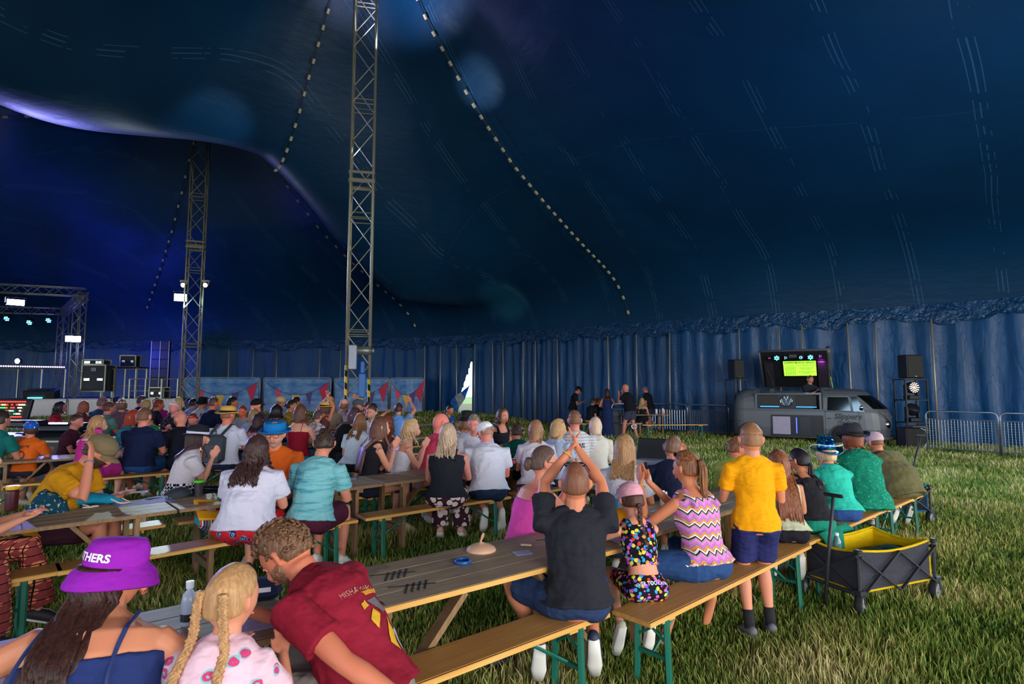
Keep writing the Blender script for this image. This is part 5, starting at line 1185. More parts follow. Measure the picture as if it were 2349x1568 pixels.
P('woman with strawberry blonde hair in maroon top', 184, 12.8, 10, ty=918, sex='f', arms='table', tone='c88474', hair=('bob','7a4438','a8685a',.12), top=('tee','5a2438'), bottom=('shorts','26304a'))
P('person with dark hair and red bandana beside the mixing desk', 124, 12.4, 60, ty=919, sex='f', arms='table', tone='a8686c', hair=('wavy','14101c','28203a',.14), top=('tee','a02038'), bottom=('shorts','26304a'))
# group by the wall
P('standing man in black tee and black cap looking at his phone', 1313, 20.4, 90, pose='stand', s=1.03, arms='front', hp=24, tone='b87860', hair=('short','1a1614'), hat=('cap','121214',0), top=('tee','141418'), bottom=('trousers','3a3c48'), hands=((-.02,.34,1.18),(.06,.34,1.18)))
P('seated man in black polo and yellow shorts', 1352, 19.4, 60, ty=912, seat=.5, arms='lap', tone='c8806c', hair=('short','2a1e1c'), top=('tee','17181e'), bottom=('shorts','c8a028'))
P('seated man in brown cap raising a can', 1364, 20.2, 60, ty=911, seat=.52, arms='mic', tone='c87c60', hair=('short','3a2420'), hat=('cap','5a3a2c',0), beard='6a3a24', top=('tee','17181e'), bottom=('shorts','6a6050'))
P('woman in long navy jumpsuit, back to us', 1392, 19.0, 10, pose='stand', sex='f', s=.97, w=.92, arms='side', tone='b87860', hair=('long','2a1a18','4a2a22',.28), top=('tank','1a2a52'), bottom=('skirtlow','1a2a52'), hands=((-.18,.22,1.05),(.28,.10,1.1)))
mic = P('bald man in black tee speaking into a microphone', 1444, 18.7, -55, pose='stand', s=1.06, w=1.2, arms='mic', tone='d08870', hair=('bald',), top=('tee','17171c'), bottom=('shorts','3c3f52'), face=True, shoes='c8c840', foot=((-.12,.22,.085),(.12,-.18,.085)))
P('seated blonde in black camisole by the wall', 1470, 19.6, 20, ty=911, seat=.52, sex='f', arms='table', tone='d09078', hair=('wavy','9a8458','c8b080',.28), top=('cami','17171c'), bottom=('shorts','17171c'))
P('standing man in black tee with grey hair, looking left', 1489, 21.2, -50, pose='stand', s=1.03, w=1.1, arms='side', tone='b87a66', hair=('fade','4a4644','6a6664'), top=('tee','141418'), bottom=('shorts','2a3048'), hp=16)
# ================================================================ camper van with a stage hatch
VA = V(X(1676, 18.0), 18.0, 0); VB = V(X(2040, 15.9), 15.9, 0); VU = (VB - VA).normalized(); VN = V(-VU.y, VU.x, 0)   # VN: away from the camera
vang = math.atan2(VU.y, VU.x)
def vx(px, yy=0.0):
    r = V((px - 1174.5) / F, 1, 0); o = VA + VN*yy; den = r.x*VU.y - r.y*VU.x; return -(o.x*r.y - o.y*r.x)/(VU.x*r.y - VU.y*r.x)
def vz(py, px, yy=0.0):
    p = VA + VU*vx(px, yy) + VN*yy; return D(px, py, p.y).z
van = thing('camper_van', 'matt grey vintage split-windscreen camper van with raised roof hatch and green bingo screen', 'van', VA, vang)
GREY = plain('5c5d61', .42, .1, var=.04); VDARK = plain('0b0b0d', .4); CHROME = plain('c9ccd2', .12, 1.0); GLS = plain('08090b', .08)
LEN = (VB - VA).length; W_ = 1.72
def rrect(x0, x1, y0, y1, z, rf, rr, n=7):
    """rounded rectangle ring, rf = radius at the front corners, rr = rear"""
    P_ = []
    for cx, cy, a0, r in ((x1-rf, y0+rf, -90, rf), (x1-rf, y1-rf, 0, rf), (x0+rr, y1-rr, 90, rr), (x0+rr, y0+rr, 180, rr)):
        for k in range(n): a = R(a0 + 90*k/(n-1)); P_.append(V(cx + r*math.cos(a), cy + r*math.sin(a), z))
    return P_
zb = 1.06
ua, ub = vx(1729), vx(1881); m = MB()
lev = [(.20,.06,.0,.55,.30),(.26,.01,.02,.6,.32),(.5,-.015,.05,.66,.34),(.8,-.01,.04,.68,.34),(.98,.0,.0,.66,.34),(zb,.02,-.05,.62,.34)]
m.rings([rrect(.0+e*.5, LEN+fx, e, W_-e, z, rf, rr) for z, e, fx, rf, rr in lev]); m.build('body', GREY, van, smooth=False)
m = MB(); m.rings([rrect(ub, LEN-q, e, W_-e, z, .5, .05) for z, q, e in ((zb,.06,.02),(1.2,.16,.04),(1.40,.36,.075),(1.50,.48,.12),(1.58,.56,.2),(1.63,.72,.34),(1.655,.95,.5))]); m.build('cab_roof', GREY, van, smooth=False)
m = MB(); m.rings([rrect(q, ua, e, W_-e, z, .03, .32) for z, q, e in ((zb,.01,.02),(1.25,.03,.04),(1.42,.07,.07),(1.52,.12,.13),(1.60,.20,.24),(1.64,.3,.4))]); m.build('rear_roof', GREY, van, smooth=False)
m = MB(); m.box(((ua+ub)/2, W_-.06, 1.30), (ub-ua, .06, .56)); m.box(((ua+ub)/2, .9, zb-.02), (ub-ua, 1.5, .04)); m.build('hatch_interior', VDARK, van)
m = MB(); m.box(((ua+ub)/2, .025, 1.50), (ub-ua, .05, .05), bev=.01); m.box((ua+.03,.03,1.28),(.06,.06,.48)); m.box((ub-.03,.03,1.28),(.06,.06,.48)); m.build('hatch_frame', GREY, van)
cnt = MB(); cnt.box(((ua+ub)/2-.1, .32, 1.28), (ub-ua-.26, .45, .42)); cnt.build('counter', VDARK, van)
for a, b in ((vx(1740), vx(1783)), (vx(1822), vx(1869))):
    m = MB(); m.box(((a+b)/2, .09, 1.30), (b-a, .02, .32), bev=.008); o = m.build('counter_panel', plain('2e2a29', .7), van)
    m = MB(); m.box(((a+b)/2, .085, 1.115), (b-a, .02, .03)); m.build('blue_light_bar', emis('2a86c8', 1.0), o)
def vw(c, r, th_, mat, parent, rot):
    m = MB(); N_ = 40
    rg = [[Vector(c) + rot @ V((r+th_*math.cos(b))*math.cos(a), (r+th_*math.cos(b))*math.sin(a), th_*math.sin(b)) for b in [2*PI*j/8 for j in range(8)]] for a in [2*PI*i/N_ for i in range(N_)]]
    m.rings(rg + [rg[0]], cap=False); C_ = Vector(c)
    for pl in ([(-.36,.92),(0,.12),(.36,.92)], [(-.86,.42),(-.36,-.78),(0,-.02),(.36,-.78),(.86,.42)]):
        m.tube([C_ + rot @ V(x*r, y*r, 0) for x, y in pl], th_*.9, 6)
    return m.build('emblem', mat, parent)
RS = Matrix(((1,0,0),(0,0,-1),(0,1,0)))      # emblem facing the near side
lc = (vx(1800), .045, 1.285); m = MB(); m.lathe([(.175,0),(.175,.02)], (lc[0], lc[1]+.03, lc[2]), n=32, rot=RS); m.build('emblem_plate', plain('0a3550', .3), van); vw(lc, .16, .012, CHROME, van, RS)
# lower display opening
a, b = vx(1767), vx(1881); m = MB(); z0_, z1_ = .27, .85
m.box(((a+b)/2, -.005, (z0_+z1_)/2), (b-a, .03, z1_-z0_)); m.build('display_recess', VDARK, van)
m = MB()
for x0,x1,zz0,zz1 in ((a-.02,b+.02,z1_,z1_+.03),(a-.02,b+.02,z0_-.03,z0_),(a-.03,a,z0_,z1_),(b,b+.03,z0_,z1_)): m.box(((x0+x1)/2,-.022,(zz0+zz1)/2),(x1-x0,.03,zz1-zz0))
m.build('display_frame', plain('151517', .3), van)
m = MB(); c0, c1 = vx(1768), vx(1808); m.box(((c0+c1)/2, -.025, .56), (c1-c0, .014, .53), bev=.006); m.build('display_panel', plain('a095a8', .5), van)
m = MB(); c0 = vx(1822); m.box((c0, -.026, .57), (.022, .014, .46)); m.build('blue_tube', emis('2a3cff', 4), van)
m = MB(); c0, c1 = vx(1830), vx(1853); m.box(((c0+c1)/2, -.024, .68), (c1-c0, .012, .24)); m.box(((c0+c1)/2, -.024, .42), (c1-c0, .012, .24)); m.build('drawer_fronts', plain('1f2026', .3), van)
# cab glass
def side_poly(pts, name, mat, off=.012, th_=.01):
    m = MB(); vs_ = []
    for px, z in pts:
        e = float(np.interp(z, [1.06,1.2,1.4,1.5], [.02,.04,.075,.12])); vs_.append(V(vx(px), e - off, z))
    n = len(vs_); m.add(vs_ + [p + V(0,.03,0) for p in vs_], [tuple(range(n-1,-1,-1)), tuple(range(n,2*n))] + [(i,(i+1)%n,n+(i+1)%n,n+i) for i in range(n)]); return m.build(name, mat, van)
side_poly([(1891,1.0),(1950,1.0),(1943,1.44),(1893,1.44)], 'side_window_seal', plain('6d6e70', .3), .008)
side_poly([(1893,1.03),(1947,1.03),(1941,1.42),(1895,1.42)], 'side_window', GLS, .014)
side_poly([(1953,1.0),(1978,1.0),(1961,1.43),(1948,1.43)], 'quarter_window', GLS, .014)
# windscreen: two panes following the cab front
def frontring(z, q, e): return rrect(ub, LEN-q, e, W_-e, z, .5, .05)
for k, (i0, i1) in enumerate(((1, 6), (7, 12))):
    rg = []
    for z, q, e in ((zb+.03,.06-.03,.01),(1.2,.16-.02,.03),(1.40,.36-.02,.065),(1.47,.44-.02,.09)): rg.append(frontring(z, q, e)[i0:i1+1])
    m = MB(); m.rings(rg, cap=False, closed=False); m.rings([[p - V(.02,0,0) for p in r] for r in rg], cap=False, closed=False); m.build('windscreen', GLS, van, smooth=True)
    m = MB(); m.tube([rg[0][1], rg[-1][2]], .010, 5); m.build('wiper', BLACK, van)
# wheels, lamps, handle, mirror
for px, col in ((1926, 1), (1716, 1)):
    wx = vx(px); wt = Matrix(((1,0,0),(0,0,-1),(0,1,0)))
    m = MB(); m.lathe([(.36,0),(.36,.02)], (wx, -.0, .28), n=28, rot=wt, sx=1.0); m.build('wheel_arch', VDARK, van)
    m = MB(); m.lathe([(.17,.0),(.27,-.02),(.30,.02),(.30,.14),(.27,.17),(.17,.17)], (wx, .13, .30), n=32, rot=wt); w_ = m.build('wheel', RUBBER, van, smooth=True)
    m = MB(); m.lathe([(.19,.10),(.19,.165),(.16,.15),(.12,.12),(.09,.18),(.05,.21),(.001,.215)], (wx, .13, .30), n=28, rot=wt); m.build('hub_cap', CHROME, w_, smooth=True)
m = MB(); m.box((vx(1892)+.05,-.03,.80),(.12,.02,.022),bev=.008); m.build('door_handle', CHROME, van)
m = MB()
for px in (1888, 1965): m.box((vx(px), -.013 if px < 1900 else -.012, .66), (.008, .008, .72))
m.box((vx(1926), -.013, 1.0), (vx(1965)-vx(1888), .008, .008)); m.build('door_seam', VDARK, van)
m = MB(); m.box((vx(1702), -.008, .66), (.34, .008, .008)); m.box((vx(1702), -.008, .34), (.34, .008, .008)); m.box((vx(1702)-.17, -.008, .5), (.008, .008, .33)); m.box((vx(1702)+.17, -.008, .5), (.008, .008, .33)); m.build('engine_flap', VDARK, van)
for k in range(3): m = MB(); m.box((vx(1706), .075, 1.34+k*.045), (.26, .03, .014)); m.build('vent_slot', VDARK, van)
m = MB(); m.ell((vx(1971), -.12, 1.13), (.05,.03,.055), n=14); m.tube([(vx(1971),-.10,1.10),(vx(1975),.0,1.04)], .008, 6); m.build('wing_mirror', CHROME, van, smooth=True)
hl = V(LEN-.10, .30, .66); m = MB(); m.lathe([(.115,0),(.12,.03),(.10,.05),(.001,.075)], hl, n=24, rot=Euler((0,R(80),R(-35))).to_matrix()); m.build('headlamp', CHROME, van, smooth=True)
m = MB(); m.lathe([(.115,0),(.12,.03),(.10,.05),(.001,.075)], V(LEN-.02, W_-.42, .66), n=24, rot=Euler((0,R(80),R(20))).to_matrix()); m.build('headlamp', CHROME, van, smooth=True)
RF = Matrix(((0,0,1),(1,0,0),(0,1,0)))
m = MB(); m.lathe([(.17,0),(.17,.03)], (LEN-.015, W_/2, .82), n=28, rot=RF); m.build('emblem_plate', VDARK, van); vw((LEN+.03, W_/2, .82), .15, .014, plain('6a6c70',.3,.6), van, RF)
m = MB(); m.tube([(LEN-.30,-.012,1.0),(LEN-.18,.10,.9),(LEN-.05,.32,.74),(LEN+.045,.6,.52)], .009, 6); m.build('nose_trim', CHROME, van)
m = MB(); m.tube([(LEN-.5,.0,.27),(LEN-.12,.08,.27),(LEN+.08,.45,.27),(LEN+.10,.86,.27),(LEN+.06,1.3,.27)], [(.05,.02)]*5, 8, ref=(0,0,1)); m.build('bumper', plain('55565a',.4,.3), van, smooth=True)
m = MB(); m.box((vx(1800),-.002,.235),(2.4,.03,.04)); m.build('sill', plain('3a3b3e',.5), van)
text('Slippers', .23, VDARK, 'lettering', van, frame((vx(1938), -.022, .86), (1,0,0), (.12,0,1)), depth=.002, shear=.35, sx=.95, bold=.004)
text('The So', .13, VDARK, 'lettering', van, frame((vx(1930), -.022, .69), (1,0,0), (0,0,1)), depth=.002, shear=.35, bold=.002)
# raised roof hatch
T0 = lambda a, b, o=0.0: V(a, .56 + .92*b - o*.78, 2.82 - 1.14*b - o*.62)
ha, hb = vx(1742, .56), vx(1903, .56)
prof = []
for a in (ha, ha+.02, hb-.16, hb-.02, hb):
    row = []
    for k in range(9): b_ = k/8; row.append((a, b_))
    prof.append(row)
m = MB(); outer = [[T0(a, b_, -.10 - .10*math.sin(PI*b_)*(1 if ha < a < hb else .4)) for a, b_ in row] for row in prof]; inner = [[T0(a, b_, -.03) for a, b_ in row] for row in prof]
m.rings([o_ + i_[::-1] for o_, i_ in zip(outer, inner)]); fixn(m.build('hatch_lid', GREY, van))
m = MB(); M4 = frame(T0((ha+hb)/2, .5, -.02), (1,0,0), T0(0,0)-T0(0,1)); hw, hh = (hb-ha)/2-.05, .70
m.prism([(-hw,-hh),(hw,-hh),(hw,hh),(-hw,hh)], .01, M4); m.build('hatch_lining', plain('141318', .6), van)
m = MB(); m.tube([T0(hb-.02, k/8, -.08 - .07*math.sin(PI*k/8)) for k in range(9)], [(.07,.11)]*9, 10, ref=(1,0,0)); m.build('hatch_side', GREY, van, smooth=True)
m = MB(); m.tube([T0(ha, 0, -.02), T0(hb-.1, 0, -.05), T0(hb+.02, .0, -.06)], (.03), 8); m.tube([T0(ha, 0, -.02), T0(ha, .5, -.04), T0(ha, 1, -.02)], .022, 8); m.build('hatch_lip', GREY, van, smooth=True)
for a_ in (ha+.24, hb-.20):
    m = MB(); m.prism([(-.13,-.50),(.13,-.50),(.13,.50),(-.13,.50)], .04, frame(T0(a_, .62, .01), (1,0,0), T0(0,0)-T0(0,1))); m.build('padded_panel', plain('2a262b', .55), van)
def panel(a0, a1, b0, b1, th_, mat, name, o=0.0, par=None):
    m = MB(); m.prism([(0,0),(a1-a0,0),(a1-a0,-(b1-b0)*1.465),(0,-(b1-b0)*1.465)], th_, frame(T0(a0, b0, o), (1,0,0), T0(0,0)-T0(0,1))); return m.build(name, mat, par or van)
sa, sb = vx(1797, .9), vx(1872, .9)
scr = panel(sa-.03, sb+.03, .22, .68, .02, plain('0c0c0e',.3), 'screen_bezel', .0)
panel(sa, sb, .25, .64, .01, emis('9be83a', .85), 'screen', .028, scr)
SC = lambda a, b: frame(T0(a, b, .045), (1,0,0), T0(0,0)-T0(0,1)); SW = sb - sa; INKK = plain('0a1206', .6)
for s_, a, b, sz in (('SLIPPERS MUSICAL BINGO', .5, .285, .085), ('TICK OFF THE SONGS YOU HEAR', .68, .355, .042), ('WHEN YOU HAVE A LINE', .70, .425, .042), ('GIVE US A SHOUT', .70, .46, .042), ('LINES CAN BE ACROSS, DOWN', .70, .53, .042), ('OR DIAGONAL', .70, .565, .042)):
    text(s_, sz, INKK, 'lettering', scr, SC(sa + SW*a, b), depth=.001, sx=.86 if sz > .05 else .8, bold=.002 if sz > .05 else .0008)
m = MB()
for k in range(6): m.add([(SC(sa+SW*(.08+.058*k), 0) @ V(0,0,0)).lerp(SC(sa+SW*(.08+.058*k), 0) @ V(0,0,0), 0)], []); m.bar(T0(sa+SW*(.08+.055*k), .38, .046), T0(sa+SW*(.08+.055*k), .62, .046), .008, .004)
for k in range(7): m.bar(T0(sa+SW*.08, .38+.04*k, .046), T0(sa+SW*.355, .38+.04*k, .046), .008, .004)
m.build('bingo_grid', INKK, scr); text('B I N G O', .04, INKK, 'lettering', scr, SC(sa+SW*.22, .36), depth=.001)
def ledlamp(px, b, r, col, n, st=6):
    c = T0(vx(px, .7), b, .10); rot = Euler((R(-75),0,0)).to_matrix(); m = MB(); m.lathe([(r*.8,.08),(r*1.1,.03),(r*1.1,0),(r,-.005)], c, n=20, rot=rot); h = m.build('lamp_housing', BLACK, van, smooth=True)
    for k in range(n):
        a_ = 2*PI*k/n*(1 if n < 6 else 1); rr = r*(.5 if n < 6 else (.75 if k % 2 else .42)); m = MB(); m.ell(c + rot @ V(rr*math.cos(a_), rr*math.sin(a_), -.01), (r*.17,)*3, n=8, m=6); m.build('led', emis(col, st), h)
ledlamp(1783, .12, .085, '3fb8e8', 12); ledlamp(1860, .12, .085, '3fb8e8', 12); ledlamp(1803, .12, .06, '5ab0ff', 3, 8); ledlamp(1838, .12, .07, '4a90ff', 5, 8); ledlamp(1882, .10, .05, 'd030ff', 3, 6); ledlamp(1766, .12, .04, 'e040d0', 2, 5)
m = MB(); m.box(T0(vx(1820,.7), .09, .08), (.22,.06,.10)); m.build('projector', VDARK, van)
spot('hatch_purple', VA + VU*vx(1884,.7) + VN*.72 + V(0,0,2.55), VA + VU*vx(1884,.9) + VN*1.15 + V(0,0,2.1), 40, (.7,.05,.9), 70)
for px0, px1, b in ((1760, 1778, .5), (1903, 1910, .5)):
    p0 = T0(vx(px0, 1.0), .5, .02); p1 = V(vx(px1,.6), .5, 1.62); m = MB(); m.tube([p0, p1], .014, 6); m.build('gas_strut', CHROME, van)
m = MB(); m.box((vx(1815,.35), .35, 1.53), (.9, .34, .06), bev=.01); m.box((vx(1770,.3), .3, 1.60), (.12,.2,.12)); m.build('mixer', plain('1e1f26',.4), van)
m = MB(); m.box((vx(1862,.2), .2, 1.525), (.42, .28, .015), Matrix.Rotation(.05,3,'Z')); m.build('papers', WHITE, van)
E = P('person with dark glasses on his head behind the van counter', 1850, 17.4, 172, pose='stand', s=1.0, xy=tuple((VA + VU*vx(1850,.85) + VN*.88)[:2]), arms='table', hands=((-.22,.30,1.16),(.02,.36,1.2)), tone='c88a70', hair=('short','3a2a20'), top=('tee','20242f'), bottom=('trousers','20242f'), face=True, glasses=('head','111114'))
E['th'].location.z = .36
# ================================================================ loudspeakers, beam lights, barriers
GRILLE = plain('26241f', .75)
def speaker(px, y, z0, w, h, label, rz=0.0):
    x = X(px, y); th = thing('loudspeaker', label, 'loudspeaker', (x, y, z0), rz)
    m = MB(); m.box((0,.17,h/2),(w,.34,h),bev=.02); m.build('cabinet', BLACK, th)
    m = MB(); m.box((0,-.005,h/2),(w*.9,.02,h*.93),bev=.01); m.build('grille', GRILLE, th)
    m = MB(); m.box((0,-.018,h*.08),(.06,.006,.02)); m.build('badge', CHROME, th); return th
def zat(py, y): return CAMZ + (888 - py) * y / F
speaker(1696, 18.4, zat(868,18.4), .36, .62, 'black loudspeaker on a stand behind the tail of the van', .3)
def rack(px, y, w, z1, shelves, label, rz):
    x = X(px, y); th = thing('equipment_stand', label, 'stand', (x, y, 0), rz)
    for sx_ in (-w/2, w/2):
        for sy_ in (0, .4): m = MB(); m.box((sx_, sy_, z1/2), (.035,.035,z1)); m.build('post', BLACK, th)
    for z in shelves: m = MB(); m.box((0,.2,z),(w+.04,.44,.03)); m.build('shelf', BLACK, th)
    return th
rack(1697, 18.3, .46, zat(868,18.3)-.02, [zat(868,18.3)-.035, .6], 'black stand under the loudspeaker at the tail of the van', .3)
YS = 15.9; rack(2099, YS, .66, zat(867,YS)-.02, [zat(867,YS)-.035, zat(917,YS), zat(968,YS)], 'tall black frame of beam lights on the right of the van', .1)
speaker(2099, YS+.02, zat(867,YS), .50, .66, 'black loudspeaker on top of the tall beam-light frame', .1)
speaker(2092, YS-.25, .02, .58, .58, 'black bass speaker on the grass below the beam-light frame', .1)
def beam(px, z, label, lit):
    x = X(px, YS); th = thing('moving_head_light', label, 'stage light', (x, YS+.2, z), 0.1)
    m = MB(); m.box((0,0,.06),(.30,.26,.12),bev=.02); m.build('base', BLACK, th)
    for q in (-1,1): m = MB(); m.box((q*.17,0,.25),(.05,.12,.34),bev=.02); m.build('yoke_arm', DKMETAL, th)
    rot = Euler((R(88 if lit else 40),0,0)).to_matrix(); m = MB(); m.lathe([(.06,-.16),(.14,-.10),(.165,.02),(.165,.10),(.15,.12)], (0,0,.33), n=24, rot=rot); hd = m.build('head', plain('2a2c31',.35,.4), th, smooth=True)
    for k in range(31):
        rr = 0 if k == 0 else (.045 if k < 7 else (.09 if k < 18 else .132)); nn = 1 if k == 0 else (6 if k < 7 else (11 if k < 18 else 13)); a = 2*PI*(k)/nn
        m = MB(); m.ell(V(0,0,.33) + rot @ V(rr*math.cos(a), rr*math.sin(a), .125), (.017,.017,.012), n=7, m=4); m.build('led', emis('ffdcc0', 1.6) if lit else plain('20263a',.2), hd)
beam(2098, zat(917,YS)+.015, 'upper stage light with glowing ring of dots on the frame', True)
beam(2098, zat(968,YS)+.015, 'lower unlit stage light on the frame, below the glowing one', False)
th = thing('amplifier_case', 'grey amplifier case with yellow line between stage light and bass speaker', 'amplifier', (X(2099,YS), YS+.2, zat(968,YS)-.37), .1)
m = MB(); m.box((0,-.1,.17),(.46,.3,.22),bev=.01); m.build('case', plain('5a5d55',.5), th); m = MB(); m.box((0,-.26,.17),(.44,.01,.012)); m.build('yellow_line', plain('c8c020',.5), th)
m = MB(); pts = [V(X(2098,15.6),15.5,.60), V(X(2108,15.5),15.35,.50), V(X(2103,15.5),15.3,.22), V(X(2090,15.4),15.2,.03), V(X(2075,15.2),15.0,.02)]
tag(m.tube(catmull(pts,6), .010, 6).build('white_cable', WHITE), 'white cable hanging down the front of the bass speaker', 'cable')
GALV = plain('a9b0b6', .3, .8)
def barrier(p0, p1, label, mesh_=True, H=1.08):
    p0 = Vector(p0); p1 = Vector(p1); L = (p1-p0).length; a = math.atan2(p1.y-p0.y, p1.x-p0.x); th = thing('crowd_barrier', label, 'barrier', (p0.x,p0.y,0), a, 'galvanised crowd barriers')
    m = MB(); r = .12; pts = [V(0,0,.03), V(0,0,H-r)] + [V(r-r*math.cos(t), 0, H-r+r*math.sin(t)) for t in (R(30),R(60),R(90))] + [V(L-r+r*math.sin(t), 0, H-r+r*math.cos(t)) for t in (0,R(30),R(60),R(90))] + [V(L,0,.03)]
    m.tube(pts, .021, 8); m.build('frame', GALV, th, smooth=True)
    z0_, z1_ = .14, H-.2; m = MB(); m.tube([(0,0,z0_),(L,0,z0_)], .015, 6); m.build('rail', GALV, th); m = MB(); m.tube([(0,0,z1_),(L,0,z1_)], .015, 6); m.build('rail', GALV, th)
    m = MB(); n = int(L/(.065 if mesh_ else .11))
    for k in range(1, n): m.tube([(L*k/n,0,z0_),(L*k/n,0,z1_)], .0045 if mesh_ else .008, 4)
    if mesh_:
        for k in range(1, 12): z = z0_ + (z1_-z0_)*k/12; m.tube([(0,0,z),(L,0,z)], .0045, 4)
    m.build('mesh_infill' if mesh_ else 'bars', GALV, th)
    for x in (.25, L-.25): m = MB(); m.tube([(x,-.3,.012),(x,0,.03),(x,.3,.012)], .016, 6); m.tube([(x,0,.02),(x,0,z0_)], .012, 6); m.build('foot', GALV, th)
    return th
g1 = V(X(2117,15.0),15.0,0); g2_ = V(X(2281,13.9),13.9,0); barrier(g1, g2_, 'mesh crowd barrier just right of the bass speaker'); g3 = V(X(2286,13.85),13.85,0); barrier(g3, g3 + (g2_-g1).normalized()*2.1, 'mesh crowd barrier cut off by the right edge')
b1 = V(X(1578,20.6),20.6,0); barrier(b1, V(X(1668,19.6),19.6,0), 'mesh crowd barrier touching the tail of the van'); barrier(V(X(1490,22.0),22.0,0), V(X(1574,20.7),20.7,0), 'barred crowd barrier behind the table by the wall', mesh_=False)
barrier(V(X(1402,21.6),21.6,0), V(X(1486,21.9),21.9,0), 'barred crowd barrier behind the microphone man', mesh_=False)
# ================================================================ banners in front of the back wall
SKY = NT('printed_sky'); co = SKY.coord(); n1 = SKY.noise(SKY.mapping(co, (.8,.8,2.2)), 1.6, 4, .6); sx, sy, sz = SKY.sep(co)
c = SKY.mix(SKY.math('MULTIPLY_ADD', n1, 2.4, -.9), srgb('2068ac'), srgb('8fb8dc')); c = SKY.mix(SKY.math('MULTIPLY', SKY.math('LESS_THAN', sz, .55), .35), c, srgb('8a86b8'))
SKY.set(color=c, rough=.5); w2 = SKY.noise(SKY.mapping(co, (3,3,.8)), 2, 3); SKY.bump(w2, .5, .05)
REDF, PINKF, YELF, PURF = plain('e0475a',.6), plain('c21f4e',.6), plain('e6b04a',.6), plain('5a3a7a',.6)
def banner(pa, pb, yA, yB, label, zt=2.15, flags=None):
    a = V(X(pa,yA),yA,0); b = V(X(pb,yB),yB,0); g = (ground(a.x,a.y)+ground(b.x,b.y))/2; L = (b-a).length; th = thing('banner_fence', label, 'banner', (a.x,a.y,g), math.atan2(b.y-a.y,b.x-a.x), 'printed banner fences'); H = zt - g
    m = MB(); m.tube([(0,0,.0),(0,0,H-.06),(.06,0,H),(L-.06,0,H),(L,0,H-.06),(L,0,0)], .022, 8); m.tube([(0,0,.1),(L,0,.1)], .02, 6); m.build('fence_frame', ALU, th, smooth=True)
    rows = []
    for j in range(9):
        z = .12 + (H-.16)*j/8; rows.append([V(.04+(L-.08)*i/24, -.03+.012*math.sin(i*1.7+j*.6)+.010*math.sin(i*.9), z) for i in range(25)])
    m = MB(); m.rings(rows, cap=False, closed=False); bn = m.build('printed_sheet', SKY.mat, th, smooth=True)
    def cz(x): k = x/L; return H*(.52 + 1.1*(k-.5)**2*1.5)
    m = MB(); m.tube([V(L*k/20, -.052, cz(L*k/20)) for k in range(1,20)], .012, 5); m.build('printed_cord', PURF, bn)
    for k, (fx, mt, q) in enumerate(((.22,REDF,.5),(.48,YELF,.55),(.68,PURF,.5),(.90,PINKF,.75))):
        x = L*fx; w = .16*q*2; z = cz(x); m = MB(); dz = (cz(x+w)-cz(x-w))/2
        m.add([V(x-w,-.056,z-dz),V(x+w,-.056,z+dz),V(x+.04,-.056,z-.75*q*1.5),V(x-w,-.052,z-dz),V(x+w,-.052,z+dz),V(x+.04,-.052,z-.75*q*1.5)], [(0,2,1),(3,4,5),(0,1,4,3),(1,2,5,4),(2,0,3,5)]); m.build('printed_pennant', mt, bn)
banner(426, 598, 26.0, 26.2, 'sky-blue bunting banner beside the far mast')
banner(606, 760, 26.4, 26.7, 'sky-blue bunting banner in the middle, behind the straw hats')
banner(768, 893, 26.9, 27.0, 'sky-blue bunting banner behind the tall mast'); banner(896, 972, 27.0, 27.1, 'narrow sky-blue bunting banner right of the tall mast')
# blue and white flap folded back at the slit
w = wall_at(1050); m = MB(); yy = w.y - .35
def fp(px, py): p = D(px, py, yy); return p
def sheet(quad, mat, name, par):
    a, b, c_, d = quad; rows = [[a.lerp(b, i/6).lerp(d.lerp(c_, i/6), j/8) + V(0, .05*math.sin(i*1.5+j), 0) for i in range(7)] for j in range(9)]
    m = MB(); m.rings(rows + [[p + V(0,.03,0) for p in r] for r in rows[::-1]], cap=False, closed=False); return m.build(name, mat, par)
th = thing('folded_canvas_flap', 'blue and white canvas flap folded back at the bright slit', 'tent flap', (0,0,0))
sheet((fp(1076,884), fp(1079,880), fp(1066,915), fp(1058,899)), plain('1a66c0',.5), 'blue_panel', th)
sheet((fp(1058,899), fp(1067,914), fp(1053,935), fp(1043,908)), plain('9a9aa4',.5), 'white_panel', th)
sheet((fp(1043,908), fp(1053,935), fp(1047,953), fp(1032,922)), plain('1d62ac',.5), 'blue_panel', th)
# ================================================================ stage at the left
stg = V(X(-60,22.4),22.4,0); ste = V(X(424,24.6),24.6,0); SU = (ste-stg).normalized(); SN = V(-SU.y,SU.x,0); sa_ = math.atan2(SU.y,SU.x); SZ = 1.22
st = thing('stage', 'low stage deck with ribbed silver front panels', 'stage', (stg.x,stg.y,.0), sa_); SL = (ste-stg).length
m = MB(); m.box((SL/2, 3.2, SZ-.06), (SL, 6.4, .12)); m.build('deck', plain('15161c',.5), st)
RIB = NT('ribbed_metal'); sx, sy, sz = RIB.sep(RIB.coord()); rb = RIB.math('PINGPONG', sx, .03); RIB.set(color=srgb('8c8a8c'), rough=.35, metal=.7); RIB.bump(rb, .8, .6)
k = 0; x = .1
while x < SL - .3:
    w = min(1.55, SL-.05-x); m = MB(); m.box((x+w/2, -.03, (SZ+.2)/2), (w-.05, .03, SZ-.22), bev=.01); pn = m.build('front_panel', RIB.mat, st); m = MB(); m.tube([(x+.03,-.05,.2),(x+.03,-.05,SZ-.0),(x+w-.03,-.05,SZ-.0),(x+w-.03,-.05,.2)], .02, 6); m.build('panel_frame', ALU, pn); x += w
for k in range(7): m = MB(); m.box((.4+k*SL/7.2, .5, SZ/2), (.08,.08,SZ)); m.build('leg', ALU, st)
def sp(px, y, z): return V(X(px,y), y, z)
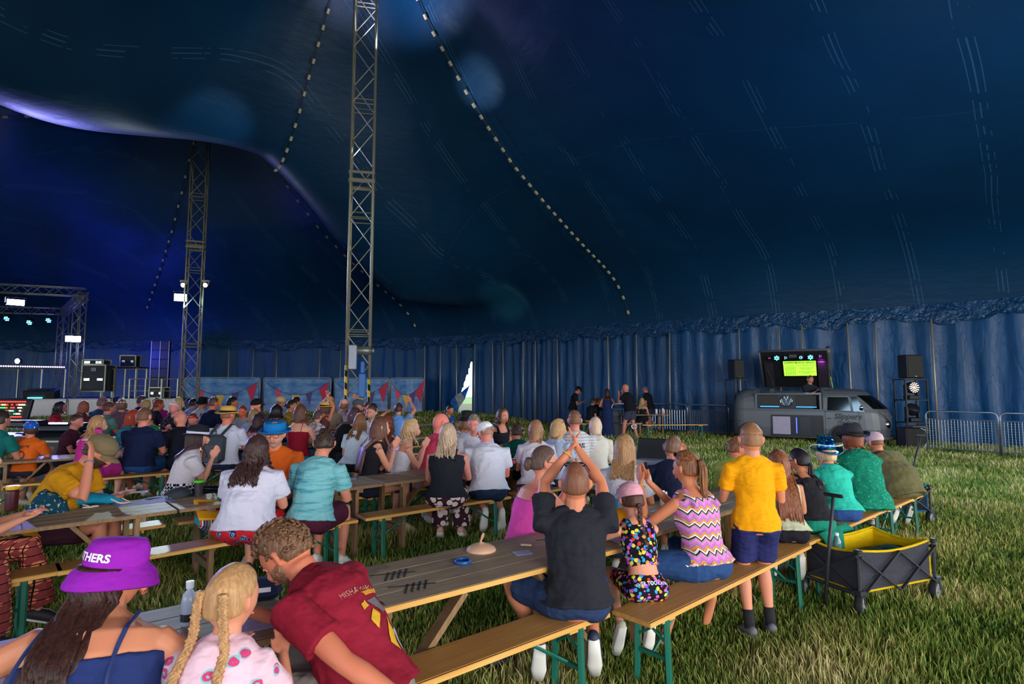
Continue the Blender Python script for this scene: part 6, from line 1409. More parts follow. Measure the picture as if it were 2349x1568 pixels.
def truss(p0, p1, w, label, upv=V(0,0,1), group='aluminium truss of the stage frame'):
    p0 = Vector(p0); p1 = Vector(p1); d = (p1-p0); L = d.length; d.normalize(); u = (upv - d*upv.dot(d)).normalized(); v = d.cross(u); th = thing('truss', label, 'truss', p0, 0, group)
    cs = [(u*a + v*b)*w/2 for a, b in ((-1,-1),(1,-1),(1,1),(-1,1))]
    for c_ in cs: m = MB(); m.tube([c_, c_ + d*L], .022, 6); m.build('chord', ALU, th, smooth=True)
    m = MB(); n = max(2, int(L/w))
    for k in range(n):
        for i in range(4): a, b = cs[i], cs[(i+1)%4]; a, b = (b, a) if (k+i)%2 else (a, b); m.tube([a+d*L*k/n, b+d*L*(k+1)/n], .010, 4)
    m.build('lattice', ALU, th); return th
f0 = sp(175, 24.0, SZ); ftop = zat(672, 24.0); truss(f0, f0 + V(0,0,ftop-SZ), .32, 'front right upright of the stage truss frame', V(0,1,0))
bk0 = sp(139, 29.3, SZ); btop = zat(716, 29.3); truss(bk0, bk0 + V(0,0,btop-SZ), .32, 'rear upright of the stage truss frame', V(0,1,0))
lf = sp(-70, 22.4, ftop); truss(lf, V(f0.x+.2, f0.y, ftop+.05), .34, 'long top beam along the front of the stage truss frame')
truss(V(f0.x, f0.y+.2, ftop-.05), V(bk0.x, bk0.y, btop), .32, 'side beam joining front and rear of the stage truss frame')
truss(sp(-60, 28.0, btop), V(bk0.x+.1, bk0.y, btop+.05), .32, 'rear top beam of the stage truss frame')
fix(sp(26, 22.3, zat(692, 22.3)), 'large glaring blue-white lamp under the front stage beam', w=.52, h=.22, col='dfe4ff', st=34, name='stage_floodlight')
fix(sp(164, 23.5, zat(777, 23.5)), 'glaring blue-white lamp halfway up the front stage upright', w=.50, h=.24, col='dfe4ff', st=34, name='stage_floodlight')
for px, py, lb in ((8,730,'hanging par lamp with glowing cells, leftmost under the rear beam'),(61,739,'hanging par lamp with glowing cells, middle of three under the beam'),(105,734,'hanging par lamp with glowing cells, rightmost under the rear beam')):
    yy = 26.5; p = sp(px, yy, zat(py, yy)); th = thing('par_lamp', lb, 'lamp', p, 0, 'par lamps over the stage'); m = MB(); m.lathe([(.08,.22),(.17,.12),(.18,.0),(.16,-.01)], n=16, rot=Euler((R(-62),0,0)).to_matrix()); m.build('housing', BLACK, th, smooth=True)
    for k in range(7): a = k*PI/3; rr = 0 if k == 6 else .09; m = MB(); m.ell(Euler((R(-62),0,0)).to_matrix() @ V(rr*math.cos(a), rr*math.sin(a), -.015), (.036,.036,.02), n=8, m=5); m.build('cell', emis('4fd8ff', 7), th)
    m = MB(); m.tube([(-.2,0,0),(-.2,.1,.35),(.2,.1,.35),(.2,0,0)], .015, 6); m.tube([(0,.1,.35),(0,.1,btop-p.z)], .02, 6); m.build('yoke', DKMETAL, th)
p = sp(40, 25.2, zat(828, 25.2)); th = thing('stage_lamp', 'single blue-white lamp low at the back of the stage', 'lamp', p); m = MB(); m.lathe([(.10,.15),(.13,0),(.12,-.01)], n=16, rot=Euler((R(-85),0,0)).to_matrix()); m.build('housing', BLACK, th, smooth=True); m = MB(); m.ell((0,-.02,0), (.11,.02,.11), n=14); m.build('lens', emis('cfe8ff', 16), th); m = MB(); m.tube([(0,.1,-.05),(0,.1,SZ-p.z)], .02, 6); m.build('stand', DKMETAL, th)
# row of small bulbs and rail at the back
p0 = sp(-20, 27.0, zat(839,27.0)); p1 = sp(152, 28.6, zat(842,28.6)); th = thing('light_bar', 'row of small white bulbs along the back of the stage', 'light bar', (0,0,0)); m = MB(); m.bar(p0-V(0,0,.08), p1-V(0,0,.08), .08, .10); m.build('bar', DKMETAL, th)
for k in range(32): m = MB(); m.ell(p0.lerp(p1, (k+.5)/32) + V(0,-.06,0), (.035,.03,.035), n=8, m=5); m.build('bulb', emis('e8c8ff', 3.5), th)
def rail(x0, x1, y, z0, z1, n, label, mid=True):
    th = thing('stage_handrail', label, 'handrail', (0,0,0), 0, 'handrails on the stage'); a, b = sp(x0,y,0), sp(x1,y,0); m = MB(); m.tube([a+V(0,0,z1), b+V(0,0,z1)], .024, 6); m.build('top_rail', ALU, th)
    if mid: m = MB(); m.tube([a+V(0,0,(z0+z1)/2-.1), b+V(0,0,(z0+z1)/2-.1)], .018, 6); m.build('mid_rail', ALU, th)
    for k in range(n): q = a.lerp(b, k/(n-1)); m = MB(); m.box((q.x,q.y,(z0+z1)/2), (.055,.055,z1-z0)); m.build('post', ALU, th)
rail(-10, 152, 26.2, SZ, zat(846,26.2), 4, 'handrail below the row of bulbs', False)
rail(240, 338, 25.4, SZ, zat(846,25.4), 5, 'handrail right of the flight case'); rail(300, 410, 24.9, SZ, zat(869,24.9), 4, 'lower handrail next to the far mast')
# cases
def case(px, y, z0, w, h, d, label, latch=True, col='1c1d28'):
    th = thing('flight_case', label, 'flight case', (X(px,y),y,z0), .04, 'flight cases on the stage'); m = MB(); m.box((0,d/2,h/2),(w-.03,d-.03,h-.03)); m.build('shell', plain(col,.5), th)
    m = MB()
    for a in (-w/2, w/2):
        for yy in (0, d): m.box((a,yy,h/2),(.045,.045,h))
    for z in (0, h):
        for yy in (0, d): m.box((0,yy,z),(w,.045,.045))
    m.build('edge_trim', ALU, th)
    for a in (-.28*w, .28*w): m = MB(); m.box((a,-.012,h*.45),(.24 if w > .7 else .12,.02,.12),bev=.01); m.box((a,-.03,h*.45),(.12,.02,.05)); m.build('latch', CHROME, th)
    if h > .9: m = MB(); m.box((.0,-.012,h*.83),(.22,.012,.16)); m.build('paper_label', plain('8f90a4'), th)
    return th
YC = 24.9; case(216, YC, zat(897,YC), 1.0, zat(837,YC)-zat(897,YC), .7, 'tall black flight case with silver edges at the centre of the stage')
m = MB(); z = zat(837,YC); rk = case(213, YC, z+.03, .88, .2, .5, 'small silver rack case lying on top of the tall flight case', col='14151c')
case(362, 25.0, SZ+.02, .62, .45, .5, 'small black case under the lower handrail', col='16141a')
case(293, 26.2, zat(841,26.2), .70, .52, .4, 'dark case standing on the table behind the handrail', col='0f1016')
th = thing('stage_table', 'steel-legged table behind the handrail carrying a dark case', 'table', (X(288,26.3),26.3,SZ)); zt = zat(843,26.3)-SZ; m = MB(); m.box((0,0,zt),(1.7,.8,.05)); m.build('top', DKMETAL, th)
for a in (-.8,.8):
    for b in (-.35,.35): m = MB(); m.box((a,b,zt/2),(.06,.06,zt)); m.build('leg', ALU, th)
# tall stack of lighting batten at the wall
th = thing('blinder_rack', 'tall dark rack of panels against the wall behind the stage', 'rack', (X(369,29.0),29.0,.3)); zt = zat(782,29.0)-.3
m = MB(); m.box((0,0,zt/2),(.9,.12,zt)); m.build('backing', plain('2a1c24',.5), th)
for k in range(8): m = MB(); m.box((0,-.08,zt*(k+.5)/8),(.86,.04,zt/8-.04),bev=.01); m.build('panel', plain('1a1218',.4), th)
for a in (-.45,.0,.45): m = MB(); m.box((a,-.11,zt/2),(.03,.03,zt)); m.build('upright', ALU, th)
th = thing('stage_monitor', 'dark monitor wedge glowing faintly blue at the stage edge', 'monitor', (X(100,23.6),23.6,SZ), sa_); m = MB(); m.box((0,0,.2),(1.1,.5,.4),Matrix.Rotation(.2,3,'X'),bev=.03); m.build('cabinet', BLACK, th); m = MB(); m.box((-.1,-.30,.05),(.5,.03,.05)); m.build('cyan_strip', emis('48c0e8', 2.5), th)
# mixing desk
md = thing('mixing_desk', 'mixing desk covered in lit coloured buttons at the left edge', 'mixing desk', (X(30,10.0),10.0,0), R(-4)); rt = Matrix.Rotation(R(62),3,'X')
m = MB(); m.box((0,0,1.32),(.78,.06,.36),Matrix.Rotation(R(-14),3,'X'),bev=.01); m.build('screen_panel', plain('0c0e16',.4), md)
BC_ = ['ff4a30','30d85a','f0d060','f0e0b0','5ad0ff','e03020']
for i in range(14):
    for j in range(6):
        if random.random() < .2: continue
        c_ = BC_[1] if 2 < i < 6 and j in (1,2,3) else (BC_[5] if j in (0,5) and i > 2 else BC_[3] if i in (0,1) or i > 10 else random.choice(BC_)); zz = 1.19 + j*.052; m = MB(); m.box((-.30+i*.045, -.045-(zz-1.32)*-.25, zz),(.026,.012,.022)); m.build('button', emis(c_, 1.8), md)
m = MB(); m.box((0,-.15,1.08),(1.3,.5,.10),bev=.02); m.build('console', plain('12131a',.4), md)
m = MB(); m.box((0,0,.86),(1.6,.9,.04)); m.build('desk_top', plain('22242c',.5), md)
for a in (-.7,.7):
    for b in (-.35,.35): m = MB(); m.box((a,b,.43),(.06,.06,.86)); m.build('leg', DKMETAL, md)
th = thing('equipment_case', 'low dark equipment cases beside the mixing desk behind the orange shirt', 'case', (X(135,10.4),10.4,0)); m = MB(); m.box((0,0,.45),(1.0,.6,.9),bev=.03); m.build('lower_case', plain('10131e',.4), th)
m = MB(); m.box((.05,0,.98),(.9,.55,.14),bev=.03); m.build('lid', plain('151a2c',.35), th); m = MB(); m.box((0,-.31,.75),(1.0,.02,.03)); m.build('edge_rail', ALU, th)
# ================================================================ folding wagon
WG = plain('34373d', .45, .3)
def wagon(c, rz, label, cloth_, lin, handle=True):
    th = thing('folding_wagon', label, 'wagon', (c[0], c[1], 0), rz); L, W, z0, z1 = .86, .50, .17, .47     # X: length, front at x=0
    m = MB()     # fabric tub: outer shell, open top
    o_ = [[V(x*L - .0, y*W, z) for x, y in ((.03,.03),(.97,.03),(.97,.97),(.03,.97))] for z in (z0, z1)]
    i_ = [[V(x*L, y*W, z) for x, y in ((.05,.06),(.95,.06),(.95,.94),(.05,.94))] for z in (z1, z0+.015)]
    def sub(r): 
        out = []
        for a in range(4):
            p, q = r[a], r[(a+1)%4]
            for k in range(8): t_ = k/8; out.append(p.lerp(q, t_) + V(0,0,(-.035*math.sin(PI*t_) if p.z > .3 else 0)))
        return out
    m.rings([sub(o_[0]), sub(o_[1])], cap=False); m.add(sub(o_[0]), [tuple(range(31,-1,-1))]); m.build('tub', cloth_, th)
    m = MB(); m.rings([sub(i_[0]), sub(i_[1])], cap=False); m.add(sub(i_[1]), [tuple(range(32))]); m.build('lining', lin, th)
    rim = sub(o_[1]); rim2 = sub(i_[0]); m = MB(); m.tube([p + V(0,0,.005) for p in rim] + [rim[0] + V(0,0,.005)], .010, 6); m.build('rim_piping', lin, th, smooth=True)
    m = MB(); m.tube([p for p in sub(o_[0])] + [o_[0][0]], .008, 5)
    for x, y in ((.03,.03),(.97,.03),(.97,.97),(.03,.97)): m.tube([(x*L, y*W, z0), (x*L, y*W, z1-.05)], .007, 5)
    m.build('edge_piping', lin, th)
    for x, y in ((0,0),(1,0),(1,1),(0,1)):
        m = MB(); m.tube([(x*L,y*W,.15),(x*L,y*W,z1-.0)], .013, 6); m.box((x*L,y*W,z1+.005),(.05,.05,.03),bev=.01); m.build('post', WG, th)
    for y in (-.018, W+.018):
        for x0, x1 in ((0,.5),(.5,0),(.5,1),(1,.5)):
            m = MB(); m.bar((x0*L, y, z0-.02), (x1*L, y, z1-.03), .022, .012); m.build('cross_bar', WG, th)
    for x in (-.018, L+.018):
        for a, b in ((0,1),(1,0)): m = MB(); m.bar((x, a*W, z0-.02), (x, b*W, z1-.03), .012, .022); m.build('cross_bar', WG, th)
    for k, (x, y) in enumerate(((.0,.0),(1,.0),(1,1),(.0,1))):
        cx_, cy_ = x*L, y*W; a = R(28) if x == 0 else R(16)
        rot = Matrix.Rotation(a, 3, 'Z') @ Matrix(((1,0,0),(0,0,-1),(0,1,0)))
        m = MB(); m.lathe([(.060,-.020),(.078,-.026),(.085,-.014),(.085,.014),(.078,.026),(.060,.020),(.060,-.020)], (cx_,cy_,.085), n=22, rot=rot); w_ = m.build('wheel', RUBBER, th, smooth=True)
        m = MB(); m.lathe([(.062,-.016),(.062,.016)], (cx_,cy_,.085), n=16, rot=rot); m.lathe([(.018,-.032),(.018,.032)], (cx_,cy_,.085), n=10, rot=rot); m.build('hub', plain('a3a8ad',.4,.2), w_)
        m = MB(); ax_ = rot @ V(0,0,1)
        for q in (-1,1): m.bar(V(cx_,cy_,.085)+ax_*q*.036, V(cx_,cy_,.185)+ax_*q*.026, .016, .008)
        m.box((cx_,cy_,.18),(.06,.06,.03)); m.build('fork', WG, w_)
    if handle:
        m = MB(); m.tube([(-.03, W/2-.22, .17),(-.03, W/2+.22, .17)], .014, 6); m.build('front_axle', WG, th)
        h0 = V(-.10, W/2-.03, .03); h1 = V(-.02, W/2-.08, .86) ; m = MB(); m.tube([h0, h0.lerp(h1,.5), h1], [.014,.014,.011], 8); m.build('pull_bar', WG, th, smooth=True)
        m = MB(); m.tube([h1 + V(.0,-.07,.005), h1 + V(-.0,.07,.0)], .015, 8, round_ends=True); m.build('grip', plain('17181b',.7), th, smooth=True)
    return th
fr = G(1975, 1416); rr = G(2113, 1386); wa = math.atan2(rr.y-fr.y, rr.x-fr.x)
YEL = cloth('d8b400'); wagon((fr.x, fr.y), wa, 'dark grey folding wagon with yellow lining on the grass at the right', cloth('3a3a44'), YEL)
w2 = wagon((X(2000,6.9), 7.0), R(14), 'second folding wagon with blue lining beyond the olive jacket', cloth('14202c'), cloth('1a5f98'), handle=False)
m = MB(); a = V(X(2076,6.9),6.95,.5); b = V(X(2116,6.9),7.0,1.10); m.tube([a,b], .012, 8); o = m.build('pull_bar', WG, w2, smooth=True); o.matrix_parent_inverse = Matrix.Translation((0,0,0)); 
o.matrix_world = Matrix.Identity(4)
bpy.context.view_layer.update()
o.matrix_parent_inverse = w2.matrix_basis.inverted(); o.matrix_basis = Matrix.Identity(4)
m = MB(); m.tube([b + V(-.05,0,.01), b + V(.05,0,.01)], .014, 8, round_ends=True); g_ = m.build('grip', plain('17181b',.7), w2, smooth=True); g_.matrix_parent_inverse = w2.matrix_basis.inverted()
# in the wagon
def local(c, rz, v): return V(c[0],c[1],0) + Matrix.Rotation(rz,3,'Z') @ V(*v)
def bottle(p, label, r=.033, h=.21, col='9ec8d8', capc='e8e8ec', liquid=None, rx=0, name='water_bottle'):
    th = thing(name, label, 'bottle', p); th.rotation_euler = (rx, 0, 0); prof = [(r*.9,0),(r,.01),(r,h*.62),(r*.92,h*.66),(r*.5,h*.86),(r*.42,h*.9),(r*.42,h*.96)]
    g = NT('clear_plastic'); g.set(color=srgb(col), rough=.08, trans=.75); m = MB(); m.lathe(prof, n=18); m.build('bottle', g.mat, th, smooth=True)
    m = MB(); m.lathe([(r*.48,h*.9),(r*.48,h*1.0)], n=14); m.build('cap', plain(capc,.4), th)
    if liquid: m = MB(); m.lathe([(r*1.01,h*.2),(r*1.01,h*.5)], n=18); m.build('label_band', plain(liquid,.4), th)
    return th
bottle(local(fr, wa, (.16,.30,.33)), 'water bottle with white cap standing in the yellow wagon', h=.2)
m = MB(); c_ = local(fr, wa, (.52,.26,.25)); m.ell(c_, (.30,.17,.13), Matrix.Rotation(wa,3,'Z')); o = m.build('blanket', cloth('2a2620'), smooth=True); tag(o, 'dark blanket bundled inside the yellow wagon', 'blanket'); d_ = o.modifiers.new('d','DISPLACE'); d_.texture = WRTEX; d_.strength = .05
m = MB(); c_ = local(fr, wa, (.70,.22,.33)); m.ell(c_, (.14,.13,.07), Matrix.Rotation(wa,3,'Z')); o = m.build('jumper', cloth('0f4438'), smooth=True); tag(o, 'dark green jumper on top of the blanket in the wagon', 'jumper'); d_ = o.modifiers.new('d','DISPLACE'); d_.texture = WRTEX; d_.strength = .05
# green coat hanging off the bench
def drapecloth(pts, mat, name, label, cat, th_=.012):
    rows = pts; nrm = V(0,-1,0); m = MB(); n = len(rows[0])
    for k in range(len(rows)-1): pass
    back = [[p + V(.006,.02,.0) for p in r] for r in rows]
    m.rings([r + b[::-1] for r, b in zip(rows, back)]); o = m.build(name, mat, smooth=True); return tag(o, label, cat)
gb = along((2.36,4.62),41,.50)
rows = []
for j in range(9):
    z = .50 - .40*(j/8)**1.1 if j else .505
    rows.append([V(gb[0] + (-.30+.60*i/12)*math.cos(R(41)) , gb[1] + (-.30+.60*i/12)*math.sin(R(41)), z) + V(.627,-.779,0)*(.0 if j == 0 else .03+.03*math.sin(i*1.1+j*.3)+.05*j/8) for i in range(13)])
drapecloth(rows, cloth('0d7f68'), 'coat', 'emerald green coat hanging over the bench behind the wagon', 'coat')
# ================================================================ things on the tables
tz = .7205
def on(px, py, z=tz): return G(px, py, z)
m = MB(); p = on(1104, 1262); th = thing('wooden_dome', 'tan wooden dome with a stick handle on the tally-marked table', 'dome lid', p); m.lathe([(.088,.0),(.090,.004),(.082,.018),(.06,.032),(.03,.042),(.012,.046),(.010,.050)], n=36); m.build('dome', plain('d8a98a',.55), th, smooth=True)
m = MB(); m.tube([(0,0,.045),(-.004,0,.055),(.008,0,.085),(.012,0,.098)], [.008,.006,.009,.007], 8, round_ends=True); m.build('stick_handle', plain('cf9a7a',.5), th, smooth=True)
p = on(1062, 1291); th = thing('blue_ring', 'blue plastic ring lying on the tally-marked table', 'ring', p); m = MB(); m.lathe([(.040,0),(.046,0),(.047,.010),(.044,.020),(.040,.022),(.036,.020),(.036,.006),(.040,.0)], n=32); m.build('ring', plain('0f4f94',.4), th, smooth=True)
def paper(px, py, w, h, rz, label, col='b8b8e0', z=tz, group='paper bingo cards on the tables', lines=True):
    p = on(px, py, z); th = thing('paper_card', label, 'paper', p, rz, group); m = MB(); m.box((0,0,.0012),(w,h,.0012)); m.build('sheet', plain(col,.7), th)
    if lines:
        m = MB()
        for k in range(5): m.box((0,-h*.3+h*.15*k,.0022),(w*.7,.0018,.0004))
        m.build('printed_lines', plain('6a6a90',.8), th)
paper(1199, 1268, .105, .085, R(20), 'pale lilac card on the table beside the man in black'); paper(1426, 1237, .15, .09, R(30), 'lilac paper under the hands of the pink-capped girl'); paper(1508, 1172, .12, .09, R(40), 'paper card near the drinks can', z=tz); paper(620, 1425, .26, .14, R(32), 'pale paper under the forearm of the bearded man'); paper(330, 1150, .42, .24, R(42), 'large paper sheet tinted as if blue-lit on the left trestle table', col='8a8ac8')  # the large sheet has blue light mixed into its paper colour
p = on(1206, 1251); m = MB(); m.bar(p + V(-.03,.004,.006), p + V(.035,-.008,.006), .012, .010); tag(m.build('wooden_stick', plain('e0c49a',.6)), 'short pale wooden stick above the lilac card', 'stick')
bottle(on(1419,1173), 'clear water bottle with blue label beside the orange cap', h=.20, col='a8dcec', liquid='2a9ad0')
def can(px, py, label, c1='d8d2c4', c2='b82a6a', z=tz):
    p = on(px, py, z); th = thing('drinks_can', label, 'can', p); m = MB(); m.lathe([(.025,0),(.032,.006),(.032,.105),(.027,.118),(.026,.122)], n=20); m.build('can_body', plain(c1,.35,.2), th, smooth=True); m = MB(); m.lathe([(.0325,.068),(.0325,.104)], n=20); m.build('printed_band', plain(c2,.4), th); m = MB(); m.lathe([(.026,.121),(.026,.123)], n=16); m.box((0,.006,.125),(.014,.02,.002)); m.build('can_top', CHROME, th)
can(1523, 1160, 'drinks can with pink and purple top by the zigzag woman'); can(1461, 952, 'silver tall can on the table by the wall', 'b8bcc4', '9aa0aa', .80) if False else None
# orange cap lying on the table
p = on(1424, 1200); th = thing('orange_cap', 'golden orange baseball cap lying on the table near the bottle', 'cap', p, R(150)); m = MB(); m.lathe([(.088,0),(.092,.02),(.085,.06),(.06,.092),(.03,.106),(.002,.110)], n=28); m.build('crown', cloth('e09410'), th, smooth=True)
m = MB(); rows = [[V((.08)*math.cos(a), .075*math.sin(a)+.075*t_*math.sin(a)**.7, .008-.004*t_) for a in [PI*(.03+.94*j/12) for j in range(13)]] for t_ in (0,.3,.6,1)]; m.rings(rows + [[q - V(0,0,.006) for q in r] for r in rows[::-1]], cap=False, closed=False); m.build('brim', cloth('e09410'), th, smooth=True)
# left table: swim bag, patterned hat, bottle
p = on(203, 1158); th = thing('swim_bag', 'crumpled turquoise swim bag with white cords on the left table', 'bag', p, R(20))
m = MB(); m.tube([(-.20,.02,.04),(-.08,.0,.055),(.06,-.01,.045),(.17,.0,.04),(.22,.0,.03)], [(.07,.045),(.09,.052),(.075,.045),(.062,.038),(.03,.02)], 16, round_ends=True); o = m.build('bag', cloth('148fb4'), th, smooth=True); d_ = o.modifiers.new('s','SUBSURF'); d_.levels = 1; d_.render_levels = 2; d_ = o.modifiers.new('d','DISPLACE'); d_.texture = WRTEX; d_.strength = .04
m = MB(); m.tube(catmull([V(.15,.05,.06),V(.20,.04,.05),(.26,.02,.02),(.30,-.02,.01),(.24,-.05,.01),(.17,-.06,.05)],5), .006, 6); m.tube(catmull([V(-.02,-.08,.02),V(.04,-.11,.008),(.0,-.14,.008),(.05,-.15,.008),(.10,-.11,.008),(.05,-.10,.008)],5), .006, 6); m.build('cord', plain('d8cdbf',.7), th, smooth=True)
p = on(108, 1175); th = thing('patterned_bag', 'dark teal fabric hat with pale fish pattern on the left table', 'hat', p, R(30)); m = MB(); m.lathe([(.115,.0),(.125,.02),(.11,.06),(.09,.11),(.08,.15),(.05,.165),(.002,.16)], n=24, sx=1.1, sy=.8, rot=Matrix.Rotation(R(10),3,'Y')); o = m.build('crown', cloth('0d3f56','dots','9ab09c'), th, smooth=True); d_ = o.modifiers.new('d','DISPLACE'); d_.texture = WRTEX; d_.strength = .05
p = on(26, 1170); th = thing('sports_bottle', 'maroon sports bottle with yellow lid at the left edge', 'bottle', p); m = MB(); m.lathe([(.038,0),(.040,.01),(.042,.14),(.040,.17)], n=20); m.build('bottle', plain('4a1528',.4), th, smooth=True); m = MB(); m.lathe([(.044,.165),(.046,.18),(.042,.195)], n=20); m.box((.04,0,.19),(.05,.025,.012)); m.build('lid', plain('e8b818',.4), th)
p = on(455, 1139); th = thing('steel_tumbler', 'steel tumbler with bright green lid before the fedora girl', 'tumbler', p); m = MB(); m.lathe([(.028,0),(.030,.004),(.040,.13),(.041,.135)], n=24); m.build('cup', plain('a8aab0',.2,.95), th, smooth=True); m = MB(); m.lathe([(.044,.128),(.045,.145),(.040,.150),(.036,.146)], n=24); m.build('lid', plain('5fd02a',.4), th, smooth=True)
p = on(410, 1137); th = thing('peaked_cap', 'grey cap with checked strap lying beside the steel tumbler', 'cap', p, R(100)); m = MB(); m.lathe([(.10,0),(.105,.02),(.09,.05),(.05,.07),(.002,.075)], n=24, sx=1.3); m.build('crown', cloth('3d434c','camo','7fb0a8'), th, smooth=True); m = MB(); m.box((.0,-.13,.01),(.14,.08,.008),bev=.003); m.build('brim', cloth('23262e'), th)
# tote bag and magazine on the bench next to the curly woman
p = G(500, 1218, .472); th = thing('tote_bag', 'striped tote bag with a yellow and red book on top, on the bench', 'bag', p, R(43)); m = MB(); m.box((0,.0,.09),(.34,.22,.16),Matrix.Rotation(.2,3,'Y'),bev=.05); o = m.build('bag', NT('striped_canvas').set(rough=.8).mat, th); t = o.data.materials[0]
tt = NT('x'); bpy.data.materials.remove(tt.mat); t2 = NT('striped_canvas'); sx, sy, sz = t2.sep(t2.coord()); f = t2.math('FRACT', t2.math('MULTIPLY', sx, 16)); t2.set(color=t2.ramp(f, [(0,srgb('5a2a68')),(.2,srgb('1b9aa4')),(.38,srgb('c23a3a')),(.55,srgb('e0d8d0')),(.68,srgb('2a2440')),(.85,srgb('8a6a9a'))], 'CONSTANT'), rough=.8); o.data.materials[0] = t2.mat
m = MB(); m.box((-.08,-.05,.20),(.22,.28,.02),Euler((R(25),R(8),0)).to_matrix(),bev=.004); bk_ = m.build('book', plain('e2a31c',.45), th); m = MB(); m.box((-.08,-.02,.222),(.16,.13,.006),Euler((R(25),R(8),0)).to_matrix()); m.build('cover_picture', plain('b8402a',.5), bk_)
m = MB(); m.tube([(-.02,.12,.14),(.04,.14,.27),(.14,.10,.27),(.17,.06,.14)], (.012), 8); m.build('handle', plain('1b9aa4',.6), th, smooth=True)
# things on the nearest dark table
p = on(432, 1432); th = thing('squeeze_bottle', 'frosted bottle with pale cap between the purple hat and the blonde plaits', 'bottle', p); m = MB(); m.lathe([(.026,0),(.030,.008),(.030,.10),(.024,.125),(.012,.14),(.012,.15)], n=20); m.build('bottle', plain('a8b4cc',.25), th, smooth=True); m = MB(); m.lathe([(.015,.148),(.016,.175)], n=14); m.build('cap', plain('d8dcea',.4), th); m = MB(); m.lathe([(.031,.02),(.031,.05)], n=20); m.build('label_band', plain('1c1c28',.5), th)
p = on(590, 1385); th = thing('navy_pouch', 'navy zip pouch with white print standing before the bearded man', 'pouch', p, R(20)); m = MB(); m.box((0,.05,.05),(.20,.10,.10),bev=.03); m.build('pouch', cloth('232a48'), th); m = MB(); m.box((.03,-.003,.06),(.05,.004,.02)); m.build('white_print', WHITE, th)
p = G(690, 1600, .47); th = thing('blue_bag', 'bright blue bag on the bench beside the bearded man', 'bag', (-.78, 1.86, .30), R(20)); m = MB(); m.box((0,0,.08),(.26,.16,.16),bev=.05); m.build('bag', cloth('0c3fae'), th)
for k, (px, py, a_) in enumerate(((318,1128,30),(352,1142,70),(800,1098,10),(900,1085,40))):
    paper(px, py, .15, .10, R(a_), ['small paper card at the back of the left table','small paper card next to the large blue-tinted sheet','paper card in front of the clapping brunette','paper card in front of the blonde in white camisole'][k])
can(1178, 1075, 'dark patterned can at the end of the table beside the cap man', '2a2430', 'c83a5a')
# rucksack and shoes under row C, black bag under the near bench
p = G(238, 1140, .0); p = V(X(238,7.2), 7.2, 0); th = thing('rucksack', 'teal and black rucksack standing on the grass behind the left table', 'rucksack', p, R(-10)); m = MB(); m.box((0,0,.24),(.36,.22,.46),bev=.08); o = m.build('bag', cloth('123a40'), th); m = MB(); m.box((0,-.12,.18),(.26,.05,.24),bev=.03); m.build('front_pocket', cloth('141a2c'), th); m = MB(); m.box((0,-.02,.46),(.30,.20,.06),bev=.03); m.build('top_flap', cloth('1a6a64'), th)
p = G(1115, 1545); th = thing('black_shoulder_bag', 'black shiny bag lying on the grass under the near bench', 'bag', (p.x, p.y+.05, 0), R(10)); m = MB(); m.ell((0,0,.065), (.17,.10,.075), n=20, m=12); o = m.build('bag', plain('16171d',.35), th, smooth=True); d_ = o.modifiers.new('d','DISPLACE'); d_.texture = WRTEX; d_.strength = .07
m = MB(); m.tube(catmull([V(-.12,-.04,.10),(-.18,-.10,.03),(-.06,-.12,.015),(.02,-.09,.04)],5), .006, 6); m.build('strap', plain('121216',.5), th, smooth=True)
# cool box, ring-topped pole and dark hamper
p = V(X(1487,5.75), 5.75, 0); th = thing('cool_box', 'silver and white cool box with black lid behind the blonde in white', 'cool box', p, R(-32)); m = MB(); m.box((0,0,.86),(.34,.26,.24),bev=.04); o = m.build('box', plain('c9ced6',.3,.3), th)
m = MB(); m.box((-.02,.16,1.05),(.34,.025,.26),Matrix.Rotation(R(-18),3,'X'),bev=.01); m.build('lid', plain('17191f',.5), th); m = MB(); m.box((0,-.135,.86),(.025,.01,.22)); m.build('strap', BLACK, th)
tb = along(along(off(TA, aA, .0), aA, 0), aA, 0)
th2 = thing('side_table', 'small folding table holding the cool box behind the blonde in white', 'table', (p.x,p.y,0), R(-32)); m = MB(); m.box((0,0,.72),(.52,.36,.02)); m.build('top', plain('4a4238'), th2)
for a in (-.23,.23):
    for b in (-.15,.15): m = MB(); m.tube([(a,b,0),(a,b,.72)], .012, 6); m.build('leg', STEEL, th2)
p = V(X(1500,8.6), 8.6, 0); th = thing('garden_cart', 'dark plastic hamper with pale rim on the grass beyond the cool box', 'hamper', p, R(-8)); m = MB(); m.box((0,0,.42),(.62,.42,.34),bev=.05); m.build('tub', plain('1f2b36',.35), th); m = MB(); m.box((0,0,.60),(.66,.46,.025),bev=.01); m.build('rim', plain('9ad0b8',.4), th); m = MB(); m.box((0,0,.68),(.60,.42,.13),bev=.06); m.build('lid', plain('24303e',.3), th)
for a in (-.24,.24):
    m = MB(); m.lathe([(.09,-.02),(.1,0),(.09,.02)], (a,-.2,.10), n=16, rot=Matrix(((1,0,0),(0,0,-1),(0,1,0)))); m.lathe([(.09,-.02),(.1,0),(.09,.02)], (a,.2,.10), n=16, rot=Matrix(((1,0,0),(0,0,-1),(0,1,0)))); m.bar((a,-.2,.1),(a,.2,.1),.02); m.bar((a,0,.1),(a,0,.3),.03); m.build('wheel_set', RUBBER, th)
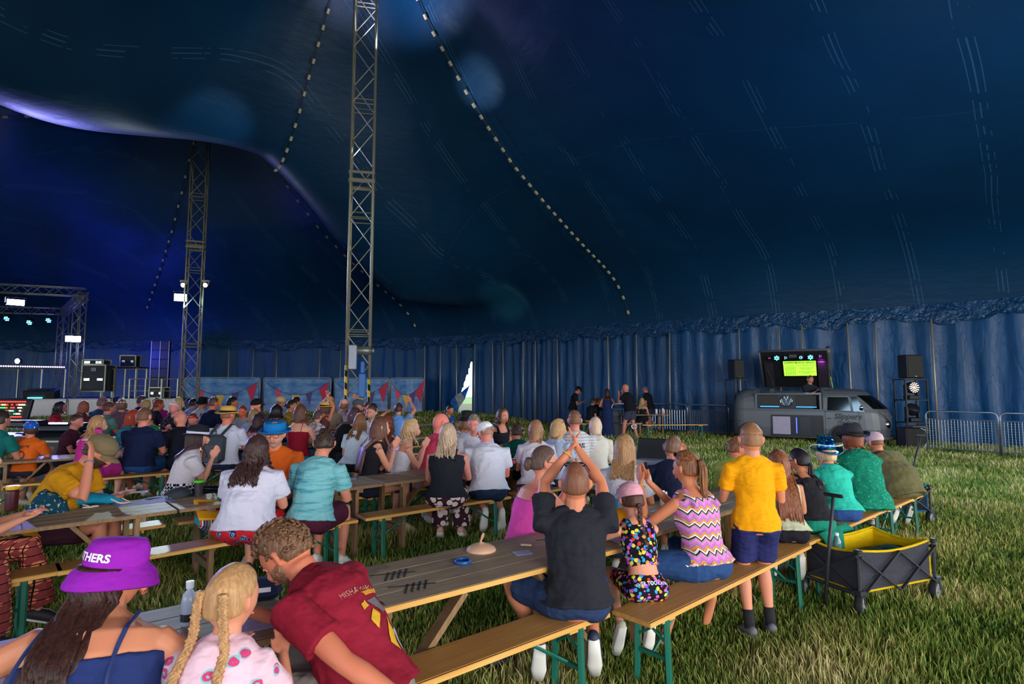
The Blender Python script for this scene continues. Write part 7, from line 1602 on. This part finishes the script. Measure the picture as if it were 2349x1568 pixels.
p = V(X(1452,7.9), 7.9, 0); th = thing('ring_pole', 'thin dark pole with a metal ring on top beyond the blonde in white', 'pole', p); zt = zat(972, 7.9); m = MB(); m.tube([(0,0,0),(0,0,zt-.06)], .010, 8); m.build('pole', BLACK, th); m = MB(); m.tube([(.032*math.cos(a),0,zt+.032*math.sin(a)-.03) for a in [2*PI*k/18 for k in range(19)]], .008, 6); m.build('ring', plain('b8b8bc',.3,.7), th, smooth=True); m = MB(); m.box((-.01,0,zt-.30),(.03,.03,.07)); m.build('red_clip', plain('b01c2c',.5), th)
# microphone in the hand of the man by the wall
wr = mic['th'].matrix_basis @ (mic['J'][1][2] + mic['J'][1][3]*.07); hd_ = mic['th'].matrix_basis @ mic['HP']((0,.13,-.06)); th = thing('microphone', 'microphone held to the mouth of the bald man by the wall', 'microphone', (0,0,0)); m = MB(); m.tube([wr - (hd_-wr)*.6, hd_], .016, 8); m.build('handle', BLACK, th, smooth=True); m = MB(); m.ell(hd_, (.032,.032,.032)); m.build('grille', STEEL, th, smooth=True)
p = V(X(1400,19.3), 19.2, 0); th = thing('grey_rucksack', 'grey rucksack between the jumpsuit woman and the tall table', 'rucksack', p); m = MB(); m.box((.1,0,.72),(.34,.25,.46),bev=.08); m.build('bag', cloth('565a66'), th); m = MB(); m.box((.1,-.14,.64),(.24,.05,.22),bev=.03); m.build('front_pocket', cloth('4a4e5a'), th)
m = MB(); m.box((.1,.0,.24),(.5,.3,.48)); m.build('crate', plain('20242c'), th)
for px, lb, c_, h_ in ((1463,'dark can on the tall table by the wall','2a2a30',.12),(1504,'tall pale can on the right of the tall table','c8b8c0',.17),(1519,'tall pink can at the right end of the tall table','d8a0a8',.2)):
    y_ = 19.45; th = thing('drinks_can', lb, 'can', (X(px,y_), y_+.05, .782)); m = MB(); m.lathe([(.04,0),(.045,.01),(.045,h_),(.04,h_+.01)], n=14); m.build('can_body', plain(c_,.35,.3), th, smooth=True)
    m = MB(); m.lathe([(.038,h_+.01),(.038,h_+.014)], n=12); m.build('can_top', CHROME, th)
for px, y_, lb, c_, h_ in ((743,10.6,'white paper cup behind the boy in pale blue','c8d8c8',.10),(768,10.4,'red and white drinks can right of the paper cup','c84050',.13),(748,10.9,'purple bottle behind the paper cup','6a4ab8',.19),(778,10.5,'slim yellow bottle beside the red and white can','c89a40',.13)):
    z = zat({743:990,768:988,748:985,778:986}[px], y_) ; z = .722; th = thing('table_drink', lb, 'drink', (X(px,y_), y_, z)); m = MB(); m.lathe([(.028,0),(.036,h_*.8),(.034,h_)], n=14); m.build('vessel', plain(c_,.4), th, smooth=True); m = MB(); m.lathe([(.037,h_*.9),(.037,h_*1.02)], n=14); m.build('rim', WHITE, th)
table((X(735,10.3)-.5, 10.15), 15, 'trestle table with paper cup and cans behind the red camisole', L=1.4)
bottle(V(X(262,9.0), 8.95, .722), 'clear bottle tinted as if lit blue beside the red-haired woman', h=.24, col='7a9aff')  # blue light is put into the plastic's colour
# ================================================================ grass
def grass():
    rng = np.random.default_rng(3); N = 500000
    u = rng.random(N); d = 2.0 * (28.0/2.0) ** (u ** .80); px = rng.uniform(-260, 2800, N); x = (px - 1174.5)/F*d; y = d
    cl = np.sin(x*3.1 + 1.7*np.sin(y*2.3)) + np.sin(y*4.1 + 1.3*np.sin(x*1.9)); 
    gz = np.array([ground(a, b) for a, b in zip(x, y)])
    inside = np.ones(N, bool)
    for i in range(len(BD)):
        pass
    # keep inside the boundary
    ang = np.arctan2(y, x); bx = np.array([[p.x, p.y] for p in BD]); ba = np.arctan2(bx[:,1], bx[:,0]); br = np.hypot(bx[:,0], bx[:,1]); o = np.argsort(ba); lim = np.interp(ang, ba[o], br[o]); inside = np.hypot(x, y) < lim - .05
    x, y, gz, d, cl = x[inside], y[inside], gz[inside], d[inside], cl[inside]; N = len(x)
    h = (.045 + .075*rng.random(N)**1.6) * (1 + .22*cl) * np.clip(.75 + d*.03, .8, 1.3); h = np.clip(h, .03, .2); w = .0015 + .0008*d
    a = rng.random(N)*2*np.pi; la = rng.random(N)*2*np.pi; ln = h*(.08 + .5*rng.random(N)**1.5)
    cx, sx_ = np.cos(a)*w, np.sin(a)*w; lx, ly = np.cos(la)*ln, np.sin(la)*ln
    Vv = np.zeros((N, 5, 3))
    Vv[:,0] = np.stack([x-cx, y-sx_, gz-.01], 1); Vv[:,1] = np.stack([x+cx, y+sx_, gz-.01], 1)
    Vv[:,2] = np.stack([x+cx*.8+lx*.35, y+sx_*.8+ly*.35, gz+h*.6], 1); Vv[:,3] = np.stack([x-cx*.8+lx*.35, y-sx_*.8+ly*.35, gz+h*.6], 1)
    Vv[:,4] = np.stack([x+lx, y+ly, gz+h*.95], 1)
    me = bpy.data.meshes.new('grass'); me.vertices.add(N*5); me.vertices.foreach_set('co', Vv.ravel())
    base = np.arange(N)*5; lo = np.stack([base, base+1, base+2, base+3, base+3, base+2, base+4], 1).ravel().astype(np.int32)
    me.loops.add(N*7); me.loops.foreach_set('vertex_index', lo); ls = np.stack([np.arange(N)*7, np.arange(N)*7+4], 1).ravel().astype(np.int32)
    me.polygons.add(N*2); me.polygons.foreach_set('loop_start', ls); me.polygons.foreach_set('loop_total', np.tile([4,3], N).astype(np.int32))
    me.update(calc_edges=True)
    at = me.attributes.new('tone', 'FLOAT', 'POINT'); at.data.foreach_set('value', np.repeat(rng.random(N)*.6 + .2*(1+np.clip(cl/2,-1,1)), 5))
    t = NT('grass_blades'); f = t.node('ShaderNodeAttribute', attribute_name='tone').outputs['Fac']; big = t.noise(t.coord(), .9, 3)
    f = t.math('ADD', f, t.math('MULTIPLY_ADD', big, .9, -.45)); t.set(color=t.ramp(f, [(0,srgb('34521c')),(.3,srgb('5f7e2b')),(.58,srgb('8c9448')),(.8,srgb('b8ac6e')),(1,srgb('d0c28e'))]), rough=.7, spec=.2)
    me.materials.append(t.mat); o = bpy.data.objects.new('grass', me); COL.objects.link(o); tag(o, 'trodden green and straw-coloured grass across the tent floor', 'grass', None, 'stuff')
grass()
